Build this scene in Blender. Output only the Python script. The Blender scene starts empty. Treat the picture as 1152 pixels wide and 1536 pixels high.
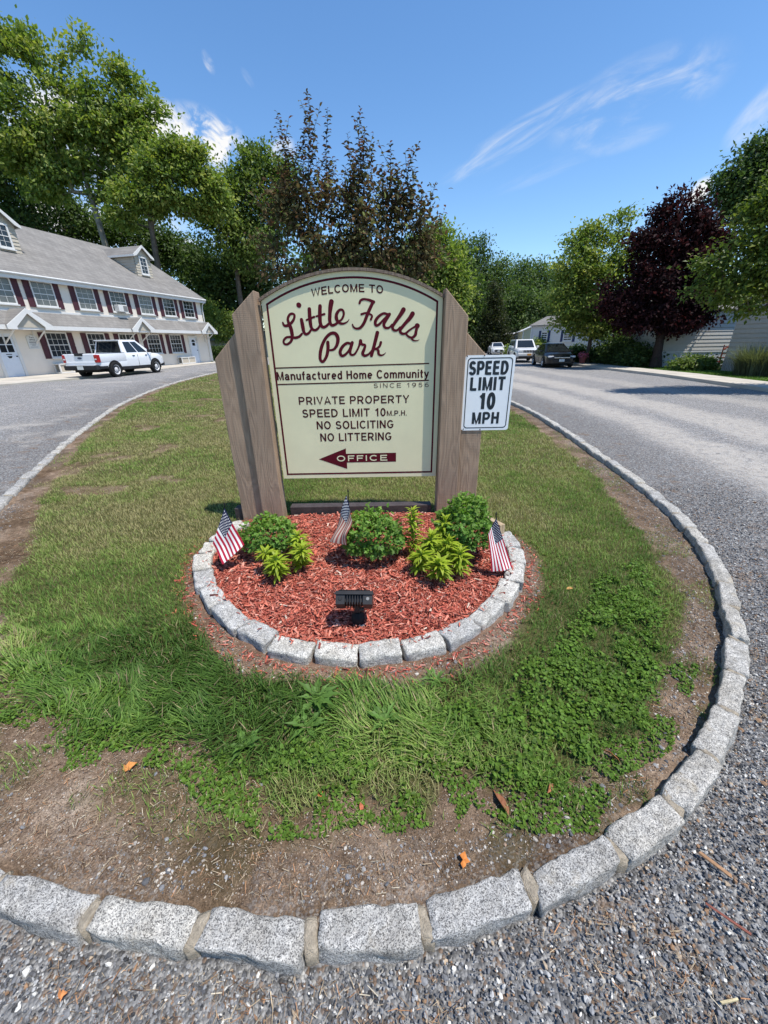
import bpy, bmesh, math, random
import numpy as np
from mathutils import Vector, Matrix, noise as mnoise

C = bpy.context.scene.collection
S = bpy.context.scene
# ------------------------------------------------------------------ camera
PITCH, ROLL, EYE, FPX = math.radians(23.8), math.radians(1.0), 1.7, 577.0
cam_d = bpy.data.cameras.new('camera')
cam = bpy.data.objects.new('camera', cam_d); C.objects.link(cam); S.camera = cam
cam_d.sensor_fit = 'VERTICAL'; cam_d.sensor_height = 24.0; cam_d.lens = 24.0 * FPX / 1536.0
cam_d.clip_start = 0.05; cam_d.clip_end = 3000
cam.matrix_world = (Matrix.Translation((0, 0, EYE)) @ Matrix.Rotation(math.pi / 2 - PITCH, 4, 'X')
                    @ Matrix.Rotation(-ROLL, 4, 'Z'))
# ------------------------------------------------------------------ sun, sky, exposure
SUN = Vector((1.7, -0.95, 4.8)).normalized()
SUN_EL = math.asin(SUN.z); SUN_AZ = math.atan2(SUN.x, SUN.y)
sd = bpy.data.lights.new('sun', 'SUN'); sd.energy = 4.3; sd.angle = math.radians(0.5); sd.color = (1.0, 0.95, 0.87)
so = bpy.data.objects.new('sun', sd); C.objects.link(so)
so.rotation_euler = SUN.to_track_quat('Z', 'Y').to_euler()
S.view_settings.view_transform = 'Standard'; S.view_settings.look = 'None'
S.view_settings.gamma = 1.0; S.view_settings.exposure = 0.45
S.render.engine = 'CYCLES'
S.cycles.use_denoising = True
S.cycles.max_bounces = 6; S.cycles.transparent_max_bounces = 8
S.cycles.diffuse_bounces = 3; S.cycles.glossy_bounces = 2; S.cycles.transmission_bounces = 4
S.cycles.sample_clamp_indirect = 6.0

rng = np.random.default_rng(11)
R = random.Random(5)


class NT:
    """small wrapper round a node tree"""
    def __init__(s, nt):
        s.nt = nt; s.n = nt.nodes; s.l = nt.links

    def add(s, t, inp=None, **kw):
        nd = s.n.new(t)
        for k, v in kw.items(): setattr(nd, k, v)
        for k, v in (inp or {}).items():
            sk = nd.inputs[k]
            if isinstance(v, bpy.types.NodeSocket): s.l.new(v, sk)
            else: sk.default_value = v
        return nd

    def math(s, op, a, b=None, c=None, clamp=False):
        nd = s.n.new('ShaderNodeMath'); nd.operation = op; nd.use_clamp = clamp
        for i, v in enumerate((a, b, c)):
            if v is None: continue
            if isinstance(v, bpy.types.NodeSocket): s.l.new(v, nd.inputs[i])
            else: nd.inputs[i].default_value = v
        return nd.outputs[0]

    def vmath(s, op, a, b=None, out=0):
        nd = s.n.new('ShaderNodeVectorMath'); nd.operation = op
        for i, v in enumerate((a, b)):
            if v is None: continue
            if isinstance(v, bpy.types.NodeSocket): s.l.new(v, nd.inputs[i])
            else: nd.inputs[i].default_value = v
        return nd.outputs[out]

    def sstep(s, v, a, b, lo=0.0, hi=1.0):
        nd = s.n.new('ShaderNodeMapRange'); nd.interpolation_type = 'SMOOTHSTEP'
        s.l.new(v, nd.inputs[0])
        for i, x in enumerate((a, b, lo, hi)): nd.inputs[i + 1].default_value = x
        return nd.outputs[0]

    def noise(s, vec, scale, detail=4.0, rough=0.55, dist=0.0, out=0):
        nd = s.add('ShaderNodeTexNoise', {'Scale': scale, 'Detail': detail, 'Roughness': rough, 'Distortion': dist})
        if vec is not None: s.l.new(vec, nd.inputs['Vector'])
        return nd.outputs[out]

    def vor(s, vec, scale, feature='F1', out='Color', rand=1.0):
        nd = s.add('ShaderNodeTexVoronoi', {'Scale': scale, 'Randomness': rand}, feature=feature)
        if vec is not None: s.l.new(vec, nd.inputs['Vector'])
        return nd.outputs[out]

    def ramp(s, f, stops, interp='LINEAR'):
        nd = s.n.new('ShaderNodeValToRGB'); nd.color_ramp.interpolation = interp
        e = nd.color_ramp.elements
        while len(e) < len(stops): e.new(0.5)
        for i, (p, c) in enumerate(stops):
            e[i].position = p; e[i].color = (c[0], c[1], c[2], 1)
        s.l.new(f, nd.inputs[0])
        return nd.outputs[0]

    def mix(s, f, a, b, mode='MIX'):
        nd = s.n.new('ShaderNodeMix'); nd.data_type = 'RGBA'; nd.blend_type = mode
        for ix, v in ((0, f), (6, a), (7, b)):
            sk = nd.inputs[ix]
            if isinstance(v, bpy.types.NodeSocket): s.l.new(v, sk)
            elif ix == 0: sk.default_value = v
            else: sk.default_value = (v[0], v[1], v[2], 1)
        return nd.outputs[2]

    def bump(s, h, strength=0.5, dist=0.01, normal=None):
        nd = s.add('ShaderNodeBump', {'Strength': strength, 'Distance': dist, 'Height': h})
        if normal is not None: s.l.new(normal, nd.inputs['Normal'])
        return nd.outputs[0]

    def coord(s, which='Object', scale=None):
        o = s.n.new('ShaderNodeTexCoord').outputs[which]
        if scale is not None:
            o = s.add('ShaderNodeMapping', {'Vector': o, 'Scale': scale}).outputs[0]
        return o

    def attr(s, name, out='Color'):
        return s.add('ShaderNodeAttribute', attribute_name=name).outputs[out]


w = bpy.data.worlds.new('World'); S.world = w; w.use_nodes = True
k = NT(w.node_tree); k.n.clear()
sky = k.add('ShaderNodeTexSky', sky_type='NISHITA', sun_disc=False, sun_elevation=SUN_EL, sun_rotation=SUN_AZ,
            altitude=100.0, air_density=1.0, dust_density=0.08, ozone_density=3.0)
hs_ = k.add('ShaderNodeHueSaturation', {'Saturation': 1.16, 'Color': sky.outputs[0]})
bg = k.add('ShaderNodeBackground', {'Color': hs_.outputs[0], 'Strength': 0.15})
gdir = k.vmath('NORMALIZE', k.coord('Generated'))


def cloud(az, el, tilt, ru, rv, sharp, lo, hi, nscale, stretch, seed):
    """one patch of cloud in the sky at a compass bearing and height (degrees)"""
    a, e, t = map(math.radians, (az, el, tilt))
    c = Vector((math.sin(a) * math.cos(e), math.cos(a) * math.cos(e), math.sin(e)))
    u0 = Vector((math.cos(a), -math.sin(a), 0)); v0 = u0.cross(c)
    u = u0 * math.cos(t) + v0 * math.sin(t); v = -u0 * math.sin(t) + v0 * math.cos(t)
    d = k.vmath('SUBTRACT', gdir, tuple(c))
    x = k.vmath('DOT_PRODUCT', d, tuple(u), out='Value'); y = k.vmath('DOT_PRODUCT', d, tuple(v), out='Value')
    cv = k.add('ShaderNodeCombineXYZ', {'X': k.math('MULTIPLY', x, 1.0 / stretch), 'Y': y, 'Z': float(seed)}).outputs[0]
    n = k.noise(cv, nscale, 7.0, 0.6, 0.6)
    r2 = k.math('ADD', k.math('POWER', k.math('ABSOLUTE', k.math('DIVIDE', x, math.radians(ru))), 2.0),
                k.math('POWER', k.math('ABSOLUTE', k.math('DIVIDE', y, math.radians(rv))), 2.0))
    fall = k.sstep(r2, 0.0, 1.0, 1.0, 0.0)
    m = k.math('MULTIPLY', fall, k.sstep(n, lo, hi))
    front = k.math('GREATER_THAN', k.vmath('DOT_PRODUCT', gdir, tuple(c), out='Value'), 0.5)
    return k.math('MULTIPLY', k.math('MULTIPLY', m, front), sharp, clamp=True)


CL = [  # bearing, height, tilt, half width, half height, density ...
    (26.4, 20.6, 9, 8.0, 3.4, 0.85, 0.38, 0.84, 26, 2.6, 1.3),
    (15.8, 19.6, 20, 9.5, 1.6, 0.55, 0.40, 0.80, 36, 5.0, 4.1),
    (26.0, 18.0, 4, 4.5, 1.1, 0.30, 0.38, 0.8, 24, 3.0, 9.0),
    (20.0, 16.9, 14, 8, 0.9, 0.20, 0.38, 0.8, 24, 5.0, 19.0),
    (37.2, 18.0, 45, 3.5, 1.6, 0.6, 0.36, 0.8, 22, 3.0, 11.0),
    (-18.6, 19.4, -14, 5.0, 2.7, 1.25, 0.40, 0.68, 30, 1.2, 21.0),
    (-22.8, 20.0, 0, 3.0, 2.2, 1.3, 0.34, 0.60, 22, 1.2, 29.0),
    (-11.2, 18.8, 30, 2.4, 1.4, 0.8, 0.34, 0.64, 26, 1.4, 61.0),
    (-31.0, 18.3, 0, 6.5, 4.0, 1.2, 0.36, 0.60, 16, 1.3, 25.0),
    (-33.0, 12.8, 0, 9, 4.0, 1.1, 0.38, 0.62, 16, 1.6, 35.0),
    (-24.0, 11.0, 0, 7, 3.0, 1.0, 0.38, 0.62, 16, 1.6, 37.0),
    (-17.4, 24.8, -66, 0.9, 0.5, 0.8, 0.32, 0.85, 55, 1.1, 31.0),
    (-13.7, 24.2, -50, 0.9, 0.4, 0.16, 0.2, 0.8, 50, 2.0, 33.0),
    (33.8, 12.9, 50, 1.5, 1.1, 1.1, 0.25, 0.55, 40, 1.2, 45.0),
]
tot = None
for cc in CL:
    m = cloud(*cc)
    tot = m if tot is None else k.math('MAXIMUM', tot, m)
cb = k.add('ShaderNodeBackground', {'Color': (1, 1, 1, 1), 'Strength': 0.72})
ms = k.add('ShaderNodeMixShader', {0: tot, 1: bg.outputs[0], 2: cb.outputs[0]})
k.l.new(ms.outputs[0], k.add('ShaderNodeOutputWorld').inputs[0])

# ------------------------------------------------------------------ numeric helpers
def ss(t):
    t = np.clip(t, 0, 1); return t * t * (3 - 2 * t)


def zg(x, y):
    """height of the ground: the lane by the house lies a little higher"""
    return 0.3 * ss((-np.asarray(x, float) - 4) / 9)


def _h(ix, iy, seed):
    n = (ix.astype(np.int64) * 374761393 + iy.astype(np.int64) * 668265263 + seed * 1442695041) & 0x7fffffff
    n = ((n ^ (n >> 13)) * 1274126177) & 0x7fffffff
    return ((n ^ (n >> 16)) & 0xffff) / 65535.0


def vnoise(x, y, seed=0):
    x = np.asarray(x, float); y = np.asarray(y, float)
    ix = np.floor(x).astype(np.int64); iy = np.floor(y).astype(np.int64)
    fx = x - ix; fy = y - iy
    fx = fx * fx * (3 - 2 * fx); fy = fy * fy * (3 - 2 * fy)
    a = _h(ix, iy, seed); b = _h(ix + 1, iy, seed); c = _h(ix, iy + 1, seed); d = _h(ix + 1, iy + 1, seed)
    return (a * (1 - fx) + b * fx) * (1 - fy) + (c * (1 - fx) + d * fx) * fy


def fbm(x, y, seed=0, oct=4):
    s = 0; amp = 0.5; f = 1.0; t = 0
    for i in range(oct):
        s = s + amp * vnoise(np.asarray(x) * f, np.asarray(y) * f, seed + i * 17); t += amp; amp *= 0.5; f *= 2.03
    return s / t


def inside(px, py, poly):
    poly = np.asarray(poly, float); r = np.zeros(len(px), bool)
    x1, y1 = poly[:, 0], poly[:, 1]; x2, y2 = np.roll(x1, -1), np.roll(y1, -1)
    for a, b, c, d in zip(x1, y1, x2, y2):
        if b == d: continue
        cnd = ((b > py) != (d > py)) & (px < (c - a) * (py - b) / (d - b) + a)
        r ^= cnd
    return r


def pdist(px, py, line, closed=False):
    line = np.asarray(line, float); best = np.full(len(px), 1e9)
    n = len(line)
    for i in range(n if closed else n - 1):
        a = line[i]; b = line[(i + 1) % n]; d = b - a; L = (d ** 2).sum()
        if L == 0: continue
        t = np.clip(((px - a[0]) * d[0] + (py - a[1]) * d[1]) / L, 0, 1)
        best = np.minimum(best, np.hypot(px - a[0] - t * d[0], py - a[1] - t * d[1]))
    return best


def smooth_line(pts, step):
    """Catmull-Rom through pts, resampled evenly"""
    P = [np.array(p, float) for p in pts]
    P = [2 * P[0] - P[1]] + P + [2 * P[-1] - P[-2]]
    out = []
    for i in range(1, len(P) - 2):
        for t in np.linspace(0, 1, 14, endpoint=False):
            a, b, c, d = P[i - 1:i + 3]
            out.append(0.5 * (2 * b + (c - a) * t + (2 * a - 5 * b + 4 * c - d) * t * t + (3 * b - a - 3 * c + d) * t ** 3))
    out.append(P[-2]); out = np.array(out)
    s = np.concatenate([[0], np.cumsum(np.linalg.norm(np.diff(out, axis=0), axis=1))])
    n = max(2, int(round(s[-1] / step)) + 1); q = np.linspace(0, s[-1], n)
    return np.stack([np.interp(q, s, out[:, j]) for j in range(out.shape[1])], 1)


# ------------------------------------------------------------------ mesh helpers
def link(name, me, parent=None, loc=None):
    o = bpy.data.objects.new(name, me); C.objects.link(o)
    if parent is not None: o.parent = parent
    if loc is not None: o.location = loc
    return o


def npobj(name, V, F, mats, parent=None, col=None, mi=None, smooth=False, loc=None):
    """V (n,3), F (m,k) with one k per array, or a list of such arrays"""
    Fs = F if isinstance(F, list) else [F]
    Fs = [np.asarray(f, np.int32) for f in Fs if len(f)]
    me = bpy.data.meshes.new(name)
    V = np.asarray(V, np.float32)
    me.vertices.add(len(V)); me.vertices.foreach_set('co', V.ravel())
    flat = np.concatenate([f.ravel() for f in Fs]); tot = np.concatenate([np.full(len(f), f.shape[1], np.int32) for f in Fs])
    st = np.concatenate([[0], np.cumsum(tot)[:-1]]).astype(np.int32)
    me.loops.add(len(flat)); me.loops.foreach_set('vertex_index', flat)
    me.polygons.add(len(tot)); me.polygons.foreach_set('loop_start', st); me.polygons.foreach_set('loop_total', tot)
    if mi is not None: me.polygons.foreach_set('material_index', np.asarray(mi, np.int32))
    me.polygons.foreach_set('use_smooth', np.full(len(tot), smooth, bool))
    if col is not None:
        a = me.attributes.new('Col', 'FLOAT_COLOR', 'POINT')
        c4 = np.ones((len(V), 4), np.float32); c4[:, :3] = col; a.data.foreach_set('color', c4.ravel())
    for m in (mats if isinstance(mats, (list, tuple)) else [mats]): me.materials.append(m)
    me.update(calc_edges=True); me.validate()
    return link(name, me, parent, loc)


class MB:
    """collects faces for one mesh object"""
    def __init__(s): s.v = []; s.f = []; s.m = []

    def poly(s, pts, m=0):
        b = len(s.v); s.v += [tuple(map(float, p)) for p in pts]; s.f.append(tuple(range(b, b + len(pts)))); s.m.append(m)

    def add(s, V, F, m=0):
        b = len(s.v); s.v += [tuple(map(float, p)) for p in V]
        for f in F: s.f.append(tuple(int(i) + b for i in f)); s.m.append(m)

    def box(s, c, d, m=0, rot=None, bev=0.0):
        x, y, z = (q / 2 for q in d)
        if bev <= 0:
            V = [(sx * x, sy * y, sz * z) for sz in (-1, 1) for sy in (-1, 1) for sx in (-1, 1)]
            F = [(0, 2, 3, 1), (4, 5, 7, 6), (0, 1, 5, 4), (2, 6, 7, 3), (0, 4, 6, 2), (1, 3, 7, 5)]
        else:
            bm = bmesh.new(); bmesh.ops.create_cube(bm, size=1.0)
            bmesh.ops.scale(bm, vec=d, verts=bm.verts)
            bmesh.ops.bevel(bm, geom=list(bm.edges), offset=min(bev, min(d) * 0.45), segments=2, affect='EDGES', profile=0.5)
            bm.verts.index_update()
            V = [v.co[:] for v in bm.verts]; F = [[v.index for v in f.verts] for f in bm.faces]; bm.free()
        if rot is not None: V = [(rot @ Vector(v))[:] for v in V]
        s.add([(v[0] + c[0], v[1] + c[1], v[2] + c[2]) for v in V], F, m)

    def prism(s, poly, axis, a, b, m=0):
        """2-D polygon pushed along an axis from a to b"""
        def P(p, t):
            return {'x': (t, p[0], p[1]), 'y': (p[0], t, p[1]), 'z': (p[0], p[1], t)}[axis]
        n = len(poly); V = [P(p, a) for p in poly] + [P(p, b) for p in poly]
        F = [tuple(range(n))[::-1], tuple(range(n, 2 * n))] + [(i, (i + 1) % n, n + (i + 1) % n, n + i) for i in range(n)]
        s.add(V, F, m)

    def tube(s, pts, rad, seg=8, m=0, cap=True):
        V, F = tube_np(pts, rad, seg, cap); s.add(V, F, m)

    def lathe(s, prof, seg=24, M=None, m=0):
        """profile of (r, z) turned about z, then moved by matrix M"""
        n = len(prof); V = []; F = []
        for i in range(seg):
            a = 2 * math.pi * i / seg
            for r, z in prof: V.append((r * math.cos(a), r * math.sin(a), z))
        for i in range(seg):
            j = (i + 1) % seg
            for q in range(n - 1): F.append((i * n + q, j * n + q, j * n + q + 1, i * n + q + 1))
        if M is not None: V = [(M @ Vector(v))[:] for v in V]
        s.add(V, F, m)

    def loft(s, rings, m=0, caps=True):
        n = len(rings[0]); V = [p for r in rings for p in r]; F = []
        for i in range(len(rings) - 1):
            for j in range(n):
                F.append((i * n + j, i * n + (j + 1) % n, (i + 1) * n + (j + 1) % n, (i + 1) * n + j))
        if caps:
            F.append(tuple(range(n))[::-1]); F.append(tuple(range((len(rings) - 1) * n, len(rings) * n)))
        s.add(V, F, m)

    def build(s, name, mats, parent=None, smooth=False, loc=None):
        me = bpy.data.meshes.new(name); me.from_pydata(s.v, [], s.f)
        for mt in (mats if isinstance(mats, (list, tuple)) else [mats]): me.materials.append(mt)
        me.polygons.foreach_set('material_index', s.m)
        bm = bmesh.new(); bm.from_mesh(me); bmesh.ops.recalc_face_normals(bm, faces=bm.faces); bm.to_mesh(me); bm.free()
        if smooth:
            me.polygons.foreach_set('use_smooth', [True] * len(me.polygons))
            try: me.set_sharp_from_angle(angle=math.radians(35))
            except Exception: pass
        me.update()
        return link(name, me, parent, loc)


def tube_np(pts, rad, seg=8, cap=True):
    P = np.asarray(pts, float); n = len(P)
    rad = np.broadcast_to(np.asarray(rad, float), (n,))
    T = np.gradient(P, axis=0); T /= np.linalg.norm(T, axis=1)[:, None] + 1e-9
    up = np.array([0, 0, 1.0]) if abs(T[0][2]) < 0.9 else np.array([1.0, 0, 0])
    V = []
    for i in range(n):
        a = np.cross(T[i], up); a /= np.linalg.norm(a) + 1e-9; b = np.cross(a, T[i]); up = b
        for j in range(seg):
            t = 2 * math.pi * j / seg; V.append(P[i] + rad[i] * (math.cos(t) * a + math.sin(t) * b))
    F = [(i * seg + j, i * seg + (j + 1) % seg, (i + 1) * seg + (j + 1) % seg, (i + 1) * seg + j) for i in range(n - 1) for j in range(seg)]
    if cap: F += [tuple(range(seg))[::-1], tuple(range((n - 1) * seg, n * seg))]
    return V, F


def empty(name, loc, label=None, cat=None, group=None, rz=0.0):
    o = bpy.data.objects.new(name, None); C.objects.link(o); o.location = loc; o.rotation_euler = (0, 0, rz)
    o.empty_display_size = 0.1
    if label: tag(o, label, cat, group)
    return o


def tag(o, label=None, cat=None, group=None, kind=None):
    if label: o['label'] = label
    if cat: o['category'] = cat
    if group: o['group'] = group
    if kind: o['kind'] = kind
    return o


# ------------------------------------------------------------------ materials
def new_mat(name, rough=0.7, spec=0.3):
    m = bpy.data.materials.new(name); m.use_nodes = True
    t = NT(m.node_tree); b = t.n['Principled BSDF']
    b.inputs['Roughness'].default_value = rough; b.inputs['Specular IOR Level'].default_value = spec
    return m, t, b


def plain(name, col, rough=0.6, spec=0.3, metal=0.0, var=0.12, vs=6.0, bump=0.0, bs=60.0, coat=0.0):
    """one colour with mild wear: slow and fast noise"""
    m, t, b = new_mat(name, rough, spec)
    oc = t.coord('Object')
    n = t.noise(oc, vs, 5.0, 0.6)
    lo = tuple(c * (1 - var) for c in col); hi = tuple(min(1, c * (1 + var)) for c in col)
    t.l.new(t.ramp(n, [(0.3, lo), (0.7, hi)]), b.inputs['Base Color'])
    b.inputs['Metallic'].default_value = metal
    if coat: b.inputs['Coat Weight'].default_value = coat; b.inputs['Coat Roughness'].default_value = 0.05
    if bump: t.l.new(t.bump(t.noise(oc, bs, 4.0), bump, 0.01), b.inputs['Normal'])
    return m


def leaf_mat(name, trans=0.35, rough=0.5, spec=0.25, tint=(1.1, 1.25, 0.55)):
    m, t, b = new_mat(name, rough, spec)
    c = t.attr('Col'); t.l.new(c, b.inputs['Base Color'])
    tr = t.add('ShaderNodeBsdfTranslucent', {'Color': t.mix(1.0, c, tint, 'MULTIPLY')})
    mx = t.add('ShaderNodeMixShader', {0: trans, 1: b.outputs[0], 2: tr.outputs[0]})
    t.l.new(mx.outputs[0], t.n['Material Output'].inputs[0])
    return m


def col_mat(name, rough=0.8, spec=0.2, nscale=0.0, bump=0.0):
    m, t, b = new_mat(name, rough, spec)
    c = t.attr('Col')
    if nscale:
        n = t.noise(t.coord('Object'), nscale, 4.0)
        c = t.mix(1.0, c, t.ramp(n, [(0.25, (0.7, 0.7, 0.7)), (0.75, (1.25, 1.25, 1.25))]), 'MULTIPLY')
        if bump: t.l.new(t.bump(n, bump, 0.004), b.inputs['Normal'])
    t.l.new(c, b.inputs['Base Color'])
    return m


def wood_mat(name, dark, light, gs=1.0, bump=0.6):
    """rough-sawn painted timber, grain along z with knots"""
    m, t, b = new_mat(name, 0.85, 0.15)
    oi = t.add('ShaderNodeObjectInfo').outputs['Random']
    off = t.add('ShaderNodeCombineXYZ', {'X': t.math('MULTIPLY', oi, 7.0), 'Y': t.math('MULTIPLY', oi, 3.0), 'Z': t.math('MULTIPLY', oi, 9.0)}).outputs[0]
    p = t.vmath('ADD', t.coord('Object'), off)
    mp = t.add('ShaderNodeMapping', {'Vector': p, 'Scale': (1.0, 1.0, 0.14)}).outputs[0]
    n0 = t.noise(mp, 7.0 * gs, 2.0, 0.5, 0.4)
    rings = t.math('SINE', t.math('MULTIPLY', n0, 62.0))
    mp2 = t.add('ShaderNodeMapping', {'Vector': p, 'Scale': (1.0, 1.0, 0.03)}).outputs[0]
    fine = t.noise(mp2, 150.0 * gs, 4.0, 0.65)
    saw = t.math('SINE', t.math('MULTIPLY', t.add('ShaderNodeSeparateXYZ', {0: p}).outputs[2], 420.0))
    h = t.math('ADD', t.math('MULTIPLY', rings, 0.22), t.math('ADD', t.math('MULTIPLY', fine, 0.9), t.math('MULTIPLY', saw, 0.05)))
    cf = t.math('ADD', t.math('MULTIPLY', fine, 0.75), t.math('MULTIPLY', rings, 0.13))
    c = t.ramp(cf, [(0.12, dark), (0.62, light)])
    big = t.noise(p, 2.2, 3.0)
    c = t.mix(1.0, c, t.ramp(big, [(0.3, (0.86, 0.86, 0.86)), (0.7, (1.1, 1.08, 1.05))]), 'MULTIPLY')
    t.l.new(c, b.inputs['Base Color'])
    t.l.new(t.bump(h, bump, 0.006), b.inputs['Normal'])
    return m


def stone_mat(name, a, bb, dk, warm=(0.42, 0.33, 0.2), warm_amt=0.35):
    """speckled granite"""
    m, t, b = new_mat(name, 0.85, 0.25)
    oi = t.add('ShaderNodeObjectInfo').outputs['Random']
    p = t.vmath('ADD', t.coord('Object'), t.add('ShaderNodeCombineXYZ', {'X': t.math('MULTIPLY', oi, 11.0), 'Y': t.math('MULTIPLY', oi, 5.0)}).outputs[0])
    v = t.vor(p, 360.0, 'F1', 'Color')
    sep = t.add('ShaderNodeSeparateColor', {0: v}).outputs
    c = t.ramp(sep[0], [(0.0, dk), (0.14, dk), (0.34, a), (0.66, bb), (1.0, tuple(min(1, x * 1.15) for x in bb))])
    n = t.noise(p, 45.0, 5.0, 0.7)
    c = t.mix(1.0, c, t.ramp(n, [(0.30, (0.55, 0.56, 0.58)), (0.66, (1.10, 1.10, 1.10))]), 'MULTIPLY')
    n2 = t.noise(p, 6.0, 4.0, 0.65)
    c = t.mix(t.math('MULTIPLY', t.sstep(n2, 0.58, 0.72), warm_amt), c, warm)
    n4 = t.noise(p, 9.0, 5.0, 0.7)
    c = t.mix(1.0, c, t.ramp(n4, [(0.32, (0.70, 0.68, 0.64)), (0.6, (1.05, 1.05, 1.04))]), 'MULTIPLY')
    tone = t.ramp(oi, [(0.0, (0.86, 0.87, 0.9)), (1.0, (1.08, 1.06, 1.02))])
    c = t.mix(1.0, c, tone, 'MULTIPLY')
    t.l.new(c, b.inputs['Base Color'])
    h = t.math('ADD', t.noise(p, 150.0, 4.0, 0.75), t.math('MULTIPLY', n, 1.5))
    t.l.new(t.bump(h, 0.8, 0.008), b.inputs['Normal'])
    return m


M = {}
M['granite'] = stone_mat('granite', (0.42, 0.405, 0.375), (0.63, 0.605, 0.56), (0.17, 0.163, 0.155))
M['granite2'] = stone_mat('granite_bed', (0.52, 0.505, 0.47), (0.74, 0.715, 0.665), (0.20, 0.195, 0.185), (0.45, 0.2, 0.14), 0.15)
M['mortar'] = plain('mortar', (0.37, 0.315, 0.24), 0.95, 0.1, var=0.35, vs=45, bump=1.0, bs=220)
M['wood'] = wood_mat('post_wood', (0.285, 0.202, 0.142), (0.39, 0.284, 0.204))
M['wood_trim'] = wood_mat('trim_wood', (0.14, 0.10, 0.075), (0.27, 0.21, 0.165))
M['beam'] = plain('beam_paint', (0.06, 0.047, 0.045), 0.6, 0.3, var=0.3, vs=12, bump=0.3, bs=80)
M['timber'] = wood_mat('raw_timber', (0.28, 0.2, 0.12), (0.5, 0.40, 0.27))
M['cream'] = plain('sign_cream', (0.75, 0.70, 0.455), 0.5, 0.25, var=0.05, vs=3)
M['maroon'] = plain('maroon_vinyl', (0.095, 0.006, 0.014), 0.55, 0.12, var=0.1)
M['ltr_dark'] = plain('brown_vinyl', (0.06, 0.008, 0.010), 0.55, 0.12, var=0.1)
M['signwhite'] = plain('sign_white', (0.84, 0.86, 0.87), 0.4, 0.4, var=0.03)
M['ink'] = plain('sign_ink', (0.018, 0.026, 0.034), 0.5, 0.3, var=0.3, vs=40)
M['steel'] = plain('bolt_steel', (0.30, 0.29, 0.27), 0.45, 0.4, 0.8)
M['rust'] = plain('rusty_bolt', (0.06, 0.035, 0.025), 0.8, 0.2)
M['black'] = plain('black_metal', (0.022, 0.021, 0.021), 0.42, 0.4, var=0.25, vs=20)
M['blackdull'] = plain('black_plastic', (0.012, 0.012, 0.013), 0.7, 0.2)
M['flagred'] = plain('flag_red', (0.40, 0.018, 0.045), 0.8, 0.15, var=0.08)
M['flagwhite'] = plain('flag_white', (0.76, 0.74, 0.72), 0.8, 0.15, var=0.05)
M['flagblue'] = plain('flag_navy', (0.018, 0.022, 0.062), 0.8, 0.15, var=0.1)
M['flagpale_r'] = plain('flag_faded_red', (0.33, 0.10, 0.08), 0.85, 0.1, var=0.1)
M['flagpale_w'] = plain('flag_faded_white', (0.55, 0.44, 0.35), 0.85, 0.1, var=0.1)
M['leaf'] = leaf_mat('foliage', 0.42, 0.5, 0.28)
M['leafdark'] = leaf_mat('foliage_dark', 0.30, 0.6, 0.10, (1.2, 0.8, 0.8))
M['grass'] = leaf_mat('grass_blades', 0.30, 0.55, 0.2, (1.15, 1.2, 0.5))
M['bark'] = plain('bark', (0.11, 0.088, 0.07), 0.9, 0.1, var=0.4, vs=3, bump=0.8, bs=14)
M['bark_pale'] = plain('plane_bark', (0.22, 0.20, 0.165), 0.9, 0.1, var=0.4, vs=2.5, bump=0.5, bs=9)
M['bark_dark'] = plain('dark_bark', (0.05, 0.037, 0.033), 0.9, 0.1, var=0.3, vs=9, bump=0.5, bs=40)
M['chips'] = col_mat('mulch_chips', 0.85, 0.12, 120.0, 0.4)
M['pebble'] = col_mat('pebbles', 0.75, 0.3, 160.0, 0.2)
M['deadleaf'] = col_mat('dead_leaf', 0.7, 0.2, 90.0, 0.3)


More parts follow.
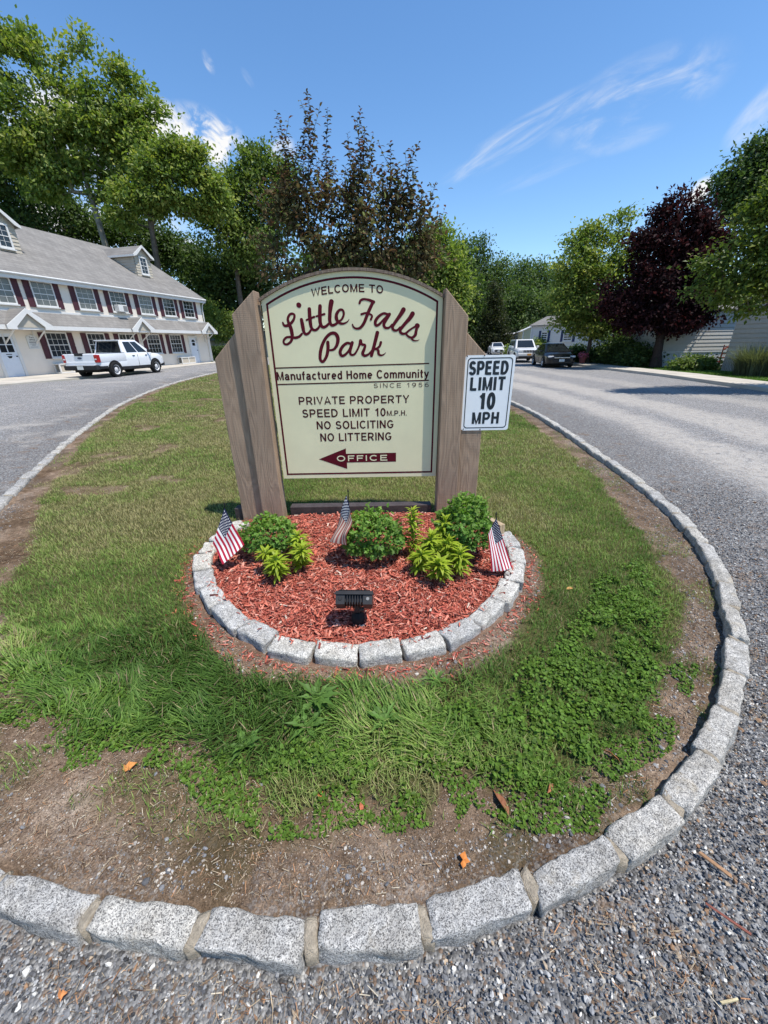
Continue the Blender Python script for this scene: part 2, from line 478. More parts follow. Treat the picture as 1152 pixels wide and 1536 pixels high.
def road_mat():
    m, t, b = new_mat('gravel_road', 0.9, 0.15)
    p = t.coord('Object'); off = t.attr('off', 'Fac'); side = t.attr('side', 'Fac')
    v = t.vor(p, 95.0, 'F1', 'Color'); vd = t.vor(p, 95.0, 'F1', 'Distance')
    v2 = t.vor(p, 45.0, 'F1', 'Color')
    sp = t.add('ShaderNodeSeparateColor', {0: v}).outputs; sp2 = t.add('ShaderNodeSeparateColor', {0: v2}).outputs
    f = t.math('ADD', t.math('MULTIPLY', sp[0], 0.65), t.math('MULTIPLY', sp2[1], 0.35))
    st = t.ramp(f, [(0.1, (0.07, 0.069, 0.070)), (0.35, (0.17, 0.169, 0.170)), (0.7, (0.305, 0.302, 0.298)), (0.95, (0.50, 0.49, 0.465))])
    st = t.mix(t.math('MULTIPLY', t.math('GREATER_THAN', sp[2], 0.88), 0.6), st, (0.24, 0.15, 0.09))
    n1 = t.noise(p, 0.8, 6.0, 0.65); n2 = t.noise(p, 7.0, 5.0, 0.7)
    wob = t.math('MULTIPLY', t.math('SUBTRACT', n1, 0.5), 1.6)
    o2 = t.math('ADD', off, wob)
    def band(c, w):
        return t.sstep(t.math('ABSOLUTE', t.math('SUBTRACT', o2, c)), w * 0.25, w, 1.0, 0.0)
    tr = t.math('ADD', t.math('ADD', band(1.9, 0.85), band(3.7, 1.0)), t.math('MULTIPLY', band(6.4, 0.8), 0.6), clamp=True)
    tr = t.math('MULTIPLY', tr, t.sstep(n2, 0.22, 0.62))
    far = t.sstep(off, 0.9, 1.8)
    tr = t.math('MULTIPLY', tr, far)
    left = t.math('MULTIPLY', t.sstep(side, 0.4, 0.6), t.math('MULTIPLY', t.sstep(n1, 0.5, 0.72), 0.75))
    tr = t.math('MAXIMUM', t.math('MULTIPLY', tr, t.sstep(side, 0.4, 0.6, 1.0, 0.0)), left)
    dust = t.ramp(t.noise(p, 90.0, 3.0, 0.7), [(0.3, (0.30, 0.265, 0.225)), (0.7, (0.53, 0.49, 0.43))])
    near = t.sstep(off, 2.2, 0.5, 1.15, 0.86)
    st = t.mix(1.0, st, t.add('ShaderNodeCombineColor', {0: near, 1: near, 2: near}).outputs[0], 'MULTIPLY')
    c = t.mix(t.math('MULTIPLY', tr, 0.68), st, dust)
    # warm needle litter patches in the near gravel
    lit = t.math('MULTIPLY', t.sstep(t.noise(p, 2.6, 6.0, 0.7), 0.56, 0.66), 0.6)
    c = t.mix(t.math('MULTIPLY', lit, t.sstep(off, 1.4, 0.6, 0.0, 1.0)), c, (0.20, 0.13, 0.08))
    t.l.new(c, b.inputs['Base Color'])
    h = t.math('ADD', t.math('MULTIPLY', vd, -1.0), t.math('MULTIPLY', sp[1], 0.5))
    t.l.new(t.bump(h, t.math('SUBTRACT', 0.9, t.math('MULTIPLY', tr, 0.5)), 0.012), b.inputs['Normal'])
    return m


def soil_mat():
    m, t, b = new_mat('bare_soil', 0.95, 0.1)
    p = t.coord('Object')
    n1 = t.noise(p, 1.9, 7.0, 0.7, 0.3); n2 = t.noise(p, 26.0, 5.0, 0.7); n3 = t.noise(p, 160.0, 3.0, 0.7)
    c = t.ramp(n1, [(0.30, (0.075, 0.048, 0.030)), (0.44, (0.140, 0.095, 0.060)), (0.56, (0.24, 0.172, 0.120)), (0.70, (0.39, 0.31, 0.24))])
    c = t.mix(1.0, c, t.ramp(n2, [(0.28, (0.5, 0.47, 0.45)), (0.7, (1.35, 1.35, 1.35))]), 'MULTIPLY')
    c = t.mix(1.0, c, t.ramp(n3, [(0.3, (0.5, 0.5, 0.5)), (0.7, (1.5, 1.5, 1.5))]), 'MULTIPLY')
    g = t.attr('Col'); sp = t.add('ShaderNodeSeparateColor', {0: g}).outputs
    # stony fringe by the kerb (r), thatch under the grass (g), mulch-stained ring (b)
    v = t.vor(p, 130.0, 'F1', 'Color'); vs = t.add('ShaderNodeSeparateColor', {0: v}).outputs
    st = t.ramp(vs[0], [(0.1, (0.06, 0.06, 0.066)), (0.5, (0.2, 0.2, 0.2)), (0.95, (0.45, 0.44, 0.41))])
    c = t.mix(t.math('MULTIPLY', sp[0], t.math('MULTIPLY', t.math('GREATER_THAN', vs[1], 0.5), 0.45)), c, st)
    thatch = t.ramp(t.noise(p, 60.0, 4.0, 0.8), [(0.3, (0.045, 0.05, 0.018)), (0.6, (0.11, 0.105, 0.04)), (0.8, (0.2, 0.17, 0.08))])
    c = t.mix(sp[1], c, thatch)
    c = t.mix(t.math('MULTIPLY', sp[2], 0.45), c, (0.21, 0.10, 0.07))
    t.l.new(c, b.inputs['Base Color'])
    t.l.new(t.bump(t.math('ADD', t.math('ADD', n2, n3), t.math('MULTIPLY', vs[2], sp[0])), 0.9, 0.012), b.inputs['Normal'])
    return m


def ground_mat():
    m, t, b = new_mat('far_turf', 0.95, 0.1)
    p = t.coord('Object')
    c = t.ramp(t.noise(p, 0.35, 6.0, 0.65), [(0.3, (0.035, 0.055, 0.014)), (0.55, (0.06, 0.085, 0.022)), (0.75, (0.12, 0.115, 0.045))])
    c = t.mix(1.0, c, t.ramp(t.noise(p, 18.0, 5.0, 0.75), [(0.3, (0.55, 0.55, 0.55)), (0.7, (1.35, 1.35, 1.3))]), 'MULTIPLY')
    t.l.new(c, b.inputs['Base Color'])
    t.l.new(t.bump(t.noise(p, 40.0, 4.0, 0.8), 0.8, 0.04), b.inputs['Normal'])
    return m


M['road'] = road_mat(); M['soil'] = soil_mat(); M['turf'] = ground_mat()
M['mulchbase'] = plain('mulch_base', (0.20, 0.045, 0.03), 0.95, 0.1, var=0.5, vs=60, bump=1.0, bs=120)
M['concrete'] = plain('concrete', (0.46, 0.42, 0.36), 0.9, 0.15, var=0.2, vs=1.2, bump=0.3, bs=120)
# ================================================================== the setting
KL = [(-9.7, 33), (-9.65, 28), (-9.55, 23.7), (-8.95, 17.4), (-7.75, 12.05), (-6.2, 7.9), (-5.13, 5.55), (-4.42, 4.12), (-4.1, 3.5),
      (-3.6, 2.6), (-3.0, 1.85), (-2.35, 1.2), (-1.78, 0.84), (-1.28, 0.665), (-0.9, 0.60), (-0.57, 0.562), (-0.25, 0.548)]
KR = [(0.107, 0.572), (0.45, 0.655), (0.77, 0.745), (1.08, 0.885), (1.38, 1.085), (1.66, 1.32), (1.95, 1.62), (2.23, 1.98), (2.52, 2.45),
      (2.80, 3.05), (3.06, 3.95), (3.34, 5.7), (3.63, 8.2), (3.76, 10.7), (3.6, 16), (3.2, 22), (2.4, 33)]
KERB = smooth_line(KL + KR, 0.06)
iB = int(np.argmin(KERB[:, 1]))
LEFT, RIGHT = KERB[:iB + 1][::-1], KERB[iB:]
ISLAND = KERB.copy()
BED = smooth_line([(-1.36, 3.42), (-1.47, 3.15), (-1.50, 2.88), (-1.41, 2.55), (-1.23, 2.25), (-0.98, 1.99), (-0.74, 1.81), (-0.50, 1.70), (-0.23, 1.665),
                   (0.04, 1.68), (0.28, 1.745), (0.50, 1.86), (0.76, 2.12), (0.97, 2.46), (1.08, 2.82), (1.05, 3.08), (0.92, 3.30)], 0.04)  # centre line of the bed edging


def xl(y): return np.interp(y, LEFT[:, 1], LEFT[:, 0])
def xr(y): return np.interp(y, RIGHT[:, 1], RIGHT[:, 0])


# ground to the horizon
gx = np.concatenate([[-900, -300, -120, -60, -40], np.linspace(-30, 40, 60), [60, 120, 300, 900]])
gy = np.concatenate([[-300, -60, -20], np.linspace(-10, 90, 80), [120, 200, 500, 1200]])
X, Y = np.meshgrid(gx, gy)
Z = zg(X, Y) - 0.05 + np.clip((Y - 70) / 60, 0, 1) * 0.6
nx, ny = len(gx), len(gy)
I = np.arange(nx * ny).reshape(ny, nx)
Q = np.stack([I[:-1, :-1], I[:-1, 1:], I[1:, 1:], I[1:, :-1]], -1).reshape(-1, 4)
tag(npobj('ground', np.stack([X, Y, Z], -1).reshape(-1, 3), Q, M['turf'], smooth=True), kind='structure')

# gravel road: one sheet under and round the island
gx = np.concatenate([np.linspace(-16.4, -5, 40), np.linspace(-4.8, 5, 90), np.linspace(5.2, 13.0, 40)])
gy = np.concatenate([np.linspace(-5, 4, 80), np.linspace(4.1, 14, 50), np.linspace(14.5, 75, 60)])
X, Y = np.meshgrid(gx, gy)
# the far edges follow the pavements
eL = np.interp(Y, [-5, 10, 16.8, 20, 24, 36, 42, 75], [-17.5, -16.9, -15.8, -14.2, -14.35, -14.0, -13.5, -12])
eR = np.interp(Y, [-5, 8, 13, 19, 24.5, 30, 40, 75], [11.1, 12.5, 12.9, 13.5, 13.4, 13.8, 15.2, 21.9])
t = (X - gx[0]) / (gx[-1] - gx[0])
X = np.where(X < -5, -5 + (X + 5) / (gx[0] + 5) * (eL + 5), np.where(X > 5, 5 + (X - 5) / (gx[-1] - 5) * (eR - 5), X))
Z = zg(X, Y) + 0.012 * (fbm(X * 0.7, Y * 0.7, 3) - 0.5)
isl_ = inside(X.ravel(), Y.ravel(), ISLAND).reshape(X.shape) & (pdist(X.ravel(), Y.ravel(), KERB[::4]).reshape(X.shape) > 0.06)
Z = np.where(isl_, Z - 0.09, Z)
nx, ny = len(gx), len(gy); I = np.arange(nx * ny).reshape(ny, nx)
Q = np.stack([I[:-1, :-1], I[:-1, 1:], I[1:, 1:], I[1:, :-1]], -1).reshape(-1, 4)
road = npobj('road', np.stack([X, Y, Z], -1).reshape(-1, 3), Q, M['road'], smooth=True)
od = pdist(X.ravel(), Y.ravel(), KERB[::4])
a = road.data.attributes.new('off', 'FLOAT', 'POINT'); a.data.foreach_set('value', od.astype(np.float32))
a = road.data.attributes.new('side', 'FLOAT', 'POINT'); a.data.foreach_set('value', ss((-X.ravel() - 1.0) / 3).astype(np.float32))
tag(road, kind='structure')

# bare soil of the island (finely modelled: lumps and hollows), rows across from kerb to kerb
ys = np.concatenate([0.549 + 0.12 * np.linspace(0, 1, 12) ** 2, np.linspace(0.67, 4.5, 190), np.geomspace(4.53, 32.5, 110)])
ts = np.linspace(0, 1, 300)
yy = np.repeat(ys[:, None], 300, 1)
xx = xl(yy) * (1 - ts) + xr(yy) * ts


def soil_h(x, y):
    near = 1 / (1 + np.maximum(y - 3, 0) * 0.3)
    h = 0.040 * (fbm(x * 2.2, y * 2.2, 8) - 0.5) + 0.022 * (fbm(x * 11, y * 11, 9) - 0.5) + 0.014 * near * (fbm(x * 38, y * 38, 12, 3) - 0.5)
    return zg(x, y) + 0.055 + h - 0.045 * ss((x - 0.5) / 1.0)


zz = soil_h(xx, yy)
ny, nx = xx.shape; I = np.arange(nx * ny).reshape(ny, nx)
Q = np.stack([I[:-1, :-1], I[:-1, 1:], I[1:, 1:], I[1:, :-1]], -1).reshape(-1, 4)
fx, fy = xx.ravel(), yy.ravel()
# where the turf stands
TURF = np.array([(-2.12, 1.62), (-1.85, 1.42), (-1.6, 1.36), (-1.38, 1.19), (-1.16, 1.22), (-0.84, 1.17), (-0.66, 1.02), (-0.5, 0.98), (-0.36, 0.88), (-0.24, 0.95),
        (-0.06, 0.97), (0.14, 0.89), (0.24, 1.02), (0.30, 1.12), (0.40, 1.0), (0.50, 0.95), (0.66, 0.90), (0.87, 1.11), (1.18, 1.23), (1.54, 1.58), (2.08, 2.17), (2.34, 2.92), (2.50, 3.62),
        (2.80, 4.8), (3.15, 7.42), (3.38, 9.89), (3.35, 16), (2.95, 22), (2.1, 32), (-9.4, 32), (-9.3, 23), (-8.72, 17), (-7.48, 12.1), (-6.02, 8.1), (-4.92, 5.9), (-4.05, 4.25), (-3.45, 3.4),
        (-3.0, 2.87), (-2.86, 2.47), (-2.55, 2.1)])
BEDPOLY = np.vstack([BED, [(0.7, 3.5), (-1.33, 3.5)]])


def turf_amount(x, y):
    """0 bare .. 1 full turf, with a ragged edge"""
    d = pdist(x, y, TURF, True); d = np.where(inside(x, y, TURF), d, -d)
    rag = 0.20 * (fbm(x * 3.5, y * 3.5, 21) - 0.5) + 0.10 * (fbm(x * 13, y * 13, 22) - 0.5)
    a = ss((d + rag + 0.07) / 0.11)
    db = pdist(x, y, BED[:, :2], False)
    db = np.where(inside(x, y, BEDPOLY), -1, db)
    ring = np.where(y > 3.2, 0.10, 0.16 + 0.03 * np.sin(x * 5) - 0.05 * ss((-x - 0.9) / 0.3))
    a = a * ss((db + rag * 0.5 - ring) / 0.10)
    bare = (fbm(x * 1.3 + 5, y * 1.3, 33) > 0.68) & (x < -1.4)
    a = a * np.where(bare, 0.25, 1.0)
    # thin stray tufts on the bare ground
    stray = 0.34 * ss((fbm(x * 3.1, y * 3.1, 35) - 0.54) / 0.08) * ss((d + 0.42) / 0.25) * (db > ring)
    return np.maximum(a, stray)


ta = turf_amount(fx, fy)
kd = pdist(fx, fy, KERB[::2])
cr = np.clip(ss(1 - kd / 0.36) * 0.9 * (fbm(fx * 3, fy * 3, 41) > 0.42) + 0.25 * ss((fx - 1.2) / 1) * ss(1 - kd / 0.7), 0, 1)
bd = pdist(fx, fy, BED)
cr = np.maximum(cr, ss(1 - bd / 0.3) * 0.6 * ss((fx - 0.2) * 1 + .3))
cb = ss(1 - bd / 0.24)
soil = npobj('soil', np.stack([fx, fy, zz.ravel()], -1), Q, M['soil'], col=np.stack([cr, np.clip(ta, 0, 1), cb], -1), smooth=True)
tag(soil, kind='structure')

# pavements either side
def strip(name, inner, outer, zt, mat, depth=0.14):
    mb = MB(); n = len(inner)
    for i in range(n - 1):
        a, b, c, d = inner[i], inner[i + 1], outer[i + 1], outer[i]
        mb.poly([(a[0], a[1], zt(a)), (b[0], b[1], zt(b)), (c[0], c[1], zt(c)), (d[0], d[1], zt(d))])
        for p, q in ((a, b), (d, c)):
            mb.poly([(p[0], p[1], zt(p) - depth), (q[0], q[1], zt(q) - depth), (q[0], q[1], zt(q)), (p[0], p[1], zt(p))])
    return tag(mb.build(name, mat), kind='structure')


yl = [6, 10, 13, 16.5, 18.2, 20, 24, 30, 36, 42, 48]
strip('pavement', [(np.interp(y, [6, 16.8, 20, 36, 48], [-21.5, -20.3, -19.9, -15.2, -12.6]), y) for y in yl],
      [(np.interp(y, [6, 10, 16.5, 18.2, 20, 24, 36, 42, 48], [-17.4, -16.9, -15.9, -15.2, -14.7, -14.4, -14.0, -13.5, -12.6]) - 0.0, y) for y in yl],
      lambda p: 0.36, M['concrete'])
yr = [-4, 4, 8, 13, 19, 24.5, 30, 40, 70]
strip('sidewalk', [(np.interp(y, yr, [10.9, 11.7, 12.3, 12.7, 13.3, 13.25, 13.6, 15.0, 21.5]), y) for y in yr],
      [(np.interp(y, yr, [12.4, 13.2, 13.8, 14.3, 14.9, 14.85, 15.2, 16.6, 23.1]), y) for y in yr],
      lambda p: 0.12, M['concrete'])

# ------------------------------------------------------------------ granite kerb blocks
def block(L, W, H, seed, rough=0.010, cut=9, crown=0.012):
    """hand-split stone block: rounded arrises, pitted top, uneven faces; origin at the bottom centre"""
    bm = bmesh.new(); bmesh.ops.create_cube(bm, size=1.0)
    bmesh.ops.subdivide_edges(bm, edges=list(bm.edges), cuts=cut, use_grid_fill=True)
    r = random.Random(seed); o = Vector((r.uniform(0, 50), r.uniform(0, 50), r.uniform(0, 50)))
    sk = [r.uniform(-0.012, 0.012) for _ in range(6)]
    rad = 0.009
    for v in bm.verts:
        p = Vector((v.co.x * L, v.co.y * W, v.co.z * H))
        hx, hy, hz = L / 2 - rad, W / 2 - rad, H / 2 - rad
        q = Vector((max(-hx, min(hx, p.x)), max(-hy, min(hy, p.y)), max(-hz, min(hz, p.z))))
        d = p - q
        if d.length > 1e-6: p = q + d.normalized() * rad
        p.x += sk[0] * v.co.y * 2 * 0.5; p.y += sk[1] * v.co.x * 2; p.z += sk[2] * v.co.y + sk[3] * v.co.x + crown * (0.25 - v.co.x ** 2)
        n = mnoise.noise_vector(p * 11 + o) * rough + mnoise.noise_vector(p * 34 + o) * rough * 0.55
        p += n
        v.co = p + Vector((0, 0, H / 2))
    me = bpy.data.meshes.new('granite_block')
    bm.to_mesh(me); bm.free()
    me.polygons.foreach_set('use_smooth', [True] * len(me.polygons))
    return me


def along(line, s):
    d = np.concatenate([[0], np.cumsum(np.linalg.norm(np.diff(line, axis=0), axis=1))])
    p = np.array([np.interp(s, d, line[:, j]) for j in (0, 1)]); q = np.array([np.interp(s + 0.02, d, line[:, j]) for j in (0, 1)]); o = np.array([np.interp(s - 0.02, d, line[:, j]) for j in (0, 1)])
    return p, math.atan2(q[1] - o[1], q[0] - o[0]), d[-1]


KD = np.concatenate([[0], np.cumsum(np.linalg.norm(np.diff(KERB, axis=0), axis=1))])
s0 = KD[np.argmin(np.abs(KERB[:, 0] + 0.25) + 10 * (KERB[:, 1] > 0.7))]
joints = [s0]
rk = random.Random(3)
fw = [0.345, 0.365, 0.345, 0.33, 0.33, 0.33, 0.32, 0.33, 0.36, 0.33]
s = s0
while s < KD[-1] - 0.5:
    s += fw.pop(0) if fw else rk.uniform(0.28, 0.40); joints.append(s)
bw = [0.35, 0.36, 0.37, 0.3]
s = s0; back = []
while s > 0.5:
    s -= bw.pop(0) if bw else rk.uniform(0.28, 0.40); back.append(s)
joints = back[::-1] + joints
k0 = len(back)
NEAR = {
    -3: 'grey granite kerb block cut by the picture edge at the left of the front kerb',
    -2: 'long grey granite kerb block, second from the left end of the front kerb',
    -1: 'dark speckled granite kerb block, third from the left in the front kerb',
    0: 'granite kerb block straight below the welcome sign, with a pitted top',
    1: 'grey granite kerb block just right of the one straight below the sign',
    2: 'pale rough granite kerb block where the front kerb starts to curve right',
    3: 'flat granite kerb block on the bend, beside the brown bark strip on the gravel',
    4: 'granite kerb block on the bend, next to the fallen brown leaf on the soil',
    5: 'granite kerb block on the right bend between two narrow mortar joints',
    6: 'granite kerb block beside the clover, on the steepest part of the right bend',
    7: 'granite kerb block at the rightmost point of the kerb curve, lower one',
    8: 'granite kerb block at the rightmost point of the kerb curve, upper one',
    9: 'granite kerb block just above the rightmost point, where the kerb turns back to the sign',
}
far_me = [block(0.34, 0.12, 0.2, 900 + i, 0.009, 5) for i in range(6)]
kh = 0.08
for i in range(len(joints) - 1):
    a, b = joints[i], joints[i + 1]; j = i - k0
    p, ang, _ = along(KERB, (a + b) / 2)
    dist = math.hypot(*p)
    if p[1] > 32: continue
    gap = 0.03 if dist < 1.25 else 0.013
    L = b - a - gap
    top = float(zg(*p)) + kh + rk.uniform(-0.006, 0.006)
    if dist < 4.2:
        o = link('granite_kerb_block', block(L, 0.096 + rk.uniform(-0.008, 0.012), 0.2, i, 0.012, 11 if dist < 3 else 7))
    else:
        o = link('granite_kerb_block', far_me[i % 6]); o.scale = (L / 0.34, 1, 1)
    if not o.data.materials: o.data.materials.append(M['granite'])
    o.location = (p[0], p[1], top - 0.2); o.rotation_euler = (rk.uniform(-0.03, 0.03), rk.uniform(-0.02, 0.02), ang + rk.uniform(-0.03, 0.03))
    lab = NEAR.get(j)
    if lab is None:
        if p[1] < 3.2 and p[0] < 0: lab = 'granite kerb block of the kerb round the left of the lawn'
        elif p[0] > 0 and dist < 4.6: lab = 'pale granite kerb block on the right kerb level with the flower bed'
        elif p[0] > 0: lab = 'small pale granite block of the right kerb running back beside the gravel road'
        else: lab = 'small white granite block of the left kerb curving back to the white house'
    tag(o, lab, 'kerb stone', 'granite blocks of the kerb round the lawn')
    if dist < 9:
        q, an2, _ = along(KERB, b)
        mm = block(0.044 if dist < 1.3 else 0.026, 0.082, 0.17, 3000 + i, 0.004, 3, 0.0); mm.materials.append(M['mortar'])
        jo = link('mortar_joint', mm, o)
        loc = Vector((q[0], q[1], top - 0.173))
        jo.matrix_parent_inverse = Matrix.Identity(4)
        mw = Matrix.Translation(o.location) @ o.rotation_euler.to_matrix().to_4x4() @ Matrix.Diagonal((*o.scale, 1))
        jo.matrix_basis = mw.inverted() @ (Matrix.Translation(loc) @ Matrix.Rotation(an2, 4, 'Z'))

# ------------------------------------------------------------------ edging stones of the flower bed
BD = np.concatenate([[0], np.cumsum(np.linalg.norm(np.diff(BED, axis=0), axis=1))])[-1]
lens = [0.22, 0.25, 0.24, 0.29, 0.26, 0.30, 0.34, 0.28, 0.29, 0.28, 0.27, 0.27, 0.29, 0.3, 0.3, 0.3, 0.28, 0.3, 0.26]
sc = BD / sum(lens); s = 0
BL = ['at the back left end of the flower bed edging, nearest the left post', 'behind the left flag on the flower bed edging', 'beside the left flag on the bed edging',
      'on the left side of the bed edging, level with the left lilies', 'on the left curve of the bed edging, with a black shaded outer face', 'on the left front curve of the bed edging',
      'on the front left of the bed edging, with a dark rough outer face', 'on the front of the bed edging, left of the black spotlight', 'on the front of the bed edging, just left below the spotlight',
      'on the front of the bed edging, straight in front of the spotlight', 'on the front of the bed edging, just right of the spotlight', 'with spilled red chips, on the front right of the bed edging',
      'on the right front curve of the edging, dark gap beside it', 'on the right curve of the edging, below the right lilies', 'on the right side of the bed edging, in front of the right flag',
      'beside the right flag on the right side of the bed edging', 'behind the right flag on the bed edging', 'near the back right end of the bed edging', 'at the back right end of the bed edging']
for i, l in enumerate(lens):
    l *= sc; p, ang, _ = along(BED, s + l / 2); s += l
    o = link('bed_edging_block', block(l - 0.012, 0.125 + rk.uniform(-0.01, 0.015), 0.16, 500 + i, 0.011, 9, 0.008)); o.data.materials.append(M['granite2'])
    o.location = (p[0], p[1], 0.126 - 0.16 + rk.uniform(-0.006, 0.006)); o.rotation_euler = (rk.uniform(-0.05, 0.05), rk.uniform(-0.03, 0.03), ang + rk.uniform(-0.05, 0.05))
    tag(o, 'pale block ' + BL[i], 'edging stone', 'granite blocks round the flower bed')

# ------------------------------------------------------------------ mulch
def mulch_h(x, y):
    d = pdist(x, y, BED)
    return 0.075 + 0.05 * ss(d / 0.7) + 0.022 * (fbm(x * 5, y * 5, 50) - 0.5)


BEDIN = np.vstack([BED, [(0.75, 3.52), (-1.35, 3.52)]])
g1 = np.linspace(-1.65, 1.15, 110); g2 = np.linspace(1.55, 3.6, 90)
X, Y = np.meshgrid(g1, g2); x, y = X.ravel(), Y.ravel()
ins = inside(x, y, BEDIN); h = np.where(ins, mulch_h(x, y), 0.07)
I = np.arange(len(x)).reshape(X.shape)
Q = np.stack([I[:-1, :-1], I[:-1, 1:], I[1:, 1:], I[1:, :-1]], -1).reshape(-1, 4)
Q = Q[ins[Q].all(1)]
tag(npobj('mulch_bed', np.stack([x, y, h], -1), Q, M['mulchbase'], smooth=True), kind='structure')


def shards(px, py, pz, L, W, T, cols, tilt=0.35, rg=rng, yaw=None):
    """n flat splinters (tapered, 8 vertices each)"""
    n = len(px)
    base = np.array([(-1, -1, -1), (1, -.6, -1), (1, .7, -1), (-1, 1, -1), (-1, -1, 1), (1, -.6, 1), (1, .7, 1), (-1, 1, 1)], float) * 0.5
    V = base[None] * np.stack([L, W, T], -1)[:, None, :]
    V += rg.normal(0, 1, V.shape) * (W * 0.12)[:, None, None]
    ya = rg.uniform(0, 2 * np.pi, n) if yaw is None else yaw
    pi = rg.normal(0, tilt, n); ro = rg.normal(0, tilt * 1.4, n)
    c, s_ = np.cos(ro), np.sin(ro); y1 = V[..., 1] * c[:, None] - V[..., 2] * s_[:, None]; z1 = V[..., 1] * s_[:, None] + V[..., 2] * c[:, None]
    c, s_ = np.cos(pi), np.sin(pi); x2 = V[..., 0] * c[:, None] - z1 * s_[:, None]; z2 = V[..., 0] * s_[:, None] + z1 * c[:, None]
    c, s_ = np.cos(ya), np.sin(ya); x3 = x2 * c[:, None] - y1 * s_[:, None]; y3 = x2 * s_[:, None] + y1 * c[:, None]
    P = np.stack([x3 + px[:, None], y3 + py[:, None], z2 + pz[:, None]], -1).reshape(-1, 3)
    f = np.array([(0, 3, 2, 1), (4, 5, 6, 7), (0, 1, 5, 4), (1, 2, 6, 5), (2, 3, 7, 6), (3, 0, 4, 7)])
    F = (f[None] + (np.arange(n) * 8)[:, None, None]).reshape(-1, 4)
    return P, F, np.repeat(cols, 8, 0)


n = 44000
x = rng.uniform(-1.62, 1.15, n); y = rng.uniform(1.6, 3.55, n)
keep = inside(x, y, BEDIN) & ((pdist(x, y, BED) > 0.055) | (rng.random(n) < 0.07))
x, y = x[keep], y[keep]; n = len(x)
z = mulch_h(x, y) + rng.uniform(0.0, 0.022, n)
z = np.where(pdist(x, y, BED) < 0.055, 0.130 + rng.uniform(0, .006, n), z)
# spilled chips outside the ring
m = 1100; ang = rng.uniform(0, BD, m)
sp = np.array([along(BED, q)[0] for q in ang]); ctr = np.array([-0.25, 2.9])
dr = sp - ctr; dr /= np.linalg.norm(dr, axis=1)[:, None]
op = sp + dr * (0.09 + np.abs(rng.normal(0, 0.07, m)))[:, None]
op = op[op[:, 1] < 3.25]; m = len(op)
L = np.concatenate([rng.gamma(2.6, 0.0078, n) + 0.006, rng.gamma(3, 0.005, m) + 0.006])
W = np.clip(L * rng.uniform(0.09, 0.30, n + m), 0.0018, 0.013); T = np.full(n + m, 0.0028)
pal = np.array([(0.50, 0.140, 0.092), (0.38, 0.092, 0.064), (0.55, 0.205, 0.145), (0.20, 0.050, 0.038), (0.54, 0.27, 0.21), (0.09, 0.028, 0.024), (0.55, 0.43, 0.34)])
ci = rng.choice(7, n + m, p=[.32, .24, .19, .11, .07, .05, .02])
col = pal[ci] * rng.uniform(0.8, 1.2, (n + m, 1))
P, F, cl = shards(np.concatenate([x, op[:, 0]]), np.concatenate([y, op[:, 1]]), np.concatenate([z, soil_h(op[:, 0], op[:, 1]) + 0.008]), L, W, T, col, 0.28)
tag(npobj('mulch_chips', P, F, M['chips'], col=cl), 'red shredded wood mulch covering the flower bed', 'mulch', kind='stuff')

# ------------------------------------------------------------------ loose gravel, pebbles and straw
ICO = None
def ico():
    bm = bmesh.new(); bmesh.ops.create_icosphere(bm, subdivisions=1, radius=1.0)
    bm.verts.index_update()
    V = np.array([v.co[:] for v in bm.verts]); F = np.array([[v.index for v in f.verts] for f in bm.faces]); bm.free(); return V, F
IV, IF = ico()


def pebbles(name, x, y, z, size, cols, flat=(0.35, 0.8)):
    n = len(x)
    # twelve chipped shapes: clip the ball by a few random planes
    shapes = []
    rg = np.random.default_rng(77)
    for i in range(14):
        v = IV.copy()
        for q in range(7):
            nn = rg.normal(size=3); nn /= np.linalg.norm(nn); d = rg.uniform(0.45, 0.8)
            e = v @ nn - d; v = v - np.where(e > 0, e, 0)[:, None] * nn
        shapes.append(v)
    shapes = np.array(shapes)
    V = shapes[rng.integers(0, 14, n)].copy()
    sx = size * rng.uniform(0.7, 1.25, n); sy = size * rng.uniform(0.5, 0.95, n); sz = size * rng.uniform(*flat, n)
    V *= np.stack([sx, sy, sz], -1)[:, None, :]
    ro = rng.normal(0, 0.5, n); c, s_ = np.cos(ro)[:, None], np.sin(ro)[:, None]
    yv = V[..., 1] * c - V[..., 2] * s_; zv = V[..., 1] * s_ + V[..., 2] * c
    ya = rng.uniform(0, 6.28, n); c, s_ = np.cos(ya)[:, None], np.sin(ya)[:, None]
    P = np.stack([V[..., 0] * c - yv * s_ + x[:, None], V[..., 0] * s_ + yv * c + y[:, None], zv + z[:, None]], -1).reshape(-1, 3)
    nv = len(IV); F = (IF[None] + (np.arange(n) * nv)[:, None, None]).reshape(-1, 3)
    return npobj(name, P, F, M['pebble'], col=np.repeat(cols, nv, 0))


pal = np.array([(0.065, 0.067, 0.074), (0.115, 0.118, 0.127), (0.185, 0.188, 0.197), (0.30, 0.30, 0.30), (0.50, 0.49, 0.465), (0.22, 0.135, 0.08), (0.028, 0.029, 0.032), (0.30, 0.235, 0.17)])
N = 400000
x = rng.uniform(-2.4, 4.6, N); y = rng.uniform(-0.3, 4.6, N)
out = ~inside(x, y, ISLAND)
kd = pdist(x, y, KERB[::3])
dens = np.where(x < -1.9, 0.0, 1.0) * np.clip(1.15 - np.maximum(kd - 0.7, 0) * 1.6, 0, 1) * np.clip(1.25 - np.maximum(y - 1.2, 0) / 3.0, 0, 1)
lanes = 0.55 + 0.45 * (fbm(x * 1.5, y * 1.5, 61) > 0.4)
keep = out & (rng.random(N) < dens * lanes) & (kd > 0.055)
x, y = x[keep], y[keep]; n = len(x)
size = np.clip(rng.lognormal(math.log(0.0043), 0.45, n), 0.002, 0.016)
ci = rng.choice(8, n, p=[.17, .24, .22, .14, .06, .06, .06, .05])
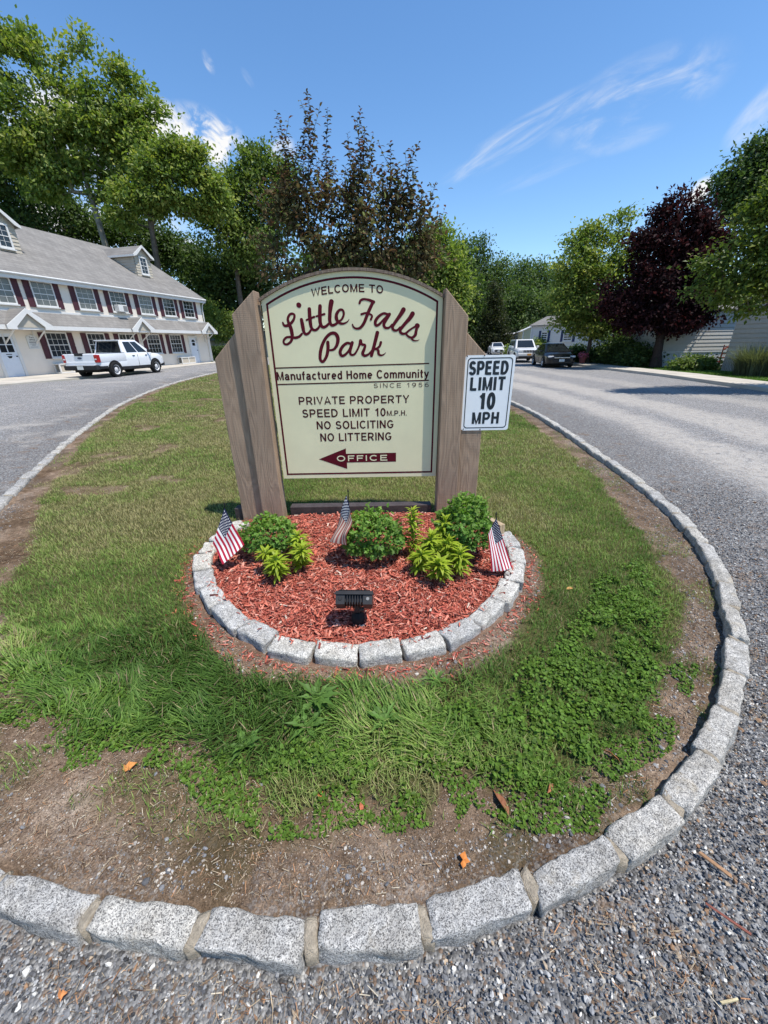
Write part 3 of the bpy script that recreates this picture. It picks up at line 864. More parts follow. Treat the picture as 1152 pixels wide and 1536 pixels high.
z = zg(x, y) + 0.002 + rng.uniform(0, 0.008, n)
tag(pebbles('road_gravel', x, y, z, size, pal[ci] * np.array([1.22, 1.2, 1.16]) * rng.uniform(0.85, 1.15, (n, 1))), 'loose blue-grey crushed stone along the outside of the kerb', 'gravel', kind='stuff')
# stones in the soil
N = 120000
x = rng.uniform(-4.3, 3.3, N); y = rng.uniform(0.55, 5.5, N)
kd = pdist(x, y, KERB[::3]); bdist = pdist(x, y, BED)
dens = 0.03 + 0.9 * np.exp(-((kd - 0.13) / 0.09) ** 2) * (fbm(x * 2.5, y * 2.5, 71) > 0.40) + 0.75 * ss((x - 0.8) / 0.8) * ss(1 - kd / 0.75) + 0.5 * np.exp(-((bdist - 0.16) / 0.08) ** 2)
keep = inside(x, y, ISLAND) & ~inside(x, y, BEDPOLY) & (kd > 0.075) & (bdist > 0.08) & (rng.random(N) < dens * 0.95) & (turf_amount(x, y) < 0.5)
x, y = x[keep], y[keep]; n = len(x)
pal2 = np.array([(0.10, 0.10, 0.105), (0.18, 0.18, 0.185), (0.28, 0.275, 0.27), (0.40, 0.36, 0.31), (0.26, 0.18, 0.125), (0.50, 0.46, 0.40)])
size = np.clip(rng.lognormal(math.log(0.0052), 0.42, n), 0.0025, 0.015)
tag(pebbles('pebbles', x, y, soil_h(x, y) + size * 0.15, size, pal2[rng.choice(6, n, p=[.2, .27, .2, .15, .12, .06])] * rng.uniform(0.8, 1.2, (n, 1))), 'small stones scattered over the bare soil', 'pebbles', kind='stuff')
N = 260000
x = rng.uniform(-2.6, 2.7, N); y = rng.uniform(0.58, 2.6, N)
bdist = pdist(x, y, BED)
keep = inside(x, y, ISLAND) & ~inside(x, y, BEDPOLY) & (bdist > 0.07) & (turf_amount(x, y) < 0.35) & (pdist(x, y, KERB[::3]) > 0.065) & (fbm(x * 5, y * 5, 75) > 0.36) & (rng.random(N) < 0.8)
x, y = x[keep], y[keep]; n = len(x)
pal4 = np.array([(0.09, 0.058, 0.036), (0.17, 0.12, 0.08), (0.28, 0.21, 0.15), (0.42, 0.34, 0.26), (0.24, 0.23, 0.22), (0.5, 0.46, 0.4)])
size = np.clip(rng.lognormal(math.log(0.0023), 0.4, n), 0.0012, 0.006)
tag(pebbles('soil_crumbs', x, y, soil_h(x, y) + 0.0005, size, pal4[rng.choice(6, n, p=[.27, .27, .2, .12, .09, .05])] * rng.uniform(0.8, 1.2, (n, 1))), 'crumbs of dry earth and grit on the bare soil', 'soil crumbs', kind='stuff')
# dry straw and bark crumbs on the soil and the near gravel
N = 170000
x = rng.uniform(-4.0, 3.2, N); y = rng.uniform(-0.2, 4.5, N)
isl = inside(x, y, ISLAND); kd = pdist(x, y, KERB[::3])
keep = (~inside(x, y, BEDPOLY)) & (pdist(x, y, BED) > 0.08) & (kd > 0.08) & np.where(isl, (turf_amount(x, y) < 0.6) & (fbm(x * 2.6, y * 2.6, 81) > 0.40), (fbm(x * 2.6, y * 2.6, 83) > 0.52) & (y < 1.9) & (kd < 1.1))
x, y = x[keep], y[keep]; isl = isl[keep]; n = len(x)
L = rng.gamma(1.7, 0.0055, n) + 0.004; W = np.clip(L * 0.08, 0.0007, 0.0022); T = np.full(n, 0.0009)
pal3 = np.array([(0.46, 0.36, 0.24), (0.30, 0.21, 0.13), (0.17, 0.10, 0.06), (0.5, 0.27, 0.14), (0.55, 0.48, 0.36)])
P, F, cl = shards(x, y, np.where(isl, soil_h(x, y) + 0.006, zg(x, y) + 0.014), L, W, T, pal3[rng.choice(5, n, p=[.22, .30, .28, .13, .07])] * rng.uniform(0.5, 1.1, (n, 1)), 0.2)
tag(npobj('straw_litter', P, F, M['chips'], col=cl), 'dry straw and bark crumbs lying on the bare soil', 'litter', kind='stuff')

# ------------------------------------------------------------------ grass
def blades(x, y, z, H, Wd, lean, yaw, col, bend=0.6):
    """curved two-segment blades, 5 vertices each"""
    n = len(x)
    dx, dy = np.cos(yaw), np.sin(yaw); px_, py_ = -dy, dx
    def at(t, wf):
        fw = lean * H * (t ** (1 + bend)); up = H * t * np.sqrt(np.clip(1 - (lean * t * 0.75) ** 2, 0.05, 1))
        cx, cy, cz = x + dx * fw, y + dy * fw, z + up
        h = Wd * wf / 2
        return np.stack([cx - px_ * h, cy - py_ * h, cz], -1), np.stack([cx + px_ * h, cy + py_ * h, cz], -1)
    a, b = at(0.0, 0.8); c, d = at(0.5, 1.0); e, _ = at(1.0, 0.0)
    V = np.stack([a, b, c, d, e], 1).reshape(-1, 3)
    f = np.array([(0, 1, 3), (0, 3, 2), (2, 3, 4)])
    F = (f[None] + (np.arange(n) * 5)[:, None, None]).reshape(-1, 3)
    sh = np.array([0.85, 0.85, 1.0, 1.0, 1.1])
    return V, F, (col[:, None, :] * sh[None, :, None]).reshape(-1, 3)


GC = np.array([(0.066, 0.130, 0.024), (0.115, 0.210, 0.040), (0.190, 0.295, 0.062), (0.30, 0.355, 0.11), (0.37, 0.33, 0.16)])
bands = [(0.8, 1.75, 12000, 1.0), (1.75, 3.2, 9500, 1.0), (3.2, 5.2, 6500, 1.15), (5.2, 9, 2700, 1.8), (9, 16, 1000, 3.0), (16, 32, 330, 5.0)]
VV, FF, CC = [], [], []; off = 0
for (ya_, yb_, den, wide) in bands:
    x0, x1 = float(xl(yb_)), 3.8
    if yb_ < 5: x0, x1 = max(x0, -4.2), min(x1, 3.0)
    N = int(den * (x1 - x0) * (yb_ - ya_))
    x = rng.uniform(x0, x1, N); y = rng.uniform(ya_, yb_, N)
    # skip what the frame cannot see to the sides
    keep = (np.abs(x) < 0.3 + 1.25 * (y + 0.9)) & inside(x, y, ISLAND)
    x, y = x[keep], y[keep]
    tk = turf_amount(x, y)
    clump = 0.62 + 0.38 * (fbm(x * 7, y * 7, 90) > 0.42)
    keep = rng.random(len(x)) < tk * clump
    x, y = x[keep], y[keep]; n = len(x)
    lng = ss((2.35 - y) / 0.8) * ss((0.75 - x) / 0.5) * ss((y - 0.95 - 0.12 * ss((-x - 0.2) / 1.2)) / 0.2)              # the unmown tufts in front
    tuft = fbm(x * 4.5, y * 4.5, 91)
    H = (0.030 + 0.022 * rng.random(n) + 0.02 * ss((1.3 - y) / 0.2)) * (1 - lng) + (0.048 + 0.075 * rng.random(n) * (0.35 + tuft)) * lng
    edge = tk[keep]
    H *= 0.55 + 0.45 * edge
    if wide > 1.5: H *= 1.1
    Wd = np.where(lng > 0.5, rng.uniform(0.0028, 0.0062, n), rng.uniform(0.0022, 0.004, n)) * wide
    lean = np.clip(rng.normal(0.55, 0.25, n) + 0.25 * lng, 0.05, 1.15)
    yaw = rng.uniform(0, 6.283, n)
    yaw = np.where(rng.random(n) < 0.55 * lng, 6.283 * fbm(x * 2.2, y * 2.2, 93) * 1.6 - 1.5, yaw)
    dry = fbm(x * 0.9 + 3, y * 0.9, 95, 5) * 0.65 + fbm(x * 5, y * 5, 96) * 0.35
    dry = dry + 0.10 * ss((y - 2.6) / 1.2) - 0.14 * lng - 0.07 * ss((x - 0.4) / 1.0) * ss((3.2 - y) / 1.0) + 0.05 * ss((-x - .5) / 1.5) * ss((y - 2.4) / 1)
    v = np.clip((dry - 0.28) / 0.44 + rng.normal(0, 0.16, n), 0, 1) * 4
    i0 = np.clip(v.astype(int), 0, 3); fr = (v - i0)[:, None]
    col = GC[i0] * (1 - fr) + GC[i0 + 1] * fr
    dead = rng.random(n) < 0.05
    col[dead] = np.array([0.33, 0.26, 0.15]) * rng.uniform(0.7, 1.1, (dead.sum(), 1))
    col *= rng.uniform(0.75, 1.25, (n, 1))
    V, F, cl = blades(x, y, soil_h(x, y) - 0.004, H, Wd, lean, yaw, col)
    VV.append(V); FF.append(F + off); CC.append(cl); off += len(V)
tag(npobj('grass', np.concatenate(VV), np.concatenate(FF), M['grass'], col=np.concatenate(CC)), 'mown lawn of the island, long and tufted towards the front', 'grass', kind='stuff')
NGRASS = sum(len(f) for f in FF) // 3

# low clover and broad-leaved ground cover among the grass
WEED = np.array([(0.30, 1.05), (0.62, 0.84), (1.0, 1.1), (1.53, 1.58), (1.98, 2.2), (2.1, 2.7), (1.7, 2.6), (1.25, 2.0), (0.9, 1.72), (0.55, 1.42)])
N = 150000
x = rng.uniform(-2.3, 2.3, N); y = rng.uniform(0.8, 2.9, N)
d = pdist(x, y, WEED, True); d = np.where(inside(x, y, WEED), d, -d)
pw = ss((d + 0.22 * (fbm(x * 5, y * 5, 101) - 0.45)) / 0.12)
tq = turf_amount(x, y); dT = pdist(x, y, TURF, True); fringe = (y < 1.75) & (np.where(inside(x, y, TURF), dT, -dT) > -0.13) & (dT < 0.22)
pw = np.maximum(pw, 1.0 * fringe * ss((fbm(x * 4.2, y * 4.2, 102) - 0.33) / 0.1))
keep = (rng.random(N) < pw) & (fbm(x * 9, y * 9, 103) > 0.42)
x, y = x[keep], y[keep]; n = len(x)


def discs(x, y, z, r, tilt, col, asp=0.8, rg=rng):
    """small cupped leaves: centre plus six rim points"""
    n = len(x); a = np.linspace(0, 2 * np.pi, 6, endpoint=False)
    yaw = rg.uniform(0, 6.28, n)
    u = np.cos(a)[None] * r[:, None]; v = np.sin(a)[None] * r[:, None] * asp; ww = np.full_like(u, 0) + 0.22 * r[:, None] * np.abs(np.sin(a))[None]
    u = np.concatenate([np.zeros((n, 1)), u], 1); v = np.concatenate([np.zeros((n, 1)), v], 1); ww = np.concatenate([np.zeros((n, 1)), ww], 1)
    t1 = rg.normal(0, tilt, n)[:, None]; t2 = rg.normal(0, tilt, n)[:, None]
    z1 = ww + u * np.sin(t1) + v * np.sin(t2); u = u * np.cos(t1); v = v * np.cos(t2)
    c, s_ = np.cos(yaw)[:, None], np.sin(yaw)[:, None]
    V = np.stack([u * c - v * s_ + x[:, None], u * s_ + v * c + y[:, None], z1 + z[:, None]], -1).reshape(-1, 3)
    f = np.array([(0, i + 1, (i + 1) % 6 + 1) for i in range(6)])
    F = (f[None] + (np.arange(n) * 7)[:, None, None]).reshape(-1, 3)
    return V, F, np.repeat(col, 7, 0)


tin = turf_amount(x, y)
r = rng.uniform(0.004, 0.0115, n) * (0.75 + 0.35 * tin)
hgt = 0.003 + (0.010 + 0.055 * tin) * fbm(x * 6, y * 6, 104) * rng.uniform(0.2, 1.2, n)
col = np.array([(0.085, 0.165, 0.024)]) * rng.uniform(0.55, 1.45, (n, 1)) + np.array([(0.03, 0.03, 0.0)]) * rng.random((n, 1))
V, F, cl = discs(x, y, soil_h(x, y) + hgt, r, 0.45, col)
tag(npobj('clover', V, F, M['grass'], col=cl), 'low clover and small broad-leaved weeds growing at the right front of the lawn', 'ground cover', kind='stuff')
# ================================================================== the welcome sign
def ray_at(px, py, yw):
    """measuring aid: a pixel of the 1152 x 1536 photograph to the upright plane y = yw"""
    u, v = (px - 576) / FPX, (768 - py) / FPX
    c, s_ = math.cos(ROLL), math.sin(ROLL); a, b = u * c + v * s_, -u * s_ + v * c
    cp, sp = math.cos(PITCH), math.sin(PITCH)
    d = (a, cp + b * sp, -sp + b * cp); t = yw / d[1]
    return d[0] * t, EYE + d[2] * t


YB = 3.585
BX0, BX1, BZ0, BZC, BZT = -0.975, 0.512, 0.495, 2.025, 2.225
BXC = (BX0 + BX1) / 2
HWID = (BX1 - BX0) / 2; SAG = BZT - BZC; RAD = (HWID ** 2 + SAG ** 2) / (2 * SAG); ZC0 = BZT - RAD


def board_outline(ins, r_extra=0.0, n=40):
    """outline of the board pulled in by ins: bottom left, bottom right, then the arch back to the left"""
    x0, x1, z0 = BX0 + ins, BX1 - ins, BZ0 + ins
    rr = RAD - ins + r_extra
    pts = [(x0, z0), (x1, z0)]
    for x in np.linspace(x1, x0, n): pts.append((x, ZC0 + math.sqrt(rr * rr - (x - BXC) ** 2)))
    return pts


sign = empty('welcome_sign', (BXC, 3.6, 0.05), 'large cream and maroon arched welcome sign on brown timber posts in the flower bed', 'sign')
def inv(o, par):
    o.parent = par; o.matrix_parent_inverse = par.matrix_world.inverted() if par.type != 'EMPTY' else (Matrix.Translation(par.location) @ par.rotation_euler.to_matrix().to_4x4()).inverted()
    return o


mb = MB(); mb.prism(board_outline(0), 'y', YB, YB + 0.035); board = inv(mb.build('board', M['cream']), sign)
mb = MB()
a = board_outline(0.036); b = board_outline(0.052); n = len(a)
for i in range(n):
    j = (i + 1) % n
    mb.poly([(a[i][0], YB - 0.0012, a[i][1]), (a[j][0], YB - 0.0012, a[j][1]), (b[j][0], YB - 0.0012, b[j][1]), (b[i][0], YB - 0.0012, b[i][1])])
inv(mb.build('border_line', M['maroon']), board)
mb = MB()                                                   # curved weathered cap over the arch
xs = np.linspace(BX0 - 0.015, BX1 + 0.015, 40)
top = [(x, ZC0 + math.sqrt((RAD + 0.022) ** 2 - (x - BXC) ** 2)) for x in xs]; bot = [(x, ZC0 + math.sqrt((RAD + 0.001) ** 2 - (x - BXC) ** 2)) for x in xs]
for i in range(39):
    q = [top[i], top[i + 1], bot[i + 1], bot[i]]
    V = [(p[0], YB - 0.022, p[1]) for p in q] + [(p[0], YB + 0.05, p[1]) for p in q]
    mb.add(V, [(0, 1, 2, 3), (7, 6, 5, 4), (0, 4, 5, 1), (3, 2, 6, 7)] + ([(0, 3, 7, 4)] if i == 0 else []) + ([(1, 5, 6, 2)] if i == 38 else []))
inv(mb.build('arch_cap', M['wood_trim'], smooth=True), sign)


def post(x0, x1, ztop_l, ztop_r, y0, y1, zb=0.0, chip=None):
    """sawn timber with a slanted top and softened arrises"""
    bm = bmesh.new()
    pr = [(x0, zb), (x1, zb), (x1, ztop_r), (x0, ztop_l)]
    f = [bm.verts.new((p[0], y0, p[1])) for p in pr]; g = [bm.verts.new((p[0], y1, p[1])) for p in pr]
    bm.faces.new(f); bm.faces.new(g[::-1])
    for i in range(4): bm.faces.new((f[i], g[i], g[(i + 1) % 4], f[(i + 1) % 4]))
    bmesh.ops.recalc_face_normals(bm, faces=bm.faces)
    bmesh.ops.bevel(bm, geom=list(bm.edges), offset=0.006, segments=2, affect='EDGES', profile=0.5)
    me = bpy.data.meshes.new('post'); bm.to_mesh(me); bm.free(); me.materials.append(M['wood'])
    return inv(link('post', me), sign)


post(-1.205, -1.005, 1.925, 2.095, 3.50, 3.665)
post(-1.425, -1.21, 1.59, 1.80, 3.545, 3.70)
post(0.522, 0.715, 2.09, 1.885, 3.50, 3.665)
post(0.722, 0.915, 1.765, 1.57, 3.545, 3.70)
mb = MB(); mb.box((BXC, 3.60, 0.13), (HWID * 2 - 0.07, 0.10, 0.15), bev=0.006)
mb.box((-1.47, 3.62, 0.12), (0.08, 0.1, 0.14), bev=0.006)
inv(mb.build('base_beam', M['beam']), sign)


def arc(cx, cy, rx, ry, a0, a1, n=12):
    return [(cx + rx * math.cos(math.radians(t)), cy + ry * math.sin(math.radians(t))) for t in np.linspace(a0, a1, n)]


def glyphs():
    """plain grotesque letters as centre lines: cap height 1, list of strokes and advance width"""
    t, T, B = 0.08, 0.92, 0.08; G = {}
    V = [(t, 0), (t, 1)]
    G['I'] = ([V], 0.16); G['L'] = ([V, [(t, B), (0.54, B)]], 0.54); G['T'] = ([[(0, T), (0.62, T)], [(0.31, T), (0.31, 0)]], 0.62)
    G['E'] = ([V, [(t, T), (0.58, T)], [(t, 0.52), (0.54, 0.52)], [(t, B), (0.6, B)]], 0.6); G['F'] = ([V, [(t, T), (0.56, T)], [(t, 0.50), (0.5, 0.50)]], 0.56)
    G['H'] = ([V, [(0.56, 0), (0.56, 1)], [(t, 0.52), (0.56, 0.52)]], 0.64); G['N'] = ([V, [(0.58, 0), (0.58, 1)], [(0.09, 0.97), (0.57, 0.03)]], 0.66)
    G['M'] = ([V, [(0.70, 0), (0.70, 1)], [(0.09, 0.95), (0.39, 0.05), (0.69, 0.95)]], 0.78)
    bowl = [(t, T), (0.36, T)] + arc(0.36, 0.68, 0.21, 0.24, 90, -90) + [(t, 0.44)]
    G['P'] = ([V, bowl], 0.65); G['R'] = ([V, bowl, [(0.34, 0.44), (0.60, 0.0)]], 0.68)
    G['D'] = ([V, [(t, T), (0.28, T)] + arc(0.28, 0.5, 0.32, 0.42, 90, -90, 18) + [(t, B)]], 0.68)
    G['O'] = ([arc(0.37, 0.5, 0.29, 0.43, 0, 360, 30)], 0.74); G['0'] = ([arc(0.28, 0.5, 0.20, 0.43, 0, 360, 26)], 0.56)
    G['C'] = ([arc(0.37, 0.5, 0.29, 0.43, 42, 318, 24)], 0.70); G['G'] = ([arc(0.37, 0.5, 0.29, 0.43, 42, 318, 24) + [(0.63, 0.45), (0.38, 0.45)]], 0.72)
    G['S'] = ([arc(0.31, 0.71, 0.21, 0.21, 20, 265, 16) + arc(0.31, 0.285, 0.235, 0.215, 85, -165, 18)], 0.62)
    G['V'] = ([[(0.05, 1), (0.33, 0.04), (0.61, 1)]], 0.66); G['A'] = ([[(0.05, 0), (0.34, 0.97), (0.63, 0)], [(0.15, 0.30), (0.53, 0.30)]], 0.68)
    G['Y'] = ([[(0.05, 1), (0.33, 0.44), (0.61, 1)], [(0.33, 0.46), (0.33, 0)]], 0.66); G['W'] = ([[(0.05, 1), (0.24, 0.05), (0.47, 0.95), (0.70, 0.05), (0.89, 1)]], 0.94)
    G['1'] = ([[(0.30, 0), (0.30, 1)], [(0.31, 0.88), (0.08, 0.72)]], 0.44); G['.'] = ([[(0.08, 0), (0.08, 0.16)]], 0.16); G[' '] = ([], 0.26)
    G['5'] = ([[(0.52, T), (0.15, T), (0.11, 0.50)] + arc(0.30, 0.34, 0.22, 0.26, 140, -150, 16)], 0.6)
    six = arc(0.31, 0.32, 0.22, 0.25, 0, 360, 22); up = arc(0.39, 0.42, 0.30, 0.50, 185, 75, 12)
    G['6'] = ([six, up], 0.62); G['9'] = ([[(0.62 - x, 1 - y) for x, y in six], [(0.62 - x, 1 - y) for x, y in up]], 0.62)
    x = 0.72; s1 = [(t, 0), (t, x)]; ar = arc(0.27, 0.44, 0.19, 0.20, 180, 0)
    G['n'] = ([s1, [(t, 0.30)] + ar + [(0.46, 0)]], 0.54); G['u'] = ([[(0.46, 0), (0.46, x)], [(t, x)] + arc(0.27, 0.28, 0.19, 0.20, 180, 360) + [(0.46, 0.40)]], 0.54)
    G['m'] = ([s1, [(t, 0.30)] + arc(0.245, 0.46, 0.165, 0.18, 180, 0) + [(0.41, 0)], [(0.41, 0.30)] + arc(0.575, 0.46, 0.165, 0.18, 180, 0) + [(0.74, 0)]], 0.82)
    G['o'] = ([arc(0.29, 0.36, 0.21, 0.285, 0, 360, 24)], 0.58); G['c'] = ([arc(0.28, 0.36, 0.20, 0.285, 45, 315, 20)], 0.52)
    G['e'] = ([arc(0.285, 0.36, 0.205, 0.285, 0, 312, 22), [(0.08, 0.37), (0.49, 0.37)]], 0.56)
    G['d'] = ([[(0.46, 0), (0.46, 1)], arc(0.27, 0.36, 0.19, 0.285, 30, 330, 22)], 0.54)
    G['a'] = ([arc(0.26, 0.46, 0.18, 0.185, 155, 0) + [(0.44, 0.10), (0.50, 0.0)], [(0.44, 0.40), (0.26, 0.375)] + arc(0.23, 0.22, 0.155, 0.15, 100, 270, 10) + [(0.34, 0.09), (0.44, 0.2)]], 0.56)
    G['r'] = ([s1, [(t, 0.36), (0.13, 0.58), (0.22, 0.645), (0.34, 0.645)]], 0.35); G['i'] = ([s1, [(t, 0.85), (t, 1.0)]], 0.16)
    G['f'] = ([[(0.15, 0), (0.15, 0.74)] + arc(0.28, 0.78, 0.13, 0.145, 175, 80, 8), [(0, 0.655), (0.34, 0.655)]], 0.34)
    G['t'] = ([[(0.15, 0.95), (0.15, 0.22)] + arc(0.27, 0.20, 0.12, 0.125, 180, 285, 8), [(0, 0.655), (0.33, 0.655)]], 0.34)
    G['y'] = ([[(0.04, x), (0.26, 0.07)], [(0.48, x), (0.24, -0.06), (0.18, -0.17), (0.06, -0.19)]], 0.52); G['k'] = ([[(t, 0), (t, 1)], [(t, 0.3), (0.42, 0.72)], [(0.2, 0.44), (0.46, 0)]], 0.5)
    return G


GLY = glyphs()


def text_mesh(body, x0, x1, z0, z1, y, mat, name, weight=0.16, bend=None, spacing=0.13):
    """lettering between x0..x1, baseline z0, cap line z1; strokes of even width with square ends"""
    W = sum(GLY[c][1] for c in body) + spacing * (len(body) - 1); sx = (x1 - x0) / W; sz = z1 - z0; hw = weight * sz / 2
    mb = MB(); pen = 0.0; q = 0
    for c in body:
        st, adv = GLY[c]
        for P in st:
            A = np.array([(x0 + (pen + p[0]) * sx, z0 + p[1] * sz) for p in P]); A = A[np.concatenate([[True], np.linalg.norm(np.diff(A, axis=0), axis=1) > 1e-7])]; closed = np.linalg.norm(A[0] - A[-1]) < 1e-6
            if bend is not None:
                A[:, 1] += np.array([bend(v) for v in A[:, 0]])
            d = np.diff(A, axis=0); d /= np.linalg.norm(d, axis=1)[:, None] + 1e-12
            nn = np.stack([-d[:, 1], d[:, 0]], 1); N = np.zeros_like(A); N[0], N[-1] = nn[0], nn[-1]
            if closed: N[0] = N[-1] = (nn[0] + nn[-1]) / np.linalg.norm(nn[0] + nn[-1])
            for i in range(1, len(A) - 1):
                m_ = nn[i - 1] + nn[i]; l_ = np.linalg.norm(m_); m_ = m_ / (l_ + 1e-9); N[i] = m_ / max(0.72, float(m_ @ nn[i]))
            yy_ = y - 0.00003 * (q % 7); q += 1
            V = []
            for i in range(len(A)):
                for s_ in (-1, 1): V.append((A[i, 0] + s_ * N[i, 0] * hw, yy_, A[i, 1] + s_ * N[i, 1] * hw))
            mb.add(V, [(2 * i, 2 * i + 1, 2 * i + 3, 2 * i + 2) for i in range(len(A) - 1)])
        pen += adv + spacing
    return mb.build(name, mat)


def sign_line(body, l, r, h, o=(400, 540), k=4.267, bold=0.16, mat='ltr_dark', dy=0.0012, y=YB, bend=None, spacing=0.13, par=None):
    xa, za = ray_at(o[0] + l[0] / k, o[1] + l[1] / k, y); xb, zb = ray_at(o[0] + r[0] / k, o[1] + r[1] / k, y)
    _, zt = ray_at(o[0] + (l[0] + r[0]) / 2 / k, o[1] + ((l[1] + r[1]) / 2 - h / 2) / k, y); _, zu = ray_at(o[0] + (l[0] + r[0]) / 2 / k, o[1] + ((l[1] + r[1]) / 2 + h / 2) / k, y)
    t = text_mesh(body, xa, xb, zu, zt, y - dy, M[mat], 'lettering', bold, bend, spacing)
    return inv(t, par or board)


sign_line('Manufactured Home Community', (65, 102), (1037, 87), 54, bold=0.185, spacing=0.13)
sign_line('SINCE 1956', (683, 165), (1040, 158), 29, bold=0.13, spacing=0.22)
sign_line('PRIVATE PROPERTY', (205, 265), (912, 246), 50, bold=0.175)
sign_line('SPEED LIMIT 10', (228, 343), (762, 333), 52, bold=0.175)
sign_line('M.P.H.', (769, 341), (897, 338), 33, bold=0.17)
sign_line('NO SOLICITING', (320, 420), (813, 408), 51, bold=0.175)
sign_line('NO LITTERING', (343, 497), (800, 486), 51, bold=0.175)
xm = BXC + 0.01
sign_line('WELCOME TO', (333, 133), (748, 124), 46, (380, 400), 3.84, 0.19, bend=lambda x: 0.006 - 0.26 * (x - xm) ** 2)
mb = MB()                                                   # the two rules and the arrow
def bquad(pts, dy, o=(400, 540), k=4.267):
    mb.poly([(lambda q: (q[0], YB - dy, q[1]))(ray_at(o[0] + p[0] / k, o[1] + p[1] / k, YB)) for p in pts])
bquad([(58, 48), (1040, 18), (1040, 26), (58, 56)], 0.0012)
bquad([(72, 153), (1038, 126), (1038, 134), (72, 161)], 0.0012)
inv(mb.build('rule_lines', M['ltr_dark']), board)
mb = MB()
bquad([(335, 635), (516, 697), (514, 656), (828, 650), (828, 593), (508, 600), (507, 565)], 0.0012)
inv(mb.build('arrow', M['maroon']), board)
sign_line('OFFICE', (447, 631), (772, 624), 36, bold=0.19, mat='cream', dy=0.0026, spacing=0.16)


# brush script, drawn stroke by stroke
def stroke(pts, wid, o, k):
    P = smooth_line([ray_at(o[0] + p[0] / k, o[1] + p[1] / k, YB) for p in pts], 0.006)
    sc_ = (ray_at(o[0] + 1 / k, o[1] + 50, YB)[0] - ray_at(o[0], o[1] + 50, YB)[0])
    n = len(P); w_ = np.interp(np.linspace(0, 1, n), np.linspace(0, 1, len(wid)), wid) * sc_ / 2
    T = np.gradient(P, axis=0); T /= np.linalg.norm(T, axis=1)[:, None] + 1e-9; Nn = np.stack([-T[:, 1], T[:, 0]], 1)
    global stroke_y
    ys_ = stroke_y - np.linspace(0, 0.00012, n); stroke_y -= 0.00002
    V = []; F = []
    for i in range(n):
        for sg in (-1, 1): V.append((P[i, 0] + sg * Nn[i, 0] * w_[i], ys_[i], P[i, 1] + sg * Nn[i, 1] * w_[i]))
    for i in range(n - 1): F.append((2 * i, 2 * i + 1, 2 * i + 3, 2 * i + 2))
    mb.add(V, F)
    for e, i in ((0, 0), (1, n - 1)):
        c = P[i]; mb.poly([(c[0] + w_[i] * math.cos(t), ys_[i] - 0.00002 - 0.00002 * e, c[1] + w_[i] * math.sin(t)) for t in np.linspace(0, 2 * math.pi, 14, endpoint=False)])


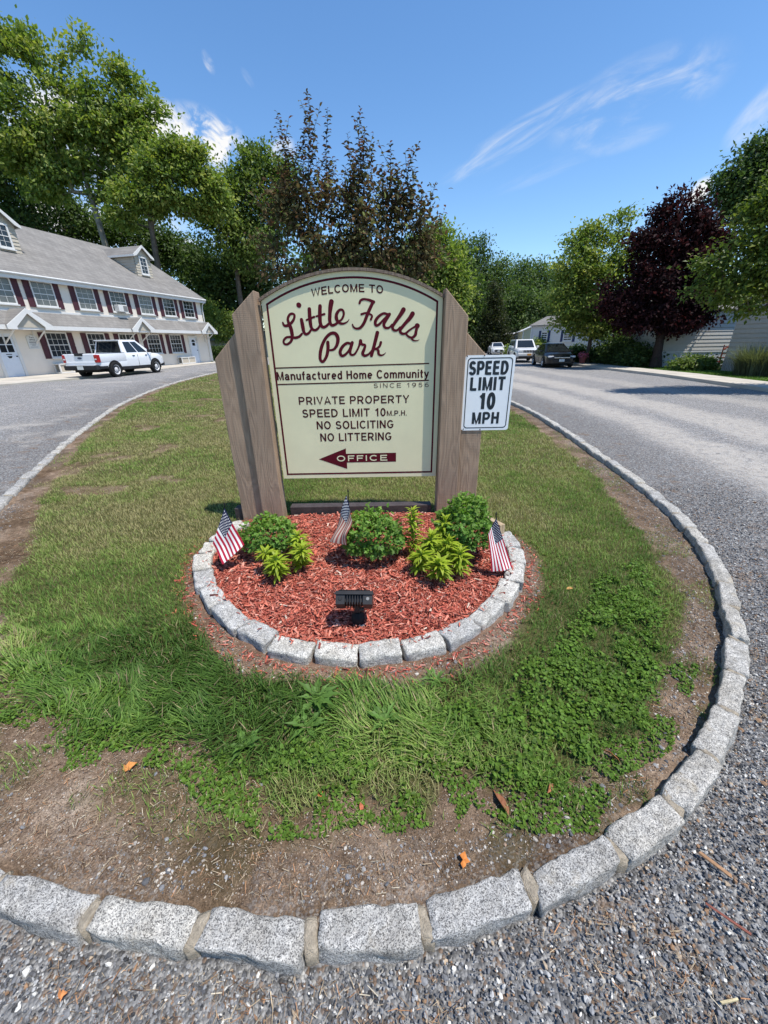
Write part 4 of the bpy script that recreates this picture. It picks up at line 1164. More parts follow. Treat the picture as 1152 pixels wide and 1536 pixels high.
mb = MB(); stroke_y = YB - 0.0012
oA, kA, oB, kB = (400, 440), 8.229, (520, 440), 8.861
STR = [
    (oA, kA, [(200, 362), (215, 395), (250, 400), (300, 370), (335, 320), (343, 270), (320, 252), (285, 262), (262, 310), (270, 360), (298, 430), (314, 500), (315, 550), (295, 600), (250, 630), (215, 618), (212, 580), (245, 545), (300, 540), (350, 548), (400, 535), (435, 500)],
     [22, 34, 34, 32, 30, 28, 28, 30, 34, 44, 46, 44, 36, 30, 28, 28, 28, 28, 30, 34, 30, 26]),
    (oA, kA, [(430, 325), (448, 420), (460, 478), (485, 505), (520, 490), (545, 455)], [40, 46, 44, 36, 30, 26]),
    (oA, kA, [(395, 145), (399, 147)], [58, 58]),
    (oA, kA, [(527, 195), (533, 300), (545, 395), (563, 440), (600, 455), (635, 432), (655, 400)], [44, 46, 46, 42, 34, 30, 26]),
    (oA, kA, [(492, 330), (588, 290)], [22, 26]),
    (oA, kA, [(659, 158), (657, 260), (662, 360), (685, 412), (725, 412), (768, 375)], [44, 46, 46, 42, 34, 28]),
    (oA, kA, [(614, 284), (714, 256)], [22, 26]),
    (oA, kA, [(800, 104), (788, 170), (780, 265), (780, 345), (803, 393), (848, 383), (888, 350)], [58, 54, 44, 44, 38, 32, 26]),
    (oA, kA, [(885, 352), (930, 315), (952, 255), (938, 208), (898, 207), (862, 262), (866, 325), (905, 368), (955, 372), (998, 348), (1018, 320)], [24, 26, 28, 28, 30, 38, 44, 36, 28, 18, 6]),
    (oA, kA, [(755, 605), (757, 690), (738, 780), (697, 842), (664, 820), (662, 740), (684, 645), (728, 555), (790, 497), (848, 498), (880, 555), (868, 635), (830, 690), (786, 702)],
     [42, 42, 40, 34, 38, 42, 42, 38, 36, 38, 46, 44, 34, 26]),
    (oA, kA, [(1040, 622), (990, 615), (935, 660), (907, 722), (925, 770), (968, 758), (1018, 700), (1055, 610)], [30, 34, 38, 42, 34, 28, 28, 30]),
    (oB, kB, [(75, 655), (48, 755), (55, 812), (100, 812), (140, 755), (172, 680), (185, 632)], [42, 44, 36, 28, 26, 28, 46]),
    (oB, kB, [(188, 640), (205, 678), (245, 690), (232, 745), (212, 800), (240, 828), (290, 810), (335, 760)], [36, 34, 34, 42, 42, 34, 26, 24]),
    (oB, kB, [(408, 524), (372, 670), (330, 826)], [50, 46, 44]),
    (oB, kB, [(345, 755), (398, 735), (438, 702), (455, 652)], [22, 28, 32, 36]),
    (oB, kB, [(392, 735), (420, 762), (426, 808), (462, 824), (500, 808), (520, 785)], [30, 38, 36, 26, 16, 5]),
    (oB, kB, [(172, 130), (186, 94), (232, 78), (300, 90), (360, 116)], [30, 30, 28, 34, 40]),
    (oB, kB, [(352, 112), (306, 210), (268, 300), (230, 395), (180, 458), (125, 468), (90, 445), (78, 415)], [40, 42, 44, 42, 40, 36, 28, 20]),
    (oB, kB, [(196, 278), (255, 262), (308, 276), (338, 300), (322, 348)], [28, 26, 24, 26, 30]),
    (oB, kB, [(545, 278), (490, 268), (425, 308), (382, 372), (390, 425), (432, 412), (500, 340), (565, 275)], [30, 32, 36, 42, 34, 28, 28, 32]),
    (oB, kB, [(570, 278), (520, 355), (494, 415), (515, 458), (565, 455), (605, 415)], [40, 42, 42, 36, 28, 26]),
    (oB, kB, [(755, 218), (715, 285), (655, 370), (612, 440), (622, 485), (668, 492), (710, 452)], [60, 52, 44, 42, 38, 30, 26]),
    (oB, kB, [(876, 272), (838, 332), (768, 412), (712, 488), (728, 530), (778, 535), (830, 492)], [60, 52, 44, 42, 38, 30, 26]),
    (oB, kB, [(822, 500), (880, 458), (935, 432)], [26, 24, 30]),
    (oB, kB, [(935, 430), (941, 432)], [62, 62]),
    (oB, kB, [(938, 440), (922, 505), (912, 552), (872, 588), (828, 578), (792, 545)], [34, 40, 42, 34, 30, 26]),
    (oB, kB, [(850, 585), (888, 625), (935, 628), (966, 615)], [28, 24, 16, 5]),
]
for o_, k_, pts, wd in STR: stroke(pts, wd, o_, k_)
inv(mb.build('script_lettering', M['maroon']), board)
for xb, zb in ((BX0 + 0.02, 1.2), (BX1 - 0.018, 1.2), (BX0 + 0.02, 1.75), (BX1 - 0.018, 0.9)):
    pass

# ------------------------------------------------------------------ speed limit plate on the right outer post
YS = 3.538
tl, tr_, br_, bl = [ray_at(*p, YS) for p in ((698, 533), (772, 532), (763.5, 645), (692, 645.5))]
sx0, sx1 = (tl[0] + bl[0]) / 2, (tr_[0] + br_[0]) / 2; sz0, sz1 = (bl[1] + br_[1]) / 2, (tl[1] + tr_[1]) / 2
sl = empty('speed_limit_sign', ((sx0 + sx1) / 2, YS, sz0), 'small white metal speed limit plate with black lettering bolted to the right brown post', 'road sign')


def rrect(x0, x1, z0, z1, r, n=6):
    out = []
    for cx, cz, a0 in ((x1 - r, z1 - r, 0), (x0 + r, z1 - r, 90), (x0 + r, z0 + r, 180), (x1 - r, z0 + r, 270)):
        for i in range(n + 1):
            t = math.radians(a0 + 90 * i / n); out.append((cx + r * math.cos(t), cz + r * math.sin(t)))
    return out


mb = MB(); mb.prism(rrect(sx0, sx1, sz0, sz1, 0.022), 'y', YS, YS + 0.003); plate = inv(mb.build('plate', M['signwhite']), sl)
mb = MB(); a = rrect(sx0 + 0.02, sx1 - 0.02, sz0 + 0.02, sz1 - 0.02, 0.03); b = rrect(sx0 + 0.028, sx1 - 0.028, sz0 + 0.028, sz1 - 0.028, 0.024); n = len(a)
for i in range(n):
    j = (i + 1) % n; mb.poly([(q[0], YS - 0.001, q[1]) for q in (a[i], a[j], b[j], b[i])])
inv(mb.build('border_line', M['ink']), plate)
oS, kS = (670, 510), 9.6
for body, l, r, h in (('SPEED', (330, 405), (885, 398), 176), ('LIMIT', (345, 633), (842, 626), 178), ('10', (468, 880), (692, 878), 225), ('MPH', (370, 1125), (746, 1120), 166)):
    xa, za = ray_at(oS[0] + l[0] / kS, oS[1] + l[1] / kS, YS); xb, zb = ray_at(oS[0] + r[0] / kS, oS[1] + r[1] / kS, YS)
    hh = h / kS * 0.00600
    inv(text_mesh(body, xa, xb, (za + zb) / 2 - hh / 2, (za + zb) / 2 + hh / 2, YS - 0.0012, M['ink'], 'lettering', 0.215, spacing=0.20), plate)
for px, py in ((727, 533), (720, 644), (701, 534.5), (695, 643.5)):
    x, z = ray_at(px, py, YS); mb = MB()
    mb.lathe([(0, 0.006), (0.004, 0.005), (0.0055, 0.0)], 10, Matrix.Translation((x, YS, z)) @ Matrix.Rotation(math.pi / 2, 4, 'X'))
    inv(mb.build('bolt', M['rust']), sl)

# ------------------------------------------------------------------ leaf makers
SHAPES = {
    'rhomb': (np.array([(0, 0, 0), (0.45, 0.5, 0.10), (1, 0, -0.05), (0.45, -0.5, 0.10)]), np.array([(0, 2, 1), (0, 3, 2)])),
    'oval': (np.array([(0, 0, 0), (0.22, 0.36, 0.06), (0.6, 0.42, 0.08), (1, 0, -0.12), (0.6, -0.42, 0.08), (0.22, -0.36, 0.06), (0.5, 0, 0.0)]),
             np.array([(6, 0, 1), (6, 1, 2), (6, 2, 3), (6, 3, 4), (6, 4, 5), (6, 5, 0)])),
    'lance': (np.array([(0, 0.12, 0), (0, -0.12, 0), (0.35, 0.5, 0.10), (0.35, -0.5, 0.10), (0.7, 0.36, 0.04), (0.7, -0.36, 0.04), (1, 0, -0.14)]),
              np.array([(0, 1, 3), (0, 3, 2), (2, 3, 5), (2, 5, 4), (4, 5, 6)])),
    'lobed': (np.array([(0.45, 0, 0.02), (0, 0, 0), (0.2, 0.34, 0.05), (0.36, 0.2, 0.03), (0.58, 0.5, 0.06), (0.68, 0.22, 0.03), (1, 0, -0.08), (0.68, -0.22, 0.03), (0.58, -0.5, 0.06), (0.36, -0.2, 0.03), (0.2, -0.34, 0.05)]),
              np.array([(0, i, i + 1 if i < 10 else 1) for i in range(1, 11)])),
}


def unit(a): return a / (np.linalg.norm(a, axis=-1, keepdims=True) + 1e-9)


def leaves_np(P, D, N, L, W, col, shape='rhomb'):
    sv, sf = SHAPES[shape]
    D = unit(D); T = unit(np.cross(N, D)); N = np.cross(D, T)
    V = P[:, None, :] + sv[None, :, 0:1] * (D * L[:, None])[:, None, :] + sv[None, :, 1:2] * (T * W[:, None])[:, None, :] + sv[None, :, 2:3] * (N * L[:, None])[:, None, :]
    n, m = len(P), len(sv)
    F = (sf[None] + (np.arange(n) * m)[:, None, None]).reshape(-1, sf.shape[1])
    return V.reshape(-1, 3), F, np.repeat(col, m, 0)


def merge(parts):
    V, F, Cc, off = [], [], [], 0
    for v, f, c in parts: V.append(v); F.append(f + off); Cc.append(c); off += len(v)
    return np.concatenate(V), np.concatenate(F), np.concatenate(Cc)


# ------------------------------------------------------------------ the three round bushes of the bed
def mound(name, c, rx, ry, h, label, seed, n, light=1.0):
    rg = np.random.default_rng(seed)
    root = empty(name, c, label, 'bush', 'leafy round plants in the flower bed')
    d = unit(rg.normal(size=(n, 3))); d[:, 2] = np.abs(d[:, 2]) * 1.0 - 0.22
    d = unit(d)
    lump = 0.72 + 0.60 * (fbm(np.arctan2(d[:, 1], d[:, 0]) * 1.6 + seed, d[:, 2] * 3, seed, 3) - 0.3)
    r = lump * (1 - np.abs(rg.normal(0, 0.16, n))) * np.where(rg.random(n) < 0.06, 1.12, 1.0)
    P = d * r[:, None] * np.array([rx, ry, h * 0.62]) + np.array([0, 0, h * 0.42])
    ok = P[:, 2] > 0.01; P, d = P[ok], d[ok]; n = len(P)
    N = unit(d + np.array([0, 0, 0.7]) + rg.normal(0, 0.45, (n, 3)))
    D = unit(rg.normal(size=(n, 3)) + d * 0.9 - np.array([0, 0, 0.25]))
    L = rg.uniform(0.016, 0.046, n); g = rg.uniform(0.65, 1.35, n) * light
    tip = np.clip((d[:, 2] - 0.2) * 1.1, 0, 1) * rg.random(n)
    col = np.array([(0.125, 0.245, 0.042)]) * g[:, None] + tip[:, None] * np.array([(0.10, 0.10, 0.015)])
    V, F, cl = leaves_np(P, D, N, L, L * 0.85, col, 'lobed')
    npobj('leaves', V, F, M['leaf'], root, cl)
    mb = MB()
    for i in range(22):
        a = rg.uniform(0, 6.28); q = rg.uniform(0.3, 0.85)
        mb.tube([(0, 0, -0.03), (0.3 * q * rx * math.cos(a), 0.3 * q * ry * math.sin(a), h * 0.3), (q * rx * math.cos(a), q * ry * math.sin(a), h * (0.95 - q * 0.4))], [0.004, 0.003, 0.0015], 5)
    mb.build('stems', M['bark'], root)


mound('round_bush', (-0.94, 2.80, 0.11), 0.27, 0.23, 0.34, 'leafy green round bush in front of the left posts beside the left flag', 4, 1900)
mound('round_bush', (-0.10, 2.66, 0.12), 0.275, 0.25, 0.43, 'leafy green round bush in the middle of the flower bed beside the drooping flag', 5, 2700)
mound('round_bush', (0.635, 2.72, 0.12), 0.25, 0.25, 0.52, 'large leafy green round bush in front of the right posts beside the right flag', 6, 3500)


def lily(c, h, label, seed, n=46, spread=1.0, lean=(0, 0)):
    rg = np.random.default_rng(seed)
    root = empty('lily_plant', c, label, 'plant', 'yellow-green lily plants in the flower bed')
    t = np.sort(rg.uniform(0.12, 1, n)); P = np.stack([lean[0] * t ** 2 * h, lean[1] * t ** 2 * h, t * h], -1)
    a = np.arange(n) * 2.4 + rg.normal(0, 0.3, n)
    el = np.where(t > 0.9, rg.uniform(0.3, 1.2, n), rg.uniform(-0.05, 0.55, n))
    D = np.stack([np.cos(a) * np.cos(el), np.sin(a) * np.cos(el), np.sin(el)], -1)
    N = unit(np.array([0, 0, 1.0]) - D * np.sin(el)[:, None] + rg.normal(0, 0.12, (n, 3)))
    L = rg.uniform(0.070, 0.110, n) * spread * np.where(t > 0.93, 0.75, 1.0) * (0.8 + 0.3 * np.sin(t * 2.6))
    col = np.array([(0.25, 0.345, 0.032)]) * rg.uniform(0.8, 1.25, (n, 1)) + np.clip(t - 0.5, 0, 1)[:, None] * np.array([(0.20, 0.17, 0.01)])
    V, F, cl = leaves_np(P, D, N, L, L * 0.25, col, 'lance')
    npobj('leaves', V, F, M['leaf'], root, cl)
    mb = MB(); mb.tube([(0, 0, -0.03), (0, 0, h * 0.5), (lean[0] * h, lean[1] * h, h)], [0.005, 0.004, 0.003], 6)
    mb.build('stem', M['lilystem'], root)


M['lilystem'] = plain('lily_stem', (0.10, 0.16, 0.03), 0.6)
LIL = [((-0.80, 2.52, 0.12), 0.19, 'short lily plant at the front of the left pair, nearest the spotlight', 1.0), ((-0.66, 2.64, 0.12), 0.22, 'lily plant at the right of the left cluster, reaching towards the middle bush', 1.0),
       ((-0.88, 2.66, 0.12), 0.19, 'lily plant at the left of the left cluster, close in front of the left bush', 0.95), ((-0.70, 2.80, 0.12), 0.24, 'lily plant at the back of the left cluster, tucked against the left bush', 0.9),
       ((0.40, 2.50, 0.12), 0.20, 'front lily plant of the right cluster, with the brightest yellow rosette', 1.05), ((0.26, 2.62, 0.12), 0.20, 'lily plant at the left front of the right cluster', 1.0),
       ((0.56, 2.60, 0.12), 0.20, 'lily plant at the right of the right cluster, under the right bush', 1.0), ((0.34, 2.72, 0.12), 0.27, 'lily plant in the middle of the right cluster', 1.0),
       ((0.46, 2.82, 0.12), 0.36, 'tall lily stalk in front of the right bush, against the dark base beam', 0.9), ((0.23, 2.88, 0.12), 0.42, 'tallest lily stalk, standing just right of the middle bush', 0.9),
       ((0.50, 2.68, 0.12), 0.26, 'lily plant between the tall stalk and the right bush, behind the front rosettes', 0.95)]
for i, (c, h, lb, spd) in enumerate(LIL): lily((c[0] * 0.97, c[1] - (0.14 if c[0] < 0 else 0.19), c[2]), h, lb, 40 + i, 60 + int(h * 130), spd, (rng.normal(0, 0.12), rng.normal(-0.1, 0.1)))
mb_ = np.random.default_rng(9)


# ------------------------------------------------------------------ the three stick flags
def flag(corners, stick, label, waves, mats, seed, amp=0.012):
    """corners: world points hoist-top, hoist-bottom, fly-top, fly-bottom"""
    T0, H1, F0, F1 = [np.array(c, float) for c in corners]
    base = np.array(stick[1], float)
    root = empty('stick_flag', base, label, 'flag', 'small stars and stripes flags in the flower bed')
    nrm = np.cross(H1 - T0, F0 - T0); nrm /= np.linalg.norm(nrm)
    if nrm[1] > 0: nrm = -nrm

    def P(u, v):
        p = T0 * (1 - u) * (1 - v) + H1 * u * (1 - v) + F0 * (1 - u) * v + F1 * u * v
        return p + nrm * (amp * math.sin(waves[0] * u + waves[1] * v + waves[2]) + amp * 0.5 * math.sin(9 * u - 3 * v + 1)) * (0.25 + v)

    nu, nv = 26, 20; mb = MB(); V = [P(i / nu, j / nv) - base for i in range(nu + 1) for j in range(nv + 1)]
    for i in range(nu):
        for j in range(nv):
            canton = i < 14 and j < 8
            mb.add([V[i * (nv + 1) + j], V[(i + 1) * (nv + 1) + j], V[(i + 1) * (nv + 1) + j + 1], V[i * (nv + 1) + j + 1]], [(0, 1, 2, 3)], 2 if canton else (i // 2) % 2)
    me = bpy.data.meshes.new('cloth'); me.from_pydata(mb.v, [], mb.f)
    for m_ in mats: me.materials.append(M[m_])
    me.polygons.foreach_set('material_index', mb.m)
    bm = bmesh.new(); bm.from_mesh(me); bmesh.ops.remove_doubles(bm, verts=bm.verts, dist=1e-5); bm.to_mesh(me); bm.free()
    me.polygons.foreach_set('use_smooth', [True] * len(me.polygons))
    cl = link('cloth', me, root)
    mb = MB(); wid = np.linalg.norm(F0 - T0) * 0.4 / 12; hei = np.linalg.norm(H1 - T0) * 7 / 13 / 10
    r = min(wid, hei) * 0.66
    for row in range(9):
        for c in range(6 if row % 2 == 0 else 5):
            u = (7 / 13) * (row + 1) / 10; v = 0.4 * (2 * c + 1 + row % 2) / 12
            p = P(u, v) - base; du = P(u + 0.01, v) - P(u, v); dv = P(u, v + 0.01) - P(u, v); du /= np.linalg.norm(du); dv /= np.linalg.norm(dv)
            for side in (1, -1):
                mb.poly([p + nrm * 0.0016 * side + (du * math.cos(t) + dv * math.sin(t)) * (r if q % 2 == 0 else r * 0.45) for q, t in enumerate(np.linspace(0, 2 * math.pi, 10, endpoint=False))])
    mb.build('stars', M['flagwhite'], cl)
    mb = MB(); st, sb = np.array(stick[0]) - base, np.array([0, 0, -0.04]); mb.tube([st, (st + sb) / 2, sb], 0.0035, 8); mb.build('stick', M['blackdull'], root)
    mb = MB(); mb.lathe([(0, 0.028), (0.005, 0.012), (0.0065, 0.004), (0.003, -0.004), (0, -0.006)], 10, Matrix.Translation(st)); mb.build('finial', M['blackdull'], root)


def wp(px, py, y):
    x, z = ray_at(px, py, y); return (x, y, z)


flag([wp(337, 762, 2.66), wp(319, 815, 2.60), wp(366, 818, 2.62), wp(335, 846, 2.56)], [wp(337, 758, 2.665), wp(324, 850, 2.72)],
     'small spread flag of stars and stripes at the left side of the flower bed', (3.0, 5.0, 0.4), ['flagred', 'flagwhite', 'flagblue'], 1, 0.010)
flag([wp(521, 742, 2.66), wp(528, 784, 2.50), wp(494, 812, 2.62), wp(518, 818, 2.46)], [wp(522, 738, 2.67), wp(529, 850, 2.66)],
     'small drooping faded flag of stars and stripes hanging limp beside the middle bush', (4.0, 6.0, 1.0), ['flagpale_r', 'flagpale_w', 'flagblue'], 2, 0.014)
flag([wp(744, 777, 2.48), wp(732, 802, 2.46), wp(770, 852, 2.44), wp(737, 858, 2.41)], [wp(744, 772, 2.485), wp(752, 864, 2.52)],
     'small hanging flag of stars and stripes at the right side of the flower bed', (5.0, 3.0, 2.0), ['flagred', 'flagwhite', 'flagblue'], 3, 0.010)

# ------------------------------------------------------------------ raw timber edging at the right end of the bed
mb = MB(); mb.box((0, 0, 0.0), (0.055, 0.56, 0.09), bev=0.004)
o = mb.build('edging_board', M['timber']); o.location = (0.93, 3.30, 0.155); o.rotation_euler = (-0.05, 0, 0.42)
tag(o, 'raw pale timber edging board running from the right post to the bed edging', 'board')

# ------------------------------------------------------------------ black spotlight
sp0 = (-0.185, 1.93, 0.10)
sl_ = empty('spotlight', sp0, 'black metal garden spotlight on a short stake in the red mulch, aimed at the sign', 'spotlight', rz=-0.04)
mb = MB()
HZ = 0.045
prof = [(-0.034, 0.196), (-0.080, 0.150), (-0.046, 0.092), (0.0, 0.078), (0.048, 0.12)]
prof = [(a, b + HZ) for a, b in prof]
mb.prism(prof, 'x', -0.108, -0.054); mb.prism(prof, 'x', 0.054, 0.108)
core = [(a, b + HZ) for a, b in [(-0.020, 0.180), (-0.055, 0.146), (-0.030, 0.098), (0.0, 0.080), (0.044, 0.12)]]
mb.prism(core, 'x', -0.0545, 0.0545)
for i in range(6):
    x = -0.0395 + i * 0.0158; mb.prism(prof, 'x', x - 0.0022, x + 0.0022)
for q in ([(-0.040, 0.204), (-0.047, 0.197), (-0.036, 0.186), (-0.026, 0.192)],): mb.prism([(a, b + HZ) for a, b in q], 'x', -0.114, 0.114)
mb.prism([(-0.028, 0.1945 + HZ), (-0.020, 0.2025 + HZ), (0.062, 0.122 + HZ), (0.051, 0.118 + HZ)], 'x', -0.112, 0.112)
hs = mb.build('housing', M['black'], sl_)
mb = MB(); mb.prism([(a, b + HZ) for a, b in [(-0.018, 0.2035), (-0.015, 0.2065), (0.060, 0.132), (0.057, 0.129)]], 'x', -0.095, 0.095); mb.build('lens', M['blackdull'], hs)
dirn = Vector((0, -0.707, 0.707))
for x, mt in ((-0.082, 'black'), (0.082, 'steel')):
    mb = MB(); c = Vector((x, -0.057, 0.173 + HZ)) + dirn * 0.001
    mb.lathe([(0, 0.0035), (0.009, 0.0035), (0.0115, 0.0)], 16, Matrix.Translation(c) @ dirn.to_track_quat('Z', 'Y').to_matrix().to_4x4())
    mb.box(c + dirn * 0.004, (0.012, 0.0022, 0.001), rot=dirn.to_track_quat('Z', 'Y').to_matrix())
    mb.build('screw', M[mt], hs)
mb = MB(); mb.box((0.01, 0.0, 0.105), (0.036, 0.03, 0.055), bev=0.004); mb.lathe([(0, 0.02), (0.015, 0.02), (0.015, -0.02), (0, -0.02)], 14, Matrix.Translation((0.032, 0, 0.098)) @ Matrix.Rotation(math.pi / 2, 4, 'Y')); mb.build('knuckle', M['black'], sl_, smooth=True)
mb = MB(); mb.lathe([(0, 0.078), (0.022, 0.078), (0.026, 0.072), (0.04, 0.055), (0.043, 0.03), (0.036, 0.0), (0.022, -0.03), (0, -0.03)], 20, Matrix.Translation((0.012, 0, 0))); mb.build('stake', M['blackdull'], sl_, smooth=True)

# ------------------------------------------------------------------ dandelion-like weeds in the front of the lawn
def weed(x, y, L0, n, seed, label):
    rg = np.random.default_rng(seed); z = float(soil_h(np.array([x]), np.array([y]))[0])
    a = np.arange(n) * 2.4 + rg.normal(0, 0.2, n); el = rg.uniform(0.15, 0.7, n)
    D = np.stack([np.cos(a) * np.cos(el), np.sin(a) * np.cos(el), np.sin(el)], -1); L = L0 * rg.uniform(0.7, 1.15, n)
    V, F, cl = leaves_np(np.tile(np.array([[0, 0, 0.03]]), (n, 1)), D, unit(np.array([0, 0, 1.0]) - D * 0.3 + rg.normal(0, 0.1, (n, 3))), L, L * 0.30, np.array([(0.13, 0.24, 0.05)]) * rg.uniform(0.8, 1.2, (n, 1)), 'lobed')
    o = npobj('weed_plant', V, F, M['leaf'], col=cl, loc=(x, y, z)); tag(o, label, 'weed', 'rosette weeds in the lawn')


for i, (px, py, L0, n, lb) in enumerate(((472, 1068, 0.12, 11, 'large pale green rosette weed in the tall grass below the spotlight'), (455, 1110, 0.11, 10, 'rosette weed at the front edge of the tall grass, left of the middle'),
                                         (362, 1135, 0.10, 9, 'rosette weed at the left front of the grass above the bare soil'), (572, 1100, 0.11, 10, 'rosette weed in the grass right of the spotlight, towards the clover'), (650, 1040, 0.09, 9, 'small rosette weed in the grass between the bed edging and the clover'))):
    y_ = 1.7 / math.tan(PITCH + math.atan((py - 768) / FPX)); weed((px - 576) / FPX * (y_ * math.cos(PITCH) + 1.62 * math.sin(PITCH)), y_, L0, n, 300 + i, lb)

# ------------------------------------------------------------------ fallen leaves and bark
def fallen(x, y, L, W, col, label, yaw, cat='leaf', name='fallen_leaf', shape='lobed', z=None, roll=0.3):
    rg = np.random.default_rng(int(abs(x * 1000)) + 3)
    sv, sf = SHAPES[shape]
    V = sv * np.array([L, W, L * 1.4]); V[:, 2] += 0.1 * L * np.sin(V[:, 1] / W * 5); V = V + rg.normal(0, 0.002, V.shape)
    V = np.concatenate([V, V - np.array([0, 0, 0.0012])]); m = len(sv); F = np.concatenate([sf, sf[:, ::-1] + m])
    o = npobj(name, V, F, M['deadleaf'], col=np.repeat(np.array([col]), len(V), 0) * rg.uniform(0.8, 1.2, (len(V), 1)))
    zz_ = (float(soil_h(np.array([x]), np.array([y]))[0]) if inside(np.array([x]), np.array([y]), ISLAND)[0] else float(zg(x, y)) + 0.012) if z is None else z
    o.location = (x, y, zz_ + 0.012); o.rotation_euler = (roll * 0.5, -roll * 0.5, yaw)
    tag(o, label, cat, 'fallen leaves and bark')


fallen(-1.12, 1.05, 0.055, 0.04, (0.50, 0.21, 0.06), 'bright orange fallen leaf on the soil at the left front of the grass', 0.5)
fallen(0.99, 1.06, 0.085, 0.03, (0.30, 0.12, 0.05), 'long curled brown leaf on the soil between the clover and the right kerb', 2.3, shape='oval')
fallen(0.245, 0.70, 0.05, 0.04, (0.48, 0.17, 0.04), 'torn orange leaf beside the kerb straight below the sign post', 1.2)
fallen(-0.95, 0.45, 0.028, 0.028, (0.5, 0.2, 0.07), 'small orange leaf scrap on the gravel in the lower left corner', 0.2)
fallen(0.45, 0.86, 0.10, 0.045, (0.24, 0.10, 0.05), 'dark reddish brown shrivelled leaf in a bare patch at the edge of the clover', 1.9, shape='oval')
fallen(-0.28, 0.93, 0.03, 0.022, (0.42, 0.13, 0.05), 'small rust red leaf on the soil in front of the grass tuft', 0.9, shape='oval')
fallen(-0.10, 0.88, 0.032, 0.022, (0.46, 0.14, 0.07), 'small red leaf on the bare soil at the front of the grass', 2.0, shape='oval')
fallen(0.62, 0.93, 0.055, 0.02, (0.28, 0.11, 0.05), 'narrow dark brown leaf lying at the lower edge of the clover', 0.7, shape='oval')
fallen(1.33, 2.35, 0.05, 0.022, (0.5, 0.26, 0.09), 'orange leaf lying in the grass right of the flower bed', 0.1, shape='oval')
for (x, y, L, W, yaw, lb) in ((1.13, 0.72, 0.09, 0.014, 2.3, 'short brown strip of bark on the gravel outside the right bend of the kerb'), (1.06, 0.585, 0.11, 0.008, 2.35, 'thin dark red twig on the gravel near the right bend of the kerb'),
                              (0.93, 0.42, 0.05, 0.006, 0.1, 'pale straw coloured twig on the gravel in the lower right corner')):
    P, F, cl = shards(np.zeros(1), np.zeros(1), np.zeros(1), np.array([L]), np.array([W]), np.array([0.006]), np.array([(0.30, 0.17, 0.09) if W > 0.01 else ((0.2, 0.07, 0.05) if L > 0.1 else (0.5, 0.42, 0.25))]), 0.05, yaw=np.array([yaw]))
    o = npobj('bark_strip', P, F, M['deadleaf'], col=cl); o.location = (x, y, 0.022); tag(o, lb, 'bark', 'fallen leaves and bark')
# ================================================================== trees
def blobs_px(lst, y, dr=0.75):
    """crown lobes measured on the photograph at a given distance -> (centre, radii)"""
    out = []
    for b in lst:
        px, py, rx, ry = b[:4]; yy_ = y + (b[4] if len(b) > 4 else 0)
        x, z = ray_at(px, py, yy_); x0, _ = ray_at(px - rx, py, yy_); x1, _ = ray_at(px + rx, py, yy_); _, z0 = ray_at(px, py + ry, yy_); _, z1 = ray_at(px, py - ry, yy_)
        r = (x1 - x0) / 2; out.append(((x, yy_, z), (r, r * dr, (z1 - z0) / 2)))
    return out


